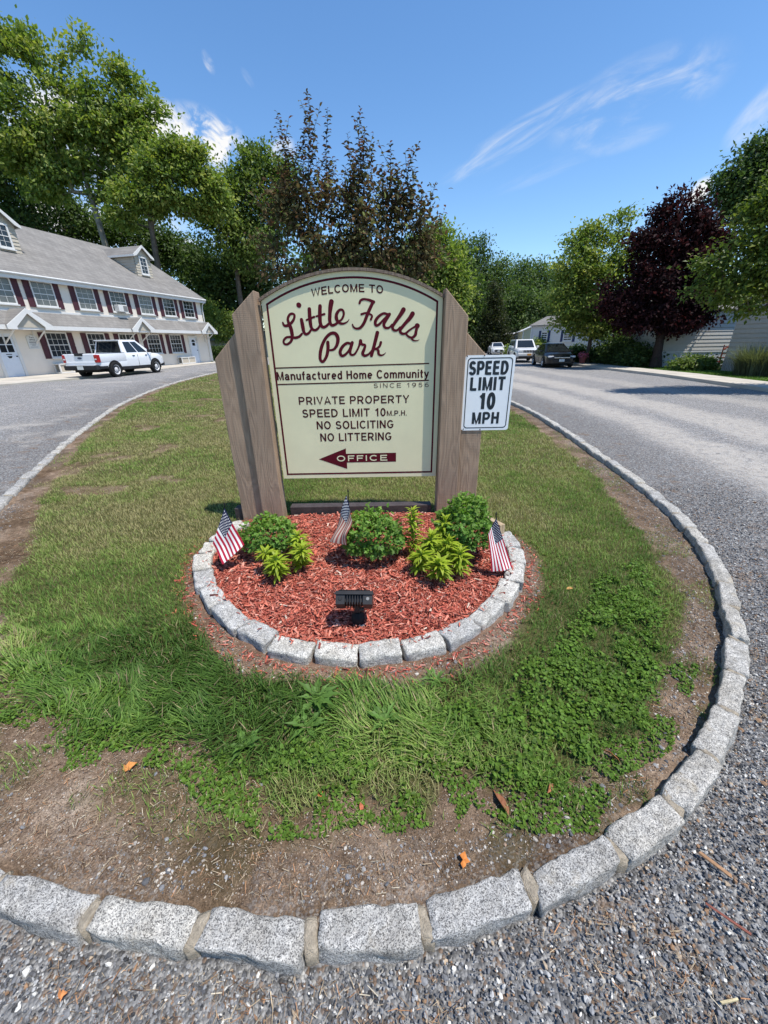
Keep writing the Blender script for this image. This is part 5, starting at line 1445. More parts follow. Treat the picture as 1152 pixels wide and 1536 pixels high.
def tree(name, label, group, base, top, r0, blobs, nn, lpn, ls, cols, seed, mat='leaf', bark='bark', sig=0.5, gap=0.34, gf=0.35, up=0.8, shape='rhomb', cat='tree', droop=0.1, minz=0.3, fork=True):
    rg = np.random.default_rng(seed); base = np.array(base, float)
    root = empty(name, base, label, cat, group)
    Bc = np.array([b[0] for b in blobs]) - base; Br = np.array([b[1] for b in blobs])
    wgt = (Br.prod(1)) ** 0.72; wgt /= wgt.sum()
    N = nn * 4; bi = rg.choice(len(Bc), N, p=wgt)
    d = unit(rg.normal(size=(N, 3))); r = rg.random(N) ** 0.42 * rg.uniform(0.8, 1.13, N)
    P = Bc[bi] + d * r[:, None] * Br[bi]
    g = fbm(P[:, 0] * gf + P[:, 2] * gf * 0.6 + seed, P[:, 1] * gf + P[:, 2] * gf * 0.9, seed, 4)
    P = P[(g > gap) & (P[:, 2] > minz)][:nn]
    top = np.array(top, float) - base
    tt = np.linspace(0, 1, 8)[:, None]; bendv = rg.normal(0, 0.025 * np.linalg.norm(top), 3) * np.array([1, 1, 0])
    trunk = top * tt + bendv * np.sin(tt * math.pi)
    nodes = [p for p in trunk]; par = [-1] + list(range(7)); 
    c0 = trunk[3] if len(P) else top
    order = np.argsort(np.linalg.norm(P - c0, axis=1))
    arr = np.zeros((8 + len(P) * 2, 3)); arr[:8] = trunk; cnt = 8; start = 3; term = []
    for i in order:
        p = P[i]; q = arr[start:cnt]; dv = p - q; dist = np.linalg.norm(dv, axis=1)
        cost = dist * (1 + 0.45 * np.clip(-dv[:, 2] / (dist + 1e-6), 0, 1)) + 0.12 * np.linalg.norm(q - c0, axis=1) * 0
        j = int(np.argmin(cost)) + start
        dd = dist[j - start]
        if dd > 1.1 * sig * 2:
            m = (arr[j] + p) / 2 + rg.normal(0, 0.10 * dd, 3) + np.array([0, 0, 0.07 * dd]); arr[cnt] = m; nodes.append(m); par.append(j); j = cnt; cnt += 1
        arr[cnt] = p; nodes.append(p); par.append(j); term.append(cnt); cnt += 1
    A = arr[:cnt]; par = np.array(par)
    wt = np.zeros(cnt); tset = set(term)
    rt = max(0.006, r0 * 0.045)
    acc = np.zeros(cnt)
    for i in range(cnt - 1, -1, -1):
        if acc[i] == 0: acc[i] = rt ** 2.2
        if par[i] >= 0: acc[par[i]] += acc[i]
    rad = acc ** (1 / 2.2); sc_ = r0 / rad[0]; rad = np.maximum(rad * sc_, 0) if sc_ < 1 else rad
    rad[:8] = np.maximum(rad[:8], r0 * (1 - 0.55 * tt[:, 0])); rad[0] = r0 * 1.35
    # branch tubes (5-sided), one per link
    e = np.arange(1, cnt); a, b = A[par[e]], A[e]; ra, rb = np.minimum(rad[par[e]], rad[e] * 1.5), rad[e] * 0.92
    ra[:7] = rad[par[e[:7]]]
    T = unit(b - a); u = unit(np.cross(T, np.where(np.abs(T[:, 2:3]) < 0.9, np.array([[0, 0, 1.0]]), np.array([[1.0, 0, 0]])))); v = np.cross(T, u)
    sg = 6; th = np.linspace(0, 2 * np.pi, sg, endpoint=False); cs, sn = np.cos(th)[None, :, None], np.sin(th)[None, :, None]
    ring = u[:, None] * cs + v[:, None] * sn
    V = np.concatenate([a[:, None] + ring * ra[:, None, None], (b + T * rb[:, None] * 0.3)[:, None] + ring * rb[:, None, None]], 1).reshape(-1, 3)
    f = np.array([(k_, (k_ + 1) % sg, sg + (k_ + 1) % sg, sg + k_) for k_ in range(sg)])
    F = (f[None] + (np.arange(len(e)) * 2 * sg)[:, None, None]).reshape(-1, 4)
    npobj('trunk', V, F, M[bark], root, smooth=True)
    # foliage
    tp = A[term]; n = len(tp) * lpn; ti = np.repeat(np.arange(len(tp)), lpn)
    back = A[par[np.array(term)]][ti]
    t = rg.random((n, 1)) ** 1.4 * 0.65
    L = ls * rg.uniform(0.5, 1.5, n)
    pos = tp[ti] * (1 - t) + back * t + rg.normal(0, 1, (n, 3)) * sig * np.array([1, 1, 0.62])
    cen = (Bc * wgt[:, None]).sum(0); outw = unit(pos - cen)
    Nn = unit(np.array([0, 0, up]) + outw * 0.45 + rg.normal(0, 0.5, (n, 3)))
    D = unit(outw * 0.6 + rg.normal(0, 0.7, (n, 3)) - np.array([0, 0, droop]))
    tone = np.clip(rg.normal(0.45, 0.22, len(tp))[ti] + rg.normal(0, 0.22, n), 0, 1) * (len(cols) - 1)
    i0 = np.clip(tone.astype(int), 0, len(cols) - 2); fr = (tone - i0)[:, None]; cc = np.array(cols)
    col = cc[i0] * (1 - fr) + cc[i0 + 1] * fr
    V, F, cl = leaves_np(pos, D, Nn, L, L * (0.62 if shape == 'rhomb' else 0.6), col, shape)
    npobj('crown', V, F, M[mat], root, cl)
    return root


GR = [(0.078, 0.121, 0.032), (0.137, 0.2, 0.045), (0.251, 0.297, 0.082)]
GRY = [(0.122, 0.183, 0.043), (0.217, 0.284, 0.062), (0.396, 0.399, 0.1)]
GRD = [(0.044, 0.076, 0.024), (0.08, 0.126, 0.037), (0.13, 0.186, 0.057)]
PUR = [(0.014, 0.008, 0.009), (0.032, 0.013, 0.015), (0.070, 0.022, 0.022)]
PLUM = [(0.062, 0.068, 0.029), (0.104, 0.107, 0.044), (0.156, 0.099, 0.055), (0.195, 0.24, 0.075)]
WD = [(0.069, 0.112, 0.04), (0.113, 0.166, 0.06), (0.174, 0.227, 0.083)]
gl, gw, gs = 'tall trees behind the white house', 'far trees of the wood beyond the road', 'street trees along the right pavement'
# tall plane trees behind the house
bA = blobs_px([(42, 42, 14, 30), (20, 75, 26, 20), (50, 85, 22, 26), (5, 55, 18, 22), (10, 130, 44, 40), (85, 95, 16, 14), (115, 62, 18, 22), (100, 130, 34, 24), (140, 140, 34, 28), (150, 190, 50, 40), (55, 160, 46, 36), (120, 190, 56, 36), (60, 215, 50, 34), (178, 105, 20, 20), (192, 130, 26, 34), (205, 172, 40, 28), (222, 225, 44, 34), (160, 245, 56, 28), (235, 165, 20, 20), (20, 230, 44, 30), (100, 255, 40, 22), (150, 285, 40, 16), (205, 262, 36, 22), (70, 285, 30, 16), (-60, 150, 80, 80), (-60, 60, 60, 50)], 46)
tree('plane_tree', 'tall pale-trunked tree with the highest crown, behind the white house roof', gl, (-26.6, 46, 0.2), (-27.6, 46, 17.5), 0.42, bA, 760, 60, 0.34, GRY, 1, bark='bark_pale', sig=0.50, gap=0.40, gf=0.34)
bB = blobs_px([(258, 225, 26, 22), (232, 255, 34, 28), (285, 232, 24, 22), (275, 262, 30, 18), (312, 268, 20, 16), (325, 292, 20, 18), (335, 318, 12, 22), (200, 292, 34, 20), (225, 305, 34, 20), (262, 300, 30, 18), (298, 312, 26, 16), (180, 325, 20, 14)], 43)
tree('oak_tree', 'dark-trunked forking tree behind the house, its long limb arching right over a gap of sky', gl, (-21.6, 43, 0.2), (-20.8, 43, 13.5), 0.42, bB, 400, 58, 0.32, GRY, 2, sig=0.44, gap=0.39, gf=0.36)
bC = blobs_px([(30, 280, 60, 45), (85, 315, 45, 30), (-30, 250, 60, 60), (0, 330, 60, 40), (120, 340, 30, 22), (60, 345, 70, 30)], 52)
tree('dark_tree', 'dark dense tree low behind the left part of the house roof', gl, (-34, 52, 0), (-34, 52, 15), 0.4, bC, 320, 60, 0.36, GRD, 3, sig=0.8, gap=0.36, gf=0.22)
bC2 = blobs_px([(205, 350, 40, 26), (250, 375, 45, 30), (285, 390, 30, 34), (165, 350, 25, 20)], 54)
tree('dark_tree', 'dark bushy tree showing above the house between the two bare trunks', gl, (-27, 54, 0), (-27, 54, 9), 0.3, bC2, 220, 60, 0.34, GRD, 4, sig=0.8, gap=0.34)
bD = blobs_px([(372, 228, 16, 16), (400, 232, 10, 20), (348, 248, 10, 14), (378, 255, 26, 24), (395, 280, 45, 40), (345, 275, 32, 30), (350, 325, 48, 42), (405, 335, 45, 50), (430, 265, 28, 30), (318, 345, 22, 36), (370, 375, 50, 40)], 48)
tree('ash_tree', 'ragged green tree left of the purple plum, with narrow tops against the sky', gl, (-15.0, 48, 0.2), (-15, 48, 13), 0.38, bD, 460, 54, 0.29, GR, 5, sig=0.55, gap=0.40, gf=0.32)
bE = blobs_px([(300, 410, 30, 44), (345, 425, 45, 52), (390, 430, 40, 50), (310, 465, 30, 30), (355, 480, 36, 26)], 52)
tree('dark_tree', 'very dark tree mass just left of the welcome sign, over the low grey roof', gl, (-17.5, 52, 0.2), (-17.5, 52, 9), 0.35, bE, 420, 60, 0.34, GRD, 6, sig=0.8, gap=0.25)
tree('green_shrub', 'rounded light green shrub at the far corner of the white house', None, (-16.0, 45.5, 0.2), (-16.0, 45.5, 2.0), 0.08, blobs_px([(328, 488, 22, 22), (312, 462, 12, 30), (345, 482, 14, 16)], 45.5), 110, 60, 0.2, GRY, 7, sig=0.4, gap=0.2, cat='shrub')
# wood beyond, tree by tree
far = [(650, 372, 30, 34, 62, 'broad', GRY, 'light green tree at the right edge of the purple plum'), (612, 395, 40, 40, 64, 'broad', WD, 'green tree half hidden behind the purple plum'),
       (672, 415, 26, 50, 60, 'broad', GRY, 'pale green tree standing right behind the right brown posts'), (692, 402, 20, 40, 78, 'narrow', GRD, 'narrow dark tree of the far wood, left of the tallest one'),
       (718, 400, 24, 45, 82, 'narrow', GRD, 'tallest dark tree of the far wood'), (748, 425, 26, 40, 84, 'broad', WD, 'round tree of the far wood above the dark cedar'),
       (780, 425, 25, 38, 88, 'broad', WD, 'round topped green tree in the middle of the far wood'), (806, 425, 22, 36, 90, 'broad', WD, 'green tree of the far wood left of the street tree'), (834, 428, 24, 34, 92, 'broad', WD, 'tree of the far wood half behind the green street tree'),
       (705, 460, 30, 40, 72, 'broad', GRD, 'dark tree low in the far wood right of the brown posts'), (775, 465, 34, 34, 76, 'broad', GRD, 'dark low tree above the white flat roofed house'), (815, 468, 30, 30, 74, 'broad', WD, 'low green tree above the yellow house'),
       (865, 450, 40, 45, 70, 'broad', WD, 'tree hidden mostly behind the green street tree'), (560, 420, 50, 45, 58, 'broad', GRD, 'dark tree behind the arch of the sign and the plum'), (470, 415, 50, 45, 56, 'broad', GRD, 'dark tree behind the left half of the sign arch'), (640, 450, 40, 40, 66, 'broad', GRD, 'dark tree behind the top of the right posts')]
for i, (px, py, rx, ry, yd, kd_, cl_, lb) in enumerate(far):
    L_ = [(px, py, rx * 0.85, ry * 0.7), (px - rx * 0.5, py + ry * 0.5, rx * 0.6, ry * 0.55), (px + rx * 0.5, py + ry * 0.45, rx * 0.6, ry * 0.55), (px + rx * 0.15, py - ry * 0.6, rx * 0.5, ry * 0.42), (px, py + ry * 0.9, rx, ry * 0.6)]
    if kd_ == 'narrow': L_ = [(px, py - ry * 0.6, rx * 0.5, ry * 0.5), (px - 3, py, rx * 0.75, ry * 0.6), (px + 2, py + ry * 0.6, rx, ry * 0.6), (px, py + ry * 1.2, rx, ry * 0.5)]
    b = blobs_px(L_, yd); x = b[0][0][0]; h = max(q[0][2] for q in b)
    tree('forest_tree', lb, gw, (x, yd, 0.3), (x, yd, h * 0.8), 0.3, b, 230, 42, 0.42, cl_, 60 + i, sig=0.95, gap=0.27, gf=0.2)
# dark cedar in front of the wood
rgc = np.random.default_rng(8)
L_ = [(742, 430 + q * 13, 5 + q * 4.2, 11) for q in range(8)]
b = blobs_px(L_, 62); x = b[0][0][0]
tree('cedar_tree', 'dark olive conical evergreen behind the lamp post', None, (x, 62, 0.2), (x, 62, 7.5), 0.2, b, 260, 55, 0.26, [(0.022, 0.034, 0.012), (0.04, 0.05, 0.018), (0.07, 0.07, 0.03)], 90, sig=0.42, gap=0.2)
# street trees right
bG = blobs_px([(905, 325, 10, 16), (922, 330, 12, 20), (942, 325, 9, 18), (888, 340, 12, 14), (885, 365, 32, 28), (925, 375, 34, 32), (862, 405, 36, 32), (905, 415, 44, 38), (850, 450, 34, 30), (890, 465, 46, 30), (930, 440, 26, 36), (855, 485, 26, 18), (905, 492, 34, 18)], 29)
tree('green_tree', 'bright green street tree with upswept tips, left of the dark purple maple', gs, (14.7, 29.4, 0.1), (14.9, 29.4, 5.8), 0.15, bG, 460, 60, 0.18, GRY, 101, sig=0.30, gap=0.38, gf=0.6)
bM = blobs_px([(1028, 305, 20, 24), (1005, 325, 30, 26), (1050, 335, 32, 28), (975, 365, 36, 30), (1020, 375, 48, 36), (1070, 370, 34, 32), (950, 420, 38, 32), (1000, 430, 50, 38), (1055, 430, 44, 36), (930, 455, 26, 24), (965, 478, 40, 24), (1015, 480, 40, 22), (1052, 465, 30, 22)], 24.6)
tree('purple_maple', 'dark purple-leaved maple on the right pavement', gs, (16.4, 24.5, 0.1), (16.2, 24.5, 5.6), 0.26, bM, 460, 75, 0.19, PUR, 102, mat='leafdark', bark='bark_dark', sig=0.29, gap=0.37, gf=0.6)
bN = blobs_px([(1140, 325, 26, 24), (1108, 362, 26, 20), (1150, 372, 36, 26), (1080, 395, 26, 18), (1118, 412, 36, 22), (1062, 428, 20, 14), (1160, 425, 36, 24), (1095, 448, 26, 14), (1128, 462, 18, 10), (1200, 380, 60, 60), (1210, 290, 60, 60), (1280, 300, 90, 100), (1260, 420, 80, 50), (1160, 300, 30, 26)], 13)
tree('yellow_green_tree', 'yellow-green leafy tree reaching in from the right picture edge, in front of the purple maple', gs, (13.9, 12.6, 0.1), (13.6, 12.6, 4.6), 0.17, bN, 520, 60, 0.115, [(0.07, 0.11, 0.02), (0.115, 0.16, 0.03), (0.22, 0.24, 0.04)], 103, sig=0.22, gap=0.36, gf=0.8)
bO = blobs_px([(1152, 225, 30, 32), (1118, 262, 34, 26), (1090, 292, 30, 20), (1150, 285, 50, 36), (1200, 240, 60, 60), (1120, 310, 40, 30)], 34)
tree('oak_tree', 'tall dark green tree rising at the right picture edge behind the maple', gs, (28.0, 34, 0.1), (28, 34, 10), 0.35, bO, 300, 70, 0.26, GRD, 104, sig=0.5, gap=0.34, gf=0.35)
bP = blobs_px([(1000, 470, 40, 25), (1080, 465, 50, 25), (1130, 450, 50, 30), (950, 470, 40, 25)], 40)
tree('dark_tree', 'dark tree closing the view behind the homes on the right', gw, (30, 40, 0.1), (30, 40, 4), 0.25, bP, 260, 60, 0.3, GRD, 105, sig=0.7, gap=0.25)
for i, (px, py, rx, ry, yd, lb, cl_) in enumerate([(925, 522, 22, 22, 27.5, 'dark shrub between the green tree and the purple maple', GRD), (958, 533, 20, 13, 25.6, 'low dark shrub at the foot of the purple maple', GRD), (900, 533, 12, 12, 29.5, 'small dark shrub right of the green tree trunk', GRD),
                                             (776, 524, 12, 8, 48, 'round clipped light green bush left of the white off-roader', GRY), (808, 520, 10, 10, 44, 'light green bush between the white off-roader and the dark sedan', GRY), (1040, 546, 26, 5, 22.6, 'low leafy planting along the white skirting of the grey home', GR),
                                             (866, 531, 10, 8, 31, 'low dark shrub behind the dark sedan', GRD), (800, 500, 14, 22, 60, 'tall slim bush beside the far tan roofed house', GRD)]):
    b = blobs_px([(px, py, rx, ry), (px - rx * 0.4, py + ry * 0.4, rx * 0.7, ry * 0.6), (px + rx * 0.4, py + ry * 0.4, rx * 0.7, ry * 0.6)], yd); x = b[0][0][0]
    tree('shrub', lb, 'shrubs among the homes', (x, yd, 0.0), (x, yd, max(0.3, b[0][0][2])), 0.04, b, 110, 50, 0.10 + yd * 0.0022, cl_, 120 + i, sig=0.16 + yd * 0.004, gap=0.15, cat='shrub', minz=0.05)

# ------------------------------------------------------------------ purple plum behind the sign
bpl = blobs_px([(440, 300, 48, 40), (500, 290, 52, 36), (560, 300, 46, 36), (605, 310, 36, 34), (420, 345, 50, 42), (480, 350, 60, 48), (545, 350, 60, 48), (610, 360, 45, 40), (440, 395, 50, 36), (500, 405, 60, 40), (570, 405, 55, 40), (630, 385, 30, 30)], 7.6, 0.8)
plum = tree('plum_tree', 'purple-brown leaved young plum tree with upright shoots, standing behind the sign', None, (-0.42, 7.7, 0.05), (-0.40, 7.7, 3.3), 0.075, bpl, 430, 24, 0.070, PLUM, 140, mat='leafdark', bark='bark_dark', sig=0.12, gap=0.34, gf=1.1, shape='oval', droop=0.35, up=0.5)
rgp = np.random.default_rng(141); parts = []; mb = MB()
base = Vector((-0.42, 7.7, 0.05))
for px, py, pb, lean in [(414, 168, 300, -0.10), (432, 205, 300, -0.05), (459, 135, 290, 0.02), (462, 180, 300, 0.0), (473, 195, 300, 0.08), (490, 162, 290, 0.02), (477, 240, 310, 0.1), (520, 200, 300, -0.1), (539, 162, 290, 0.0), (533, 225, 300, -0.05), (547, 190, 300, 0.05), (558, 215, 300, 0.1),
                         (584, 214, 310, 0.05), (571, 245, 310, 0.0), (600, 250, 320, 0.1), (628, 212, 310, 0.12), (622, 250, 320, 0.1), (606, 275, 330, 0.05), (632, 300, 350, 0.2), (645, 318, 360, 0.2), (655, 330, 370, 0.25), (425, 250, 320, -0.1), (445, 215, 300, 0), (500, 235, 310, 0), (515, 215, 300, 0.05), (640, 345, 380, .2)]:
    yy_ = 7.6 + rgp.uniform(-0.35, 0.35); xt, zt = ray_at(px, py, yy_); xb, zb = ray_at(px - lean * 60, pb, yy_)
    bx_, by_ = rgp.normal(0, 0.07), rgp.normal(0, 0.07)
    pts = [Vector((xb + (xt - xb) * t + bx_ * math.sin(t * math.pi) + 0.015 * math.sin(t * 9 + px), yy_ + by_ * math.sin(t * math.pi), zb + (zt - zb) * t)) - base for t in np.linspace(0, 1, 7)]
    for q_ in range(3):                                     # short side twigs
        o_ = pts[rgp.integers(1, 5)]; a_ = rgp.uniform(0, 6.28); l_ = rgp.uniform(0.12, 0.34); tw = [o_ + Vector((math.cos(a_) * l_ * t * 0.7, math.sin(a_) * l_ * t * 0.7, l_ * t * (0.5 + 0.6 * t))) for t in np.linspace(0, 1, 5)]
        mb.tube([p[:] for p in tw], np.linspace(0.004, 0.0015, 5), 5)
        nl = int(l_ / 0.028) + 2; t = np.linspace(0.2, 1, nl); pa = np.array([p[:] for p in tw]); q = np.stack([np.interp(t, np.linspace(0, 1, 5), pa[:, j]) for j in range(3)], -1)
        a2 = np.arange(nl) * 2.4 + px; D = np.stack([np.cos(a2), np.sin(a2), rgp.normal(0.1, 0.3, nl)], -1); L = rgp.uniform(0.05, 0.085, nl)
        parts.append(leaves_np(q, D, unit(np.stack([rgp.normal(0, 0.4, nl), rgp.normal(0, 0.4, nl), np.ones(nl)], -1)), L, L * 0.55, np.array(PLUM)[rgp.integers(0, 4, nl)] * rgp.uniform(0.7, 1.2, (nl, 1)), 'oval'))
    mb.tube([p[:] for p in pts], np.linspace(0.007, 0.002, 7), 5)
    Ls = (pts[-1] - pts[0]).length; nl = int(Ls / 0.021) + 4; t = np.linspace(0.08, 1.0, nl)
    pa = np.array([p[:] for p in pts]); q = np.stack([np.interp(t, np.linspace(0, 1, 7), pa[:, j]) for j in range(3)], -1)
    a = np.arange(nl) * 2.4 + px; D = np.stack([np.cos(a), np.sin(a) * 0.9, np.full(nl, 0.15) + rgp.normal(0, 0.25, nl)], -1)
    N_ = unit(np.stack([rgp.normal(0, 0.3, nl), rgp.normal(0, 0.3, nl), np.ones(nl)], -1)); L = rgp.uniform(0.065, 0.10, nl) * (1 - 0.35 * (t > 0.93))
    cc = np.array(PLUM)[rgp.integers(0, 3, nl)] * rgp.uniform(0.7, 1.2, (nl, 1)); parts.append(leaves_np(q, D, N_, L, L * 0.55, cc, 'oval'))
V, F, cl = merge(parts); npobj('shoot_leaves', V, F, M['leafdark'], plum, cl)
mb.build('shoots', M['bark_dark'], plum)

# ornamental grass clump at the corner of the right home
root = empty('ornamental_grass', (17.1, 18.6, 0.0), 'big fountain of silvery ornamental grass beside the right home', 'plant')
n = 1700; a = rng.uniform(0, 6.28, n); rr_ = rng.uniform(0, 0.5, n)
V, F, cl = blades(np.cos(a) * rr_ * 1.5, np.sin(a) * rr_ * 1.5, np.zeros(n), rng.uniform(0.8, 1.6, n), np.full(n, 0.022), rng.uniform(0.2, 0.95, n), a + rng.normal(0, 0.6, n), np.array([(0.12, 0.14, 0.085)]) * rng.uniform(0.6, 1.6, (n, 1)), 1.2)
npobj('blades', V, F, M['grass'], root, cl)
# clipped hedge beyond the house corner
n = 9000; x = rng.uniform(-18.5, -14.6, n); y = 43.8 + rng.normal(0, 0.25, n); z = rng.uniform(0.2, 1.6, n)
V, F, cl = leaves_np(np.stack([x, y, z], -1), rng.normal(size=(n, 3)), unit(rng.normal(size=(n, 3)) * 0.6 + np.array([0, -0.4, 0.9])), np.full(n, 0.16), np.full(n, 0.1), np.array(GRD)[1] * rng.uniform(0.5, 1.5, (n, 1)))
tag(npobj('hedge', V, F, M['leaf'], col=cl), 'dark clipped hedge between the white house and the welcome sign', 'hedge')
# grass verge on the right
n = 26000; y = rng.uniform(12, 27, n); x = np.interp(y, [12, 19, 24.5, 27], [14.35, 15.0, 15.0, 15.2]) + rng.uniform(0, 3.2, n)
V, F, cl = blades(x, y, np.full(n, -0.03), rng.uniform(0.07, 0.14, n), np.full(n, 0.02), rng.uniform(0.2, 0.9, n), rng.uniform(0, 6.28, n), GC[1] * rng.uniform(0.6, 1.4, (n, 1)))
tag(npobj('verge_grass', V, F, M['grass'], col=cl), 'strip of mown grass behind the right pavement', 'grass', kind='stuff')
# ================================================================== the white house on the left
def shingle_mat(name, a, b_, sx=1.0):
    m, t, b = new_mat(name, 0.95, 0.1)
    p = t.coord('Object'); xyz = t.add('ShaderNodeSeparateXYZ', {0: p}).outputs
    v = t.add('ShaderNodeCombineXYZ', {'X': xyz[0], 'Y': t.math('MULTIPLY', xyz[2], 1.7)}).outputs[0]
    br = t.add('ShaderNodeTexBrick', {'Vector': v, 'Color1': (*a, 1), 'Color2': (*b_, 1), 'Mortar': (a[0] * 0.8, a[1] * 0.8, a[2] * 0.8, 1), 'Scale': 1.0, 'Mortar Size': 0.012, 'Brick Width': 0.3, 'Row Height': 0.24, 'Bias': 0.0})
    c = t.mix(1.0, br.outputs[0], t.ramp(t.noise(p, 1.2, 5.0, 0.7), [(0.3, (0.8, 0.8, 0.8)), (0.7, (1.15, 1.14, 1.12))]), 'MULTIPLY')
    t.l.new(c, b.inputs['Base Color']); t.l.new(t.bump(br.outputs[1], 0.4, 0.01), b.inputs['Normal'])
    return m


def glass_mat(name, col, rough=0.06):
    m, t, b = new_mat(name, rough, 0.6)
    t.l.new(t.ramp(t.noise(t.coord('Object'), 1.5, 2.0), [(0.3, tuple(c * 0.7 for c in col)), (0.7, col)]), b.inputs['Base Color'])
    return m


M['stucco'] = plain('cream_stucco', (0.76, 0.685, 0.59), 0.92, 0.1, var=0.06, vs=0.8, bump=0.25, bs=40)
M['white'] = plain('white_trim', (0.66, 0.65, 0.625), 0.5, 0.3, var=0.04)
M['shutter'] = plain('maroon_shutter', (0.075, 0.026, 0.034), 0.55, 0.25, var=0.12)
M['shingle'] = shingle_mat('grey_shingle', (0.20, 0.19, 0.18), (0.235, 0.225, 0.213))
M['tansiding'] = plain('tan_siding', (0.47, 0.42, 0.34), 0.6, 0.2, var=0.05)
M['beigesiding'] = plain('beige_siding', (0.40, 0.38, 0.335), 0.55, 0.25, var=0.06)
M['greysiding'] = plain('grey_siding', (0.52, 0.50, 0.455), 0.55, 0.25, var=0.05)
M['glass'] = glass_mat('dark_glass', (0.022, 0.026, 0.03))
M['curtain'] = glass_mat('curtained_glass', (0.13, 0.135, 0.13), 0.15)
M['doorwhite'] = plain('door_white', (0.66, 0.70, 0.75), 0.45, 0.3, var=0.03)
M['acgrey'] = plain('grey_grille', (0.20, 0.20, 0.20), 0.6, 0.2, var=0.2, vs=40)
M['signgrey'] = plain('plaque', (0.60, 0.60, 0.58), 0.6, 0.2, var=0.05)
M['textgrey'] = plain('plaque_text', (0.10, 0.10, 0.11), 0.6, 0.2)

HO = (-15.12, 36.65, 0.0); HR = math.atan2(0.9689, 0.2475)
house = empty('white_house', HO, 'long cream two-storey house with maroon shutters and a grey shingled roof with dormers', 'house', rz=HR)
HM = Matrix.Translation(HO) @ Matrix.Rotation(HR, 4, 'Z')
HX = -22.0
mb = MB(); mb.box((HX / 2, 5.4, 2.65), (-HX, 10.8, 5.1)); mb.prism([(0.003, 5.2), (10.797, 5.2), (5.4, 8.55)], 'x', HX + 0.01, -0.003)
mb.build('wall', M['stucco'], house)
mb = MB()
for sg in (1, -1):
    y0, y1 = (-0.35, 5.4) if sg == 1 else (11.15, 5.4)
    q = [(y0, 5.24), (y1, 8.78 + 0.0), (y1, 8.66), (y0, 5.12)]
    mb.prism(q, 'x', HX - 0.2, 0.28)
roof = mb.build('roof', M['shingle'], house)
mb = MB(); mb.box((HX / 2, -0.31, 5.04), (-HX + 0.5, 0.05, 0.2)); mb.box((HX / 2, -0.16, 4.99), (-HX + 0.3, 0.3, 0.03)); mb.tube([(HX, -0.385, 5.17), (0.3, -0.385, 5.17)], 0.055, 8)
mb.prism([(-0.36, 5.0), (-0.36, 5.11), (5.4, 8.65), (5.4, 8.5)], 'x', 0.285, 0.31)
mb.build('gutter', M['white'], house)
mb = MB(); mb.tube([(0.12, -0.36, 5.1), (0.10, -0.12, 4.8), (0.08, -0.06, 4.5), (0.08, -0.06, 3.5)], 0.045, 8); mb.tube([(0.08, -0.07, 2.6), (0.08, -0.07, 0.45), (0.12, -0.3, 0.38)], 0.045, 8); mb.build('downspout', M['white'], house)


def window(parent, x0, x1, z0, z1, y, cols=3, rows=4, glass='glass', fr=0.065, name='window', wm='white'):
    """double hung window on a wall facing -y: frame with muntins > pane, sill"""
    mb = MB(); d = 0.07
    mb.box(((x0 + x1) / 2, y - 0.02, z1 - fr / 2), (x1 - x0, d, fr)); mb.box(((x0 + x1) / 2, y - 0.02, z0 + fr / 2), (x1 - x0, d, fr))
    for x in (x0 + fr / 2, x1 - fr / 2): mb.box((x, y - 0.02, (z0 + z1) / 2), (fr, d, z1 - z0 - 2 * fr))
    xi0, xi1, zi0, zi1 = x0 + fr, x1 - fr, z0 + fr, z1 - fr
    mb.box(((x0 + x1) / 2, y - 0.022, (zi0 + zi1) / 2), (xi1 - xi0, 0.035, 0.038))
    for i in range(1, cols): mb.box((xi0 + (xi1 - xi0) * i / cols, y - 0.021, (zi0 + zi1) / 2), (0.015, 0.012, zi1 - zi0))
    for i in range(1, rows):
        if i * 2 != rows: mb.box(((x0 + x1) / 2, y - 0.0215, zi0 + (zi1 - zi0) * i / rows), (xi1 - xi0, 0.012, 0.015))
    f = mb.build(name, M[wm], parent)
    mb = MB(); mb.box(((x0 + x1) / 2, y - 0.010, (zi0 + zi1) / 2), (xi1 - xi0, 0.012, zi1 - zi0)); mb.build('pane', M[glass], f)
    mb = MB(); mb.box(((x0 + x1) / 2, y - 0.05, z0 - 0.03), (x1 - x0 + 0.08, 0.14, 0.06)); mb.build('sill', M[wm], f)
    return f


def shutter(parent, x0, x1, z0, z1, y):
    mb = MB(); cx, w_ = (x0 + x1) / 2, x1 - x0
    mb.box((cx, y - 0.02, (z0 + z1) / 2), (w_, 0.03, z1 - z0))
    zm = z0 + (z1 - z0) * 0.5
    for a, b in ((z0, zm - 0.03), (zm + 0.03, z1)):
        mb.box((cx - w_ / 2 + 0.025, y - 0.04, (a + b) / 2), (0.05, 0.014, b - a)); mb.box((cx + w_ / 2 - 0.025, y - 0.04, (a + b) / 2), (0.05, 0.014, b - a))
        mb.box((cx, y - 0.0395, a + 0.03), (w_ - 0.1, 0.014, 0.06)); mb.box((cx, y - 0.0395, b - 0.03), (w_ - 0.1, 0.014, 0.06))
    mb.build('shutter', M['shutter'], parent)


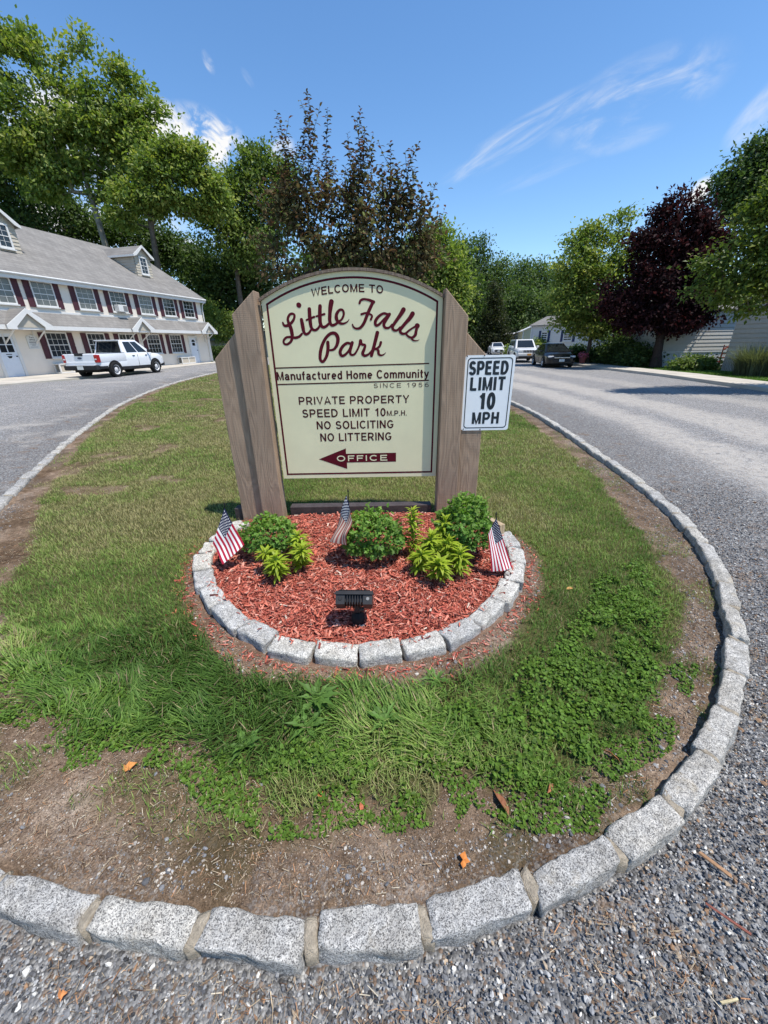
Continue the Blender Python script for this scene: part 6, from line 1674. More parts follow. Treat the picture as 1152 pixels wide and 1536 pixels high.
for i, cx in enumerate([-19.9, -17.5, -15.1, -12.98, -10.5, -8.23, -5.95, -3.72, -1.57]):
    window(house, cx - 0.6, cx + 0.6, 3.78, 5.0, -0.004, 3, 4, 'curtain' if i in (2, 3, 4, 6) else 'glass')
    for sg in (-1, 1): shutter(house, cx + sg * 0.78 - 0.16, cx + sg * 0.78 + 0.16, 3.72, 4.97, -0.004)
for i, cx in enumerate([-19.4, -13.06, -10.6, -8.32, -6.02, -3.78]):
    window(house, cx - 0.62, cx + 0.62, 1.2, 2.52, -0.004, 4, 4, 'glass')
    for sg in (-1, 1): shutter(house, cx + sg * 0.8 - 0.16, cx + sg * 0.8 + 0.16, 1.16, 2.5, -0.004)
mb = MB()                                                   # pent roof over the ground floor
mb.prism([(-0.003, 3.50), (-0.92, 2.76), (-0.92, 2.70), (-0.003, 3.42)], 'x', HX, 0.35)
mb.build('porch_roof', M['shingle'], house)
mb = MB(); mb.box((HX / 2 + 0.17, -0.945, 2.68), (-HX + 0.35, 0.04, 0.2)); mb.box((HX / 2 + 0.17, -0.47, 2.605), (-HX + 0.3, 0.9, 0.03)); mb.box((HX / 2, -0.02, 3.52), (-HX, 0.03, 0.1)); mb.build('porch_fascia', M['white'], house)
mb = MB(); mb.box((0.17, -0.03, 1.5), (0.34, 0.05, 2.2)); mb.build('corner_panel', M['stucco'], house)
for cx, hw, pk in ((-15.0, 1.1, 3.52), (-7.75, 0.95, 3.45), (-0.85, 0.95, 3.4)):
    zb = 2.66
    mb = MB()
    for sg in (-1, 1):
        q = [(cx + sg * hw, zb + 0.12), (cx, pk + 0.05), (cx, pk - 0.03), (cx + sg * hw, zb + 0.04)]
        mb.prism(q, 'y', -1.06, -0.05)
    g_ = mb.build('gable', M['shingle'], house)
    mb = MB()
    for sg in (-1, 1):
        mb.prism([(cx + sg * (hw + 0.02), zb - 0.08), (cx + sg * (hw + 0.02), zb + 0.10), (cx, pk + 0.03), (cx, pk - 0.2), (cx + sg * (hw - 0.42), zb + 0.05), (cx + sg * (hw - 0.42), zb - 0.08)], 'y', -1.11, -1.062)
    mb.build('rake_board', M['white'], g_)
    mb = MB(); mb.prism([(cx - hw + 0.2, zb + 0.02), (cx + hw - 0.2, zb + 0.02), (cx, pk - 0.12)], 'y', -0.99, -0.96)
    mb.build('gable_panel', M['tansiding'], g_)
    for sg in (-1, 1):
        x = cx + sg * (hw - 0.35)
        mb = MB(); mb.tube([(x, -0.02, 1.95), (x, -0.9, 2.56)], 0.035, 6); mb.tube([(x, -0.03, 1.9), (x, -0.03, 2.55)], 0.03, 6); mb.build('bracket', M['white'], house)
for cx in (-12.85, -3.49):                                  # dormers
    y0, hw, zb, ze, zp = 1.64, 0.74, 6.3, 7.86, 8.36
    mb = MB(); nl = 9
    for i in range(nl):
        z0_ = zb + (ze - zb) * i / nl; z1_ = zb + (ze - zb) * (i + 1) / nl
        for (xa, ya, xb_, yb_) in ((cx - hw, y0, cx + hw, y0), (cx - hw, 4.6, cx - hw, y0), (cx + hw, y0, cx + hw, 4.6)):
            nx_, ny_ = (yb_ - ya), -(xb_ - xa); l_ = math.hypot(nx_, ny_); nx_, ny_ = nx_ / l_ * 0.03, ny_ / l_ * 0.03
            mb.poly([(xa + nx_, ya + ny_, z0_), (xb_ + nx_, yb_ + ny_, z0_), (xb_, yb_, z1_), (xa, ya, z1_)]); mb.poly([(xa + nx_, ya + ny_, z0_), (xb_ + nx_, yb_ + ny_, z0_), (xb_, yb_, z0_), (xa, ya, z0_)])
    mb.poly([(cx - hw, y0, ze), (cx + hw, y0, ze), (cx, y0, zp)])
    dm = mb.build('dormer', M['tansiding'], house)
    mb = MB()
    for sg in (-1, 1):
        q = [(cx + sg * (hw + 0.18), ze - 0.10), (cx, zp + 0.08), (cx, zp), (cx + sg * (hw + 0.18), ze - 0.17)]
        mb.prism(q, 'y', y0 - 0.2, 5.2)
    mb.build('dormer_roof', M['shingle'], dm)
    mb = MB()
    for sg in (-1, 1):
        mb.prism([(cx + sg * (hw + 0.2), ze - 0.22), (cx + sg * (hw + 0.2), ze - 0.08), (cx, zp + 0.10), (cx, zp - 0.05), (cx + sg * (hw - 0.1), ze - 0.1)], 'y', y0 - 0.25, y0 - 0.202)
        mb.box((cx + sg * (hw + 0.19), 2.9, ze - 0.15), (0.03, 2.9, 0.12))
    mb.build('dormer_trim', M['white'], dm)
    window(dm, cx - 0.36, cx + 0.36, 6.6, 7.75, y0 - 0.02, 2, 4, 'glass', 0.09, 'dormer_window')


def door(parent, x0, x1, z0, z1, panes):
    mb = MB(); fr = 0.14
    for x in (x0 - fr / 2, x1 + fr / 2): mb.box((x, -0.03, (z0 + z1) / 2), (fr, 0.06, z1 - z0))
    mb.box(((x0 + x1) / 2, -0.03, z1 + fr / 2), (x1 - x0 + 2 * fr, 0.06, fr))
    f = mb.build('door_frame', M['white'], parent)
    mb = MB(); mb.box(((x0 + x1) / 2, -0.012, (z0 + z1) / 2), (x1 - x0 - 0.004, 0.02, z1 - z0))
    for i in range(3):
        zc = z0 + 0.25 + i * 0.32; mb.box(((x0 + x1) / 2, -0.026, zc), ((x1 - x0) * 0.72, 0.012, 0.2))
    dr_ = mb.build('door', M['doorwhite'], parent)
    mb = MB(); w_ = (x1 - x0)
    if panes:
        for i in (0, 1):
            for j in (0, 1): mb.box((x0 + w_ * (0.3 + 0.4 * i), -0.024, z0 + 1.35 + 0.38 * j), (w_ * 0.34, 0.01, 0.34))
    else:
        mb.box(((x0 + x1) / 2, -0.024, z0 + 1.45), (w_ * 0.4, 0.01, 0.22)); mb.prism([((x0 + x1) / 2 + 0.2 * math.cos(t), z0 + 1.62 + 0.18 * math.sin(t)) for t in np.linspace(0, math.pi, 9)], 'y', -0.03, -0.022)
    mb.build('door_glass', M['glass'], dr_)
    mb = MB(); mb.box((x1 - 0.1, -0.05, z0 + 0.98), (0.05, 0.06, 0.05)); mb.build('handle', M['blackdull'], dr_)
    if panes:
        mb = MB(); mb.box(((x0 + x1) / 2, -0.03, z0 + 1.08), (0.26, 0.02, 0.03)); mb.prism([((x0 + x1) / 2 - 0.12, z0 + 1.0), ((x0 + x1) / 2 + 0.12, z0 + 1.0), ((x0 + x1) / 2 + 0.06, z0 + 0.9), ((x0 + x1) / 2 - 0.06, z0 + 0.9)], 'y', -0.035, -0.02); mb.build('mail_slot', M['blackdull'], dr_)


door(house, -16.2, -15.36, 0.36, 2.42, True); door(house, -2.2, -1.38, 0.36, 2.3, False)


def hplace(o):
    o.matrix_world = HM @ o.matrix_world if o.type != 'EMPTY' else HM @ o.matrix_basis
    return o


ac = empty('window_air_conditioner', HM @ Vector((-8.3, -0.004, 3.8)), 'white window air conditioner under an upper window of the house', 'air conditioner', rz=HR)
mb = MB(); mb.box((0, -0.17, 0.2), (0.68, 0.4, 0.4), bev=0.015); mb.build('casing', M['white'], ac); mb = MB(); mb.box((0.16, -0.374, 0.2), (0.3, 0.012, 0.3))
mb.box((0.345, -0.2, 0.2), (0.012, 0.26, 0.26)); mb.build('grille', M['acgrey'], ac)
for sx, w_, lb in ((-13.1, 1.3, 'low white boxed vent cover at the house wall behind the pickup tailgate'), (-3.2, 1.6, 'low white boxed vent cover at the house wall near the far door')):
    v = empty('vent_cover', HM @ Vector((sx, -0.02, 0.36)), lb, 'vent cover', 'white vent covers on the house wall', HR)
    mb = MB(); mb.box((0, -0.2, 0.5), (w_, 0.42, 0.05)); mb.box((0, -0.2, 0.05), (w_ - 0.02, 0.4, 0.08))
    for x in (-w_ / 2 + 0.04, 0, w_ / 2 - 0.04): mb.box((x, -0.38, 0.28), (0.07, 0.05, 0.39)); mb.box((x, -0.03, 0.28), (0.07, 0.05, 0.39))
    mb.build('box_frame', M['white'], v); mb = MB(); mb.box((0, -0.36, 0.28), (w_ - 0.16, 0.02, 0.38)); mb.box((w_ / 2 - 0.03, -0.2, 0.28), (0.02, 0.3, 0.38)); mb.build('vent_grille', M['tansiding'], v)
pq = empty('office_plaque', HM @ Vector((-14.42, -0.004, 1.68)), 'small white arched plaque with grey lettering beside the near house door', 'sign', rz=HR)
mb = MB(); ar = [(-0.27, 0), (0.27, 0), (0.27, 0.55)] + [(0.27 * math.cos(t), 0.55 + 0.13 * math.sin(t)) for t in np.linspace(0.1, math.pi - 0.1, 9)] + [(-0.27, 0.55)]
mb.prism(ar, 'y', -0.035, -0.0); pb_ = mb.build('panel', M['signgrey'], pq)
for body, z0_, z1_, w_ in (('Park', 0.53, 0.60, 0.11), ('OFFICE', 0.41, 0.48, 0.14)):
    t_ = text_mesh(body, -w_, w_, z0_, z1_, -0.037, M['textgrey'], 'lettering', 0.2); t_.parent = pb_
mb = MB()
for z0_, w_, h_ in ((0.31, 0.19, 0.035), (0.23, 0.17, 0.02), (0.17, 0.10, 0.02), (0.08, 0.18, 0.016)): mb.poly([(-w_, -0.037, z0_), (w_, -0.037, z0_), (w_, -0.037, z0_ + h_), (-w_, -0.037, z0_ + h_)])
mb.build('text_lines', M['textgrey'], pb_)
# low grey roof of a garage beyond
gar = empty('garage', (-16.2, 50, 0.2), 'low building with a grey shingled roof beyond the hedge left of the sign', 'building')
mb = MB(); mb.box((0, 3, 1.1), (9, 6, 2.2)); mb.build('wall', M['tansiding'], gar)
mb = MB(); mb.prism([(-0.5, 2.1), (3, 3.1), (6.5, 2.1), (6.5, 2.0), (3, 3.0), (-0.5, 2.0)], 'x', -4.8, 4.8); mb.build('roof', M['shingle'], gar)

# ================================================================== vehicles
M['carwhite'] = plain('white_paint', (0.74, 0.75, 0.77), 0.3, 0.5, var=0.02, coat=0.6)
M['carwhite2'] = plain('silver_white_paint', (0.62, 0.62, 0.62), 0.3, 0.5, var=0.02, coat=0.6)
M['carblack'] = plain('black_paint', (0.006, 0.006, 0.008), 0.3, 0.3, var=0.05, coat=0.25)
M['carglass'] = glass_mat('car_glass', (0.016, 0.02, 0.022), 0.03)
M['tyre'] = plain('tyre_rubber', (0.018, 0.018, 0.018), 0.85, 0.2, var=0.2, vs=20)
M['rim'] = plain('steel_rim', (0.56, 0.56, 0.57), 0.35, 0.5, 0.0, var=0.1)
M['cladding'] = plain('black_cladding', (0.022, 0.022, 0.024), 0.7, 0.25, var=0.2)
M['tail'] = plain('tail_light', (0.36, 0.012, 0.018), 0.15, 0.5, coat=0.8)
M['lamp'] = plain('headlight', (0.62, 0.63, 0.64), 0.1, 0.6, coat=0.8)
M['chrome'] = plain('chrome', (0.6, 0.6, 0.6), 0.15, 0.5, 0.9)
M['plate'] = plain('number_plate', (0.62, 0.63, 0.60), 0.5)
M['plate2'] = plain('orange_plate', (0.55, 0.27, 0.06), 0.5)
M['badge'] = plain('oval_badge', (0.03, 0.05, 0.11), 0.25, 0.5, coat=0.5)


def body_ring(x, w, zb, zt, wt, zs):
    """closed cross-section of a car body at station x"""
    R_ = [(0, zb), (w - 0.10, zb), (w - 0.02, zb + 0.06), (w, zs), (w - 0.015, (zs + zt) / 2), (wt, zt - 0.05), (wt - 0.05, zt - 0.012), (0, zt)]
    return [(x, y, z) for y, z in R_] + [(x, -y, z) for y, z in R_[-2:0:-1]]


def wheels(root, xs, y, r, wdt, rimr):
    for x in xs:
        for sg in (1, -1):
            mb = MB(); Mx = Matrix.Translation((x, sg * (y - wdt / 2), r)) @ Matrix.Rotation(-sg * math.pi / 2, 4, 'X')
            mb.lathe([(rimr * 0.95, -wdt / 2), (r - 0.03, -wdt / 2), (r, -wdt / 2 + 0.03), (r, wdt / 2 - 0.03), (r - 0.03, wdt / 2), (rimr, wdt / 2), (rimr * 0.97, wdt / 2 - 0.03), (rimr * 0.9, -wdt / 2 + 0.01)], 28, Mx)
            t_ = mb.build('wheel', M['tyre'], root, smooth=True)
            mb = MB(); mb.lathe([(rimr * 0.985, wdt / 2 - 0.015), (rimr * 0.9, wdt / 2 - 0.02), (rimr * 0.8, wdt / 2 - 0.05), (rimr * 0.35, wdt / 2 - 0.03), (rimr * 0.25, wdt / 2 - 0.005), (0, wdt / 2 - 0.005)], 24, Mx)
            mb.build('rim', M['rim'], t_, smooth=True)
            mb = MB()
            for q in range(10):
                a = q * math.pi / 5; c = Mx @ Vector((rimr * 0.62 * math.cos(a), rimr * 0.62 * math.sin(a), wdt / 2 - 0.036))
                mb.lathe([(0, 0.004), (rimr * 0.11, 0.004)], 8, Matrix.Translation(c) @ Matrix.Rotation(-sg * math.pi / 2, 4, 'X'))
            mb.build('rim_holes', M['blackdull'], t_)


def arches(root, xs, y, r, mat='blackdull'):
    mb = MB()
    for x in xs:
        for sg in (1, -1):
            pts = [(x + r * math.cos(t), 0.38 + (r - 0.02) * math.sin(t)) for t in np.linspace(-0.25, math.pi + 0.25, 22)]
            mb.prism(pts, 'y', sg * (y - 0.25), sg * (y + 0.004))
    mb.build('wheel_arches', M[mat], root)


def cabin(root, bx0, bx1, tx0, tx1, zb, zt, wb, wt, mat, glass_sides, roof_z=0.04, side_split=(0.5,), rearglass=True):
    """greenhouse: frustum with pillars; glass panels sit 4 mm proud"""
    B = {k_: Vector(v) for k_, v in {'a': (bx0, wb, zb), 'b': (bx1, wb, zb), 'c': (bx1, -wb, zb), 'd': (bx0, -wb, zb), 'A': (tx0, wt, zt), 'B': (tx1, wt, zt), 'C': (tx1, -wt, zt), 'D': (tx0, -wt, zt)}.items()}
    bm = bmesh.new(); vs = {k_: bm.verts.new(v) for k_, v in B.items()}
    for f in ('abcd', 'ABCD', 'abBA', 'bcCB', 'cdDC', 'daAD'): bm.faces.new([vs[q] for q in f])
    bmesh.ops.recalc_face_normals(bm, faces=bm.faces)
    bmesh.ops.bevel(bm, geom=[e for e in bm.edges if not (abs(e.verts[0].co.z - zb) < 1e-4 and abs(e.verts[1].co.z - zb) < 1e-4)], offset=0.06, segments=3, affect='EDGES', profile=0.6)
    me = bpy.data.meshes.new('cab'); bm.to_mesh(me); bm.free(); me.materials.append(M[mat]); me.polygons.foreach_set('use_smooth', [True] * len(me.polygons))
    try: me.set_sharp_from_angle(angle=math.radians(40))
    except Exception: pass
    cb_ = link('cab', me, root)

    def panel(p00, p10, p11, p01, name):
        n = (p10 - p00).cross(p01 - p00).normalized(); c = (p00 + p10 + p11 + p01) / 4
        if n.dot(c - Vector(((bx0 + bx1) / 2, 0, (zb + zt) / 2 - 0.3))) < 0: n = -n
        mb = MB(); q = [p00, p10, p11, p01]; mb.add([v + n * 0.005 for v in q] + [v - n * 0.01 for v in q], [(0, 1, 2, 3), (7, 6, 5, 4)] + [(i, (i + 1) % 4, 4 + (i + 1) % 4, 4 + i) for i in range(4)])
        mb.build(name, M['carglass'], cb_)

    def bil(k_, u, v):
        p = [B[q] for q in k_]; return p[0] * (1 - u) * (1 - v) + p[1] * u * (1 - v) + p[2] * u * v + p[3] * (1 - u) * v

    def sub(k_, u0, u1, v0, v1, name, s0=0.0, s1=0.0): panel(bil(k_, u0, v0), bil(k_, u1, v0), bil(k_, u1 - s1, v1), bil(k_, u0 + s0, v1), name)
    sub('bcCB', 0.08, 0.92, 0.08, 0.9, 'windscreen')
    if rearglass: sub('daAD', 0.07, 0.93, 0.12, 0.88, 'rear_window')
    for k_ in ('abBA', 'dcCD'):
        e = [glass_sides[0]] + list(side_split) + [glass_sides[1]]
        for i in range(len(e) - 1): sub(k_, e[i] + 0.018, e[i + 1] - 0.018, 0.10, 0.86, 'side_window')
    return cb_


def part(root, name, mat, *boxes, bev=0.01):
    mb = MB()
    for c, d in boxes: mb.box(c, d, bev=bev)
    return mb.build(name, M[mat], root)


# white pickup by the house
fr = Vector((-13.06, 23.80, 0)); rr = Vector((-13.46, 20.78, 0)); hd = (fr - rr).normalized()
px_ = (fr + rr) / 2 + Vector((-hd.y, hd.x, 0)) * 0.86
pk = empty('pickup_truck', (px_.x, px_.y, 0.3), 'white crew-cab pickup truck parked in front of the house, seen from behind', 'pickup truck', rz=math.atan2(hd.y, hd.x))
mb = MB()
mb.loft([body_ring(*s_) for s_ in [(-0.62, 0.92, 0.42, 1.10, 0.88, 0.8), (0.4, 0.925, 0.40, 1.10, 0.88, 0.8), (1.2, 0.925, 0.40, 1.10, 0.87, 0.8), (1.5, 0.92, 0.40, 1.09, 0.84, 0.8), (2.1, 0.90, 0.42, 1.04, 0.80, 0.8), (2.38, 0.86, 0.45, 0.98, 0.74, 0.75), (2.5, 0.76, 0.5, 0.86, 0.66, 0.7)]])
mb.loft([body_ring(*s_) for s_ in [(-2.48, 0.88, 0.55, 0.80, 0.86, 0.7), (-2.2, 0.91, 0.45, 0.80, 0.88, 0.7), (-0.62, 0.92, 0.42, 0.80, 0.88, 0.7)]])
for sg in (1, -1): mb.box((-1.53, sg * 0.865, 0.92), (1.86, 0.11, 0.40), bev=0.03)
bd_ = mb.build('body', M['carwhite'], pk, smooth=True)
part(pk, 'tailgate', 'carwhite', ((-2.47, 0, 0.86), (0.09, 1.62, 0.50)), ((-2.52, 0, 0.74), (0.03, 1.5, 0.06)), bev=0.02)
part(pk, 'bed_liner', 'cladding', ((-1.5, 0, 0.81), (1.8, 1.6, 0.03)), ((-1.53, 0.865, 1.127), (1.8, 0.09, 0.02)), ((-1.53, -0.865, 1.127), (1.8, 0.09, 0.02)))
part(pk, 'tailgate_handle', 'cladding', ((-2.50, 0, 1.08), (0.10, 0.42, 0.10)))
mb = MB(); mb.lathe([(0, 0.012), (0.11, 0.010), (0.125, 0.0)], 24, Matrix.Translation((-2.515, 0, 0.93)) @ Matrix.Rotation(-math.pi / 2, 4, 'Y') @ Matrix.Diagonal((0.42, 1, 1, 1))); mb.build('badge', M['badge'], pk)
for sg in (1, -1): part(pk, 'tail_light', 'tail', ((-2.42, sg * 0.84, 0.90), (0.2, 0.19, 0.36)), bev=0.03)
part(pk, 'tail_light_lens', 'lamp', ((-2.522, 0.84, 0.88), (0.012, 0.1, 0.06)), ((-2.522, -0.84, 0.88), (0.012, 0.1, 0.06)), bev=0.003)
part(pk, 'rear_bumper', 'cladding', ((-2.52, 0, 0.50), (0.22, 1.78, 0.22)), bev=0.04); part(pk, 'bumper_step', 'rim', ((-2.55, 0, 0.615), (0.16, 1.5, 0.04)))
part(pk, 'number_plate', 'plate', ((-2.64, 0, 0.50), (0.012, 0.32, 0.16)), bev=0.003)
part(pk, 'side_cladding', 'cladding', ((0.02, 0.915, 0.40), (2.1, 0.03, 0.14)), ((0.02, -0.915, 0.40), (2.1, 0.03, 0.14)), ((2.42, 0, 0.46), (0.2, 1.6, 0.18)), ((-2.2, 0.89, 0.50), (0.5, 0.05, 0.12)), ((-2.2, -0.89, 0.50), (0.5, 0.05, 0.12)))
part(pk, 'door_handle', 'cladding', ((-0.05, -0.925, 0.98), (0.17, 0.03, 0.035))); part(pk, 'door_handle', 'cladding', ((0.92, -0.925, 0.98), (0.17, 0.03, 0.035)))
part(pk, 'door_seams', 'cladding', ((0.25, -0.918, 0.75), (0.012, 0.012, 0.6)), ((1.28, -0.914, 0.75), (0.012, 0.012, 0.6)), bev=0)
part(pk, 'side_mirror', 'cladding', ((1.12, -1.0, 1.18), (0.12, 0.2, 0.15)), bev=0.03); part(pk, 'side_mirror', 'cladding', ((1.12, 1.0, 1.18), (0.12, 0.2, 0.15)), bev=0.03)
cabin(pk, -0.66, 1.55, -0.50, 0.62, 1.06, 1.74, 0.86, 0.68, 'carwhite', (0.10, 0.86), side_split=(0.5,))
part(pk, 'roof_spoiler', 'carwhite', ((-0.56, 0, 1.715), (0.22, 1.3, 0.04)), bev=0.015)
part(pk, 'underbody', 'blackdull', ((-0.1, 0, 0.38), (4.4, 1.3, 0.2)))
arches(pk, (-1.5, 1.55), 0.922, 0.44); wheels(pk, (-1.5, 1.55), 0.965, 0.36, 0.24, 0.235)


def sedan(loc, rz, label, paint, detailed=True):
    c = empty('parked_car', loc, label, 'car', 'cars parked along the road', rz)
    mb = MB(); mb.loft([body_ring(*s_) for s_ in [(-2.42, 0.72, 0.38, 0.92, 0.62, 0.65), (-2.3, 0.86, 0.26, 1.0, 0.72, 0.65), (-1.5, 0.92, 0.22, 0.99, 0.80, 0.62), (0, 0.925, 0.2, 0.97, 0.83, 0.6), (1.0, 0.925, 0.2, 0.96, 0.82, 0.6), (1.5, 0.92, 0.2, 0.92, 0.78, 0.58), (2.05, 0.89, 0.2, 0.83, 0.72, 0.55), (2.32, 0.82, 0.24, 0.74, 0.66, 0.5), (2.45, 0.68, 0.3, 0.64, 0.55, 0.45)]])
    mb.build('body', M[paint], c, smooth=True)
    cabin(c, -1.85, 1.35, -0.95, 0.28, 0.94, 1.45, 0.80, 0.58, paint, (0.16, 0.82), side_split=(0.5,))
    for sg in (1, -1): part(c, 'headlight', 'lamp', ((2.26, sg * 0.66, 0.68), (0.22, 0.34, 0.11)), bev=0.03)
    part(c, 'grille', 'cladding', ((2.43, 0, 0.47), (0.06, 1.0, 0.2)), ((2.36, 0, 0.31), (0.1, 1.3, 0.1))); part(c, 'grille_bar', 'chrome', ((2.45, 0, 0.62), (0.05, 0.95, 0.05)))
    part(c, 'number_plate', 'plate', ((2.475, 0, 0.46), (0.012, 0.32, 0.15)), bev=0.003)
    for sg in (1, -1): part(c, 'side_mirror', paint, ((0.85, sg * 0.98, 0.98), (0.12, 0.2, 0.13)), bev=0.03); part(c, 'tail_light', 'tail', ((-2.32, sg * 0.66, 0.84), (0.12, 0.3, 0.14)), bev=0.03)
    part(c, 'door_seams', 'blackdull', ((0.1, 0.922, 0.6), (0.012, 0.01, 0.6)), ((0.1, -0.922, 0.6), (0.012, 0.01, 0.6)), bev=0)
    part(c, 'underbody', 'blackdull', ((0, 0, 0.24), (4.2, 1.4, 0.12)))
    arches(c, (-1.4, 1.42), 0.922, 0.40); wheels(c, (-1.4, 1.42), 0.955, 0.33, 0.22, 0.23)
    return c


sedan((11.85, 28.7, 0.0), math.radians(-98), 'dark glossy sedan parked by the right pavement with its front to the viewer', 'carblack')
sedan((15.2, 55.0, 0.0), math.radians(-98), 'small distant white car parked far up the road beyond the speed limit plate', 'carwhite2')
sv = empty('off_roader', (12.1, 35.6, 0), 'boxy white off-road car parked behind the dark sedan', 'car', 'cars parked along the road', math.radians(-97))
mb = MB(); mb.loft([body_ring(*s_) for s_ in [(-2.32, 0.84, 0.42, 1.06, 0.78, 0.75), (-2.2, 0.9, 0.36, 1.10, 0.84, 0.75), (0, 0.93, 0.32, 1.10, 0.86, 0.72), (0.95, 0.93, 0.32, 1.10, 0.85, 0.72), (1.5, 0.92, 0.34, 1.08, 0.82, 0.72), (2.15, 0.89, 0.4, 1.04, 0.78, 0.7), (2.33, 0.82, 0.45, 0.96, 0.74, 0.68)]]); mb.build('body', M['carwhite2'], sv, smooth=True)
cabin(sv, -2.25, 1.15, -2.0, 0.35, 1.06, 1.74, 0.84, 0.68, 'carwhite2', (0.04, 0.84), side_split=(0.34, 0.62))
mb = MB()
for i in range(7): mb.box((2.335, -0.36 + i * 0.12, 0.86), (0.03, 0.07, 0.17), bev=0.006)
mb.build('grille_slots', M['cladding'], sv)
for sg in (1, -1): part(sv, 'headlight', 'lamp', ((2.30, sg * 0.62, 0.87), (0.1, 0.26, 0.17)), bev=0.03); part(sv, 'side_mirror', 'carwhite2', ((0.75, sg * 1.02, 1.16), (0.12, 0.2, 0.18)), bev=0.03)
part(sv, 'front_bumper', 'carwhite2', ((2.36, 0, 0.60), (0.16, 1.66, 0.22)), bev=0.05); part(sv, 'lower_grille', 'cladding', ((2.40, 0, 0.44), (0.12, 1.5, 0.12)), bev=0.02); part(sv, 'number_plate', 'plate2', ((2.446, 0.05, 0.62), (0.012, 0.32, 0.15)), bev=0.003)
part(sv, 'underbody', 'blackdull', ((0, 0, 0.36), (4.2, 1.4, 0.14))); arches(sv, (-1.35, 1.4), 0.93, 0.44); wheels(sv, (-1.35, 1.4), 0.97, 0.37, 0.24, 0.23)

# ================================================================== manufactured homes along the right
M['skirt'] = plain('white_skirting', (0.66, 0.66, 0.65), 0.55, 0.25, var=0.04)
M['redwood'] = plain('red_stair_paint', (0.20, 0.045, 0.035), 0.6, 0.2, var=0.15)
M['yellowsiding'] = plain('yellow_siding', (0.55, 0.52, 0.36), 0.6, 0.2, var=0.05)
M['whitesiding'] = plain('white_siding', (0.60, 0.60, 0.60), 0.6, 0.2, var=0.05)
M['tanroof'] = plain('tan_roof', (0.30, 0.22, 0.16), 0.9, 0.1, var=0.2, vs=3)
M['whiteroof'] = plain('white_roof', (0.66, 0.66, 0.66), 0.6, 0.2, var=0.05)
M['blueshutter'] = plain('blue_shutter', (0.03, 0.045, 0.11), 0.6, 0.2)


def lap_wall(mb, x0, x1, y, z0, z1, pitch=0.2, depth=0.026, along_y=False):
    """real overlapping boards on a wall facing -y (or -x)"""
    n = max(1, int((z1 - z0) / pitch)); p = (z1 - z0) / n
    for i in range(n):
        a, b = z0 + i * p, z0 + (i + 1) * p
        g = a + 0.04; e = y - depth - 0.012
        for q in ([(x0, e, g), (x1, e, g), (x1, y - 0.02, b), (x0, y - 0.02, b)], [(x0, y - 0.002, g), (x1, y - 0.002, g), (x1, e, g), (x0, e, g)], [(x0, y - 0.003, a), (x1, y - 0.003, a), (x1, y - 0.003, g), (x0, y - 0.003, g)], [(x0, y - 0.02, b), (x1, y - 0.02, b), (x1, y - 0.002, b), (x0, y - 0.002, b)]):
            mb.poly([(v[1], v[0], v[2]) for v in q] if along_y else q)


def home(loc, rz, label, W, D, zs, zt, mat, skirt, roofmat, rise=0.9, over=0.25, wins=(), shut=None):
    """long box with lap siding on the seen sides (-y and -x), skirting and a pitched roof; origin at the near left corner"""
    h = empty('mobile_home', loc, label, 'house', 'manufactured homes', rz)
    mb = MB(); mb.box((W / 2, D / 2, (zs + zt) / 2), (W - 0.01, D - 0.01, zt - zs)); lap_wall(mb, 0, W, 0, zs, zt); lap_wall(mb, 0, D, 0, zs, zt, along_y=True)
    mb.build('wall', M[mat], h)
    if skirt:
        mb = MB(); x = 0.0
        mb.box((W / 2, D / 2, zs / 2 - 0.03), (W - 0.06, D - 0.06, zs + 0.05))
        while x < W: mb.box((x + 0.05, 0.02, zs / 2), (0.07, 0.05, zs)); x += 0.11
        y = 0.0
        while y < D: mb.box((0.02, y + 0.05, zs / 2), (0.05, 0.07, zs)); y += 0.11
        mb.box((W / 2, 0.0, zs - 0.04), (W, 0.07, 0.08)); mb.box((0.0, D / 2, zs - 0.041), (0.07, D, 0.08))
        mb.build('skirting', M[skirt], h)
    mb = MB()
    if W >= D: mb.prism([(-over, zt - 0.02), (D / 2, zt + rise), (D + over, zt - 0.02), (D + over, zt - 0.1), (D / 2, zt + rise - 0.1), (-over, zt - 0.1)], 'x', -over, W + over); g_ = [[(0.003, y, z) for y, z in ((0.01, zt), (D - 0.01, zt), (D / 2, zt + rise - 0.1))]]
    else: mb.prism([(-over, zt - 0.02), (W / 2, zt + rise), (W + over, zt - 0.02), (W + over, zt - 0.1), (W / 2, zt + rise - 0.1), (-over, zt - 0.1)], 'y', -over, D + over); g_ = [[(x, 0.003, z) for x, z in ((0.01, zt), (W - 0.01, zt), (W / 2, zt + rise - 0.1))]]
    mb.build('roof', M[roofmat], h)
    mb = MB()
    for g in g_: mb.poly(g)
    mb.build('gable_wall', M[mat], h)
    mb = MB(); mb.box((-0.012, -0.012, (zs + zt) / 2), (0.11, 0.11, zt - zs)); mb.box((W - 0.03, -0.012, (zs + zt) / 2), (0.09, 0.06, zt - zs)); mb.build('corner_trim', M['skirt'], h)
    for (x0, x1, z0, z1) in wins:
        window(h, x0, x1, z0, z1, -0.012, 2, 2, 'glass', 0.07)
        if shut:
            for s_ in (x0 - 0.2, x1 + 0.2):
                mb = MB(); mb.box((s_, -0.03, (z0 + z1) / 2), (0.28, 0.03, z1 - z0 + 0.1)); mb.build('shutter', M[shut], h)
    return h


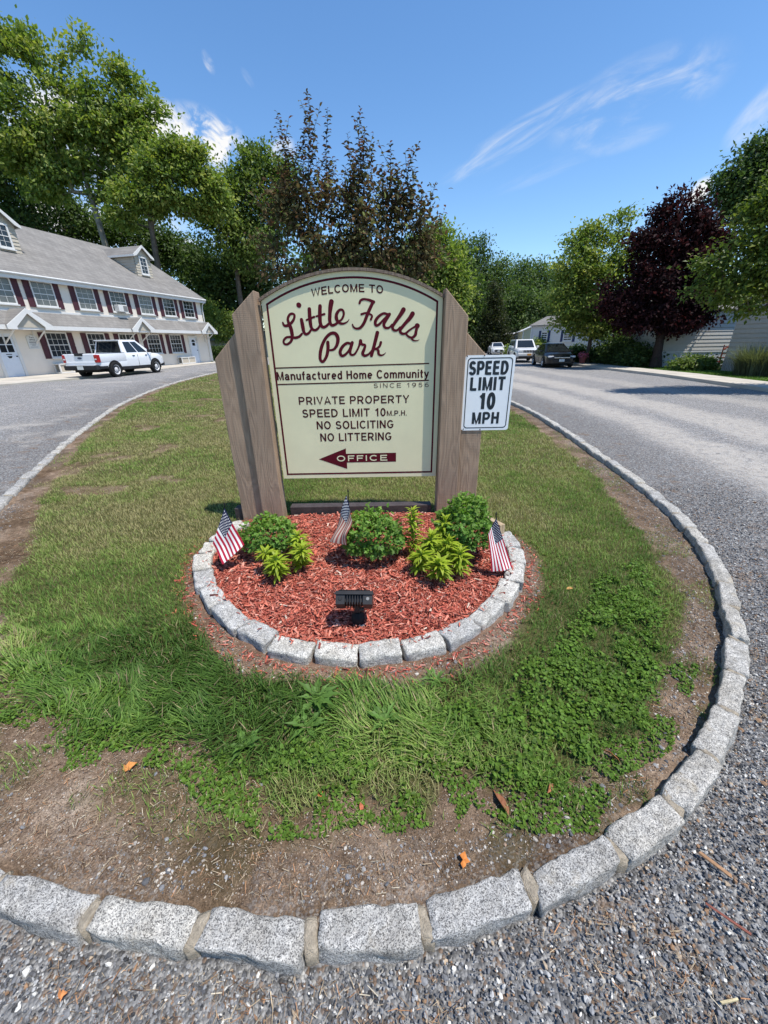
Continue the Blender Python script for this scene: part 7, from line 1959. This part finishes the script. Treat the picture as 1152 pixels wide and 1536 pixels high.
home((16.9, 25.3, 0.0), 0.02, 'pale grey manufactured home with white skirting behind the purple maple trunk', 12, 4.2, 0.92, 3.2, 'greysiding', 'skirt', 'shingle', 0.8)
hb = home((18.2, 14.2, 0.0), 0.02, 'grey sided manufactured home at the right picture edge behind the ornamental grass', 10, 7.4, 0.75, 3.25, 'beigesiding', 'beigesiding', 'shingle', 0.9)
mb = MB(); mb.box((-0.03, 4.9, 1.9), (0.05, 0.16, 2.7)); mb.build('downspout', M['skirt'], hb)
home((16.2, 45.5, 0.0), -1.1, 'white manufactured home with blue shutters behind the green street tree', 10, 4.5, 0.7, 3.1, 'whitesiding', 'skirt', 'shingle', 0.9, wins=((1.4, 2.2, 1.5, 2.5), (4.2, 5.2, 1.5, 2.5), (7.4, 8.4, 1.5, 2.5)), shut='blueshutter')
home((17.0, 50.5, 0.0), -0.25, 'pale yellow gabled home between the two parked cars and the green tree', 4.2, 9, 0.5, 2.7, 'yellowsiding', 'skirt', 'whiteroof', 1.0)
home((18.6, 66, 0.0), 0.1, 'distant low home with a white roof and big windows up the road', 6.4, 8, 0.3, 2.3, 'whitesiding', None, 'whiteroof', 0.5, wins=((0.4, 1.2, 0.9, 2.0), (1.5, 2.3, 0.9, 2.0), (3.0, 4.0, 0.9, 2.0)))
home((20.6, 58, 0.0), 0.1, 'distant low home with a tan roof behind the white off-roader', 7, 6, 0.3, 2.3, 'whitesiding', None, 'tanroof', 0.8, wins=((0.5, 1.3, 0.9, 2.0), (2.0, 2.8, 0.9, 2.0)))
# red stairs between the two homes
stx = empty('entry_stairs', (18.75, 23.6, 0.0), 'red-brown wooden entry steps with a railing between the two grey homes', 'stairs', rz=-math.pi / 2)
mb = MB()
for i in range(4): mb.box((0.32, 0.2 + i * 0.27, 0.19 + i * 0.2), (1.0, 0.28, 0.05))
mb.build('steps', M['redwood'], stx)
for x in (0.84,):
    mb = MB(); mb.tube([(x, 0.0, 1.02), (x, 1.3, 1.98)], 0.045, 6); mb.tube([(x, 0.0, 0.28), (x, 1.3, 1.1)], 0.04, 6)
    for t in np.linspace(0, 1, 6): mb.box((x, 1.3 * t, 0.65 + 0.89 * t), (0.04, 0.04, 0.80 if 0 < t < 1 else 1.25))
    mb.build('railing', M['redwood'], stx)

# lamp post far up the road
lp = empty('lamp_post', (19.6, 71, 0.0), 'thin pale lamp post far up the road in front of the dark wood', 'lamp post')
mb = MB(); mb.tube([(0, 0, 0), (0, 0, 3.4), (-0.08, 0, 3.7), (-0.35, 0, 3.78)], [0.09, 0.08, 0.08, 0.07], 8); mb.build('pole', M['rim'], lp); mb = MB(); mb.box((-0.55, 0, 3.76), (0.55, 0.25, 0.14), bev=0.03); mb.build('lamp_head', M['rim'], lp)
# pots of pink flowers on the pavement
M['potpink'] = plain('pink_pot', (0.38, 0.11, 0.10), 0.7, 0.2)
M['petal'] = col_mat('pink_petals', 0.7, 0.2)
for q, (x, y, s_, lb) in enumerate(((14.25, 29.2, 1.0, 'pot of pink flowers on the pavement beside the green tree'), (13.6, 29.9, 0.85, 'smaller pot of pink flowers beside the front of the dark sedan'))):
    pt = empty('flower_pot', (x, y, 0.12), lb, 'flower pot', 'pots of pink flowers')
    mb = MB(); mb.lathe([(0, 0), (0.17 * s_, 0), (0.25 * s_, 0.36 * s_), (0.28 * s_, 0.36 * s_), (0.28 * s_, 0.42 * s_), (0.24 * s_, 0.42 * s_), (0.22 * s_, 0.36 * s_), (0, 0.36 * s_)], 18); mb.build('pot', M['potpink'], pt, smooth=True)
    rg = np.random.default_rng(200 + q); n = 420; d = unit(rg.normal(size=(n, 3))); d[:, 2] = np.abs(d[:, 2]); P = d * np.array([0.33, 0.33, 0.30]) * s_ * rg.uniform(0.7, 1.05, (n, 1)) + np.array([0, 0, 0.44 * s_])
    cc = np.where((rg.random(n) < 0.7)[:, None], np.array([(0.72, 0.16, 0.26)]), np.array([(0.06, 0.11, 0.03)])) * rg.uniform(0.8, 1.2, (n, 1))
    V, F, cl = leaves_np(P, rg.normal(size=(n, 3)), d, np.full(n, 0.10 * s_), np.full(n, 0.08 * s_), cc, 'lobed'); npobj('flowers', V, F, M['petal'], pt, cl)
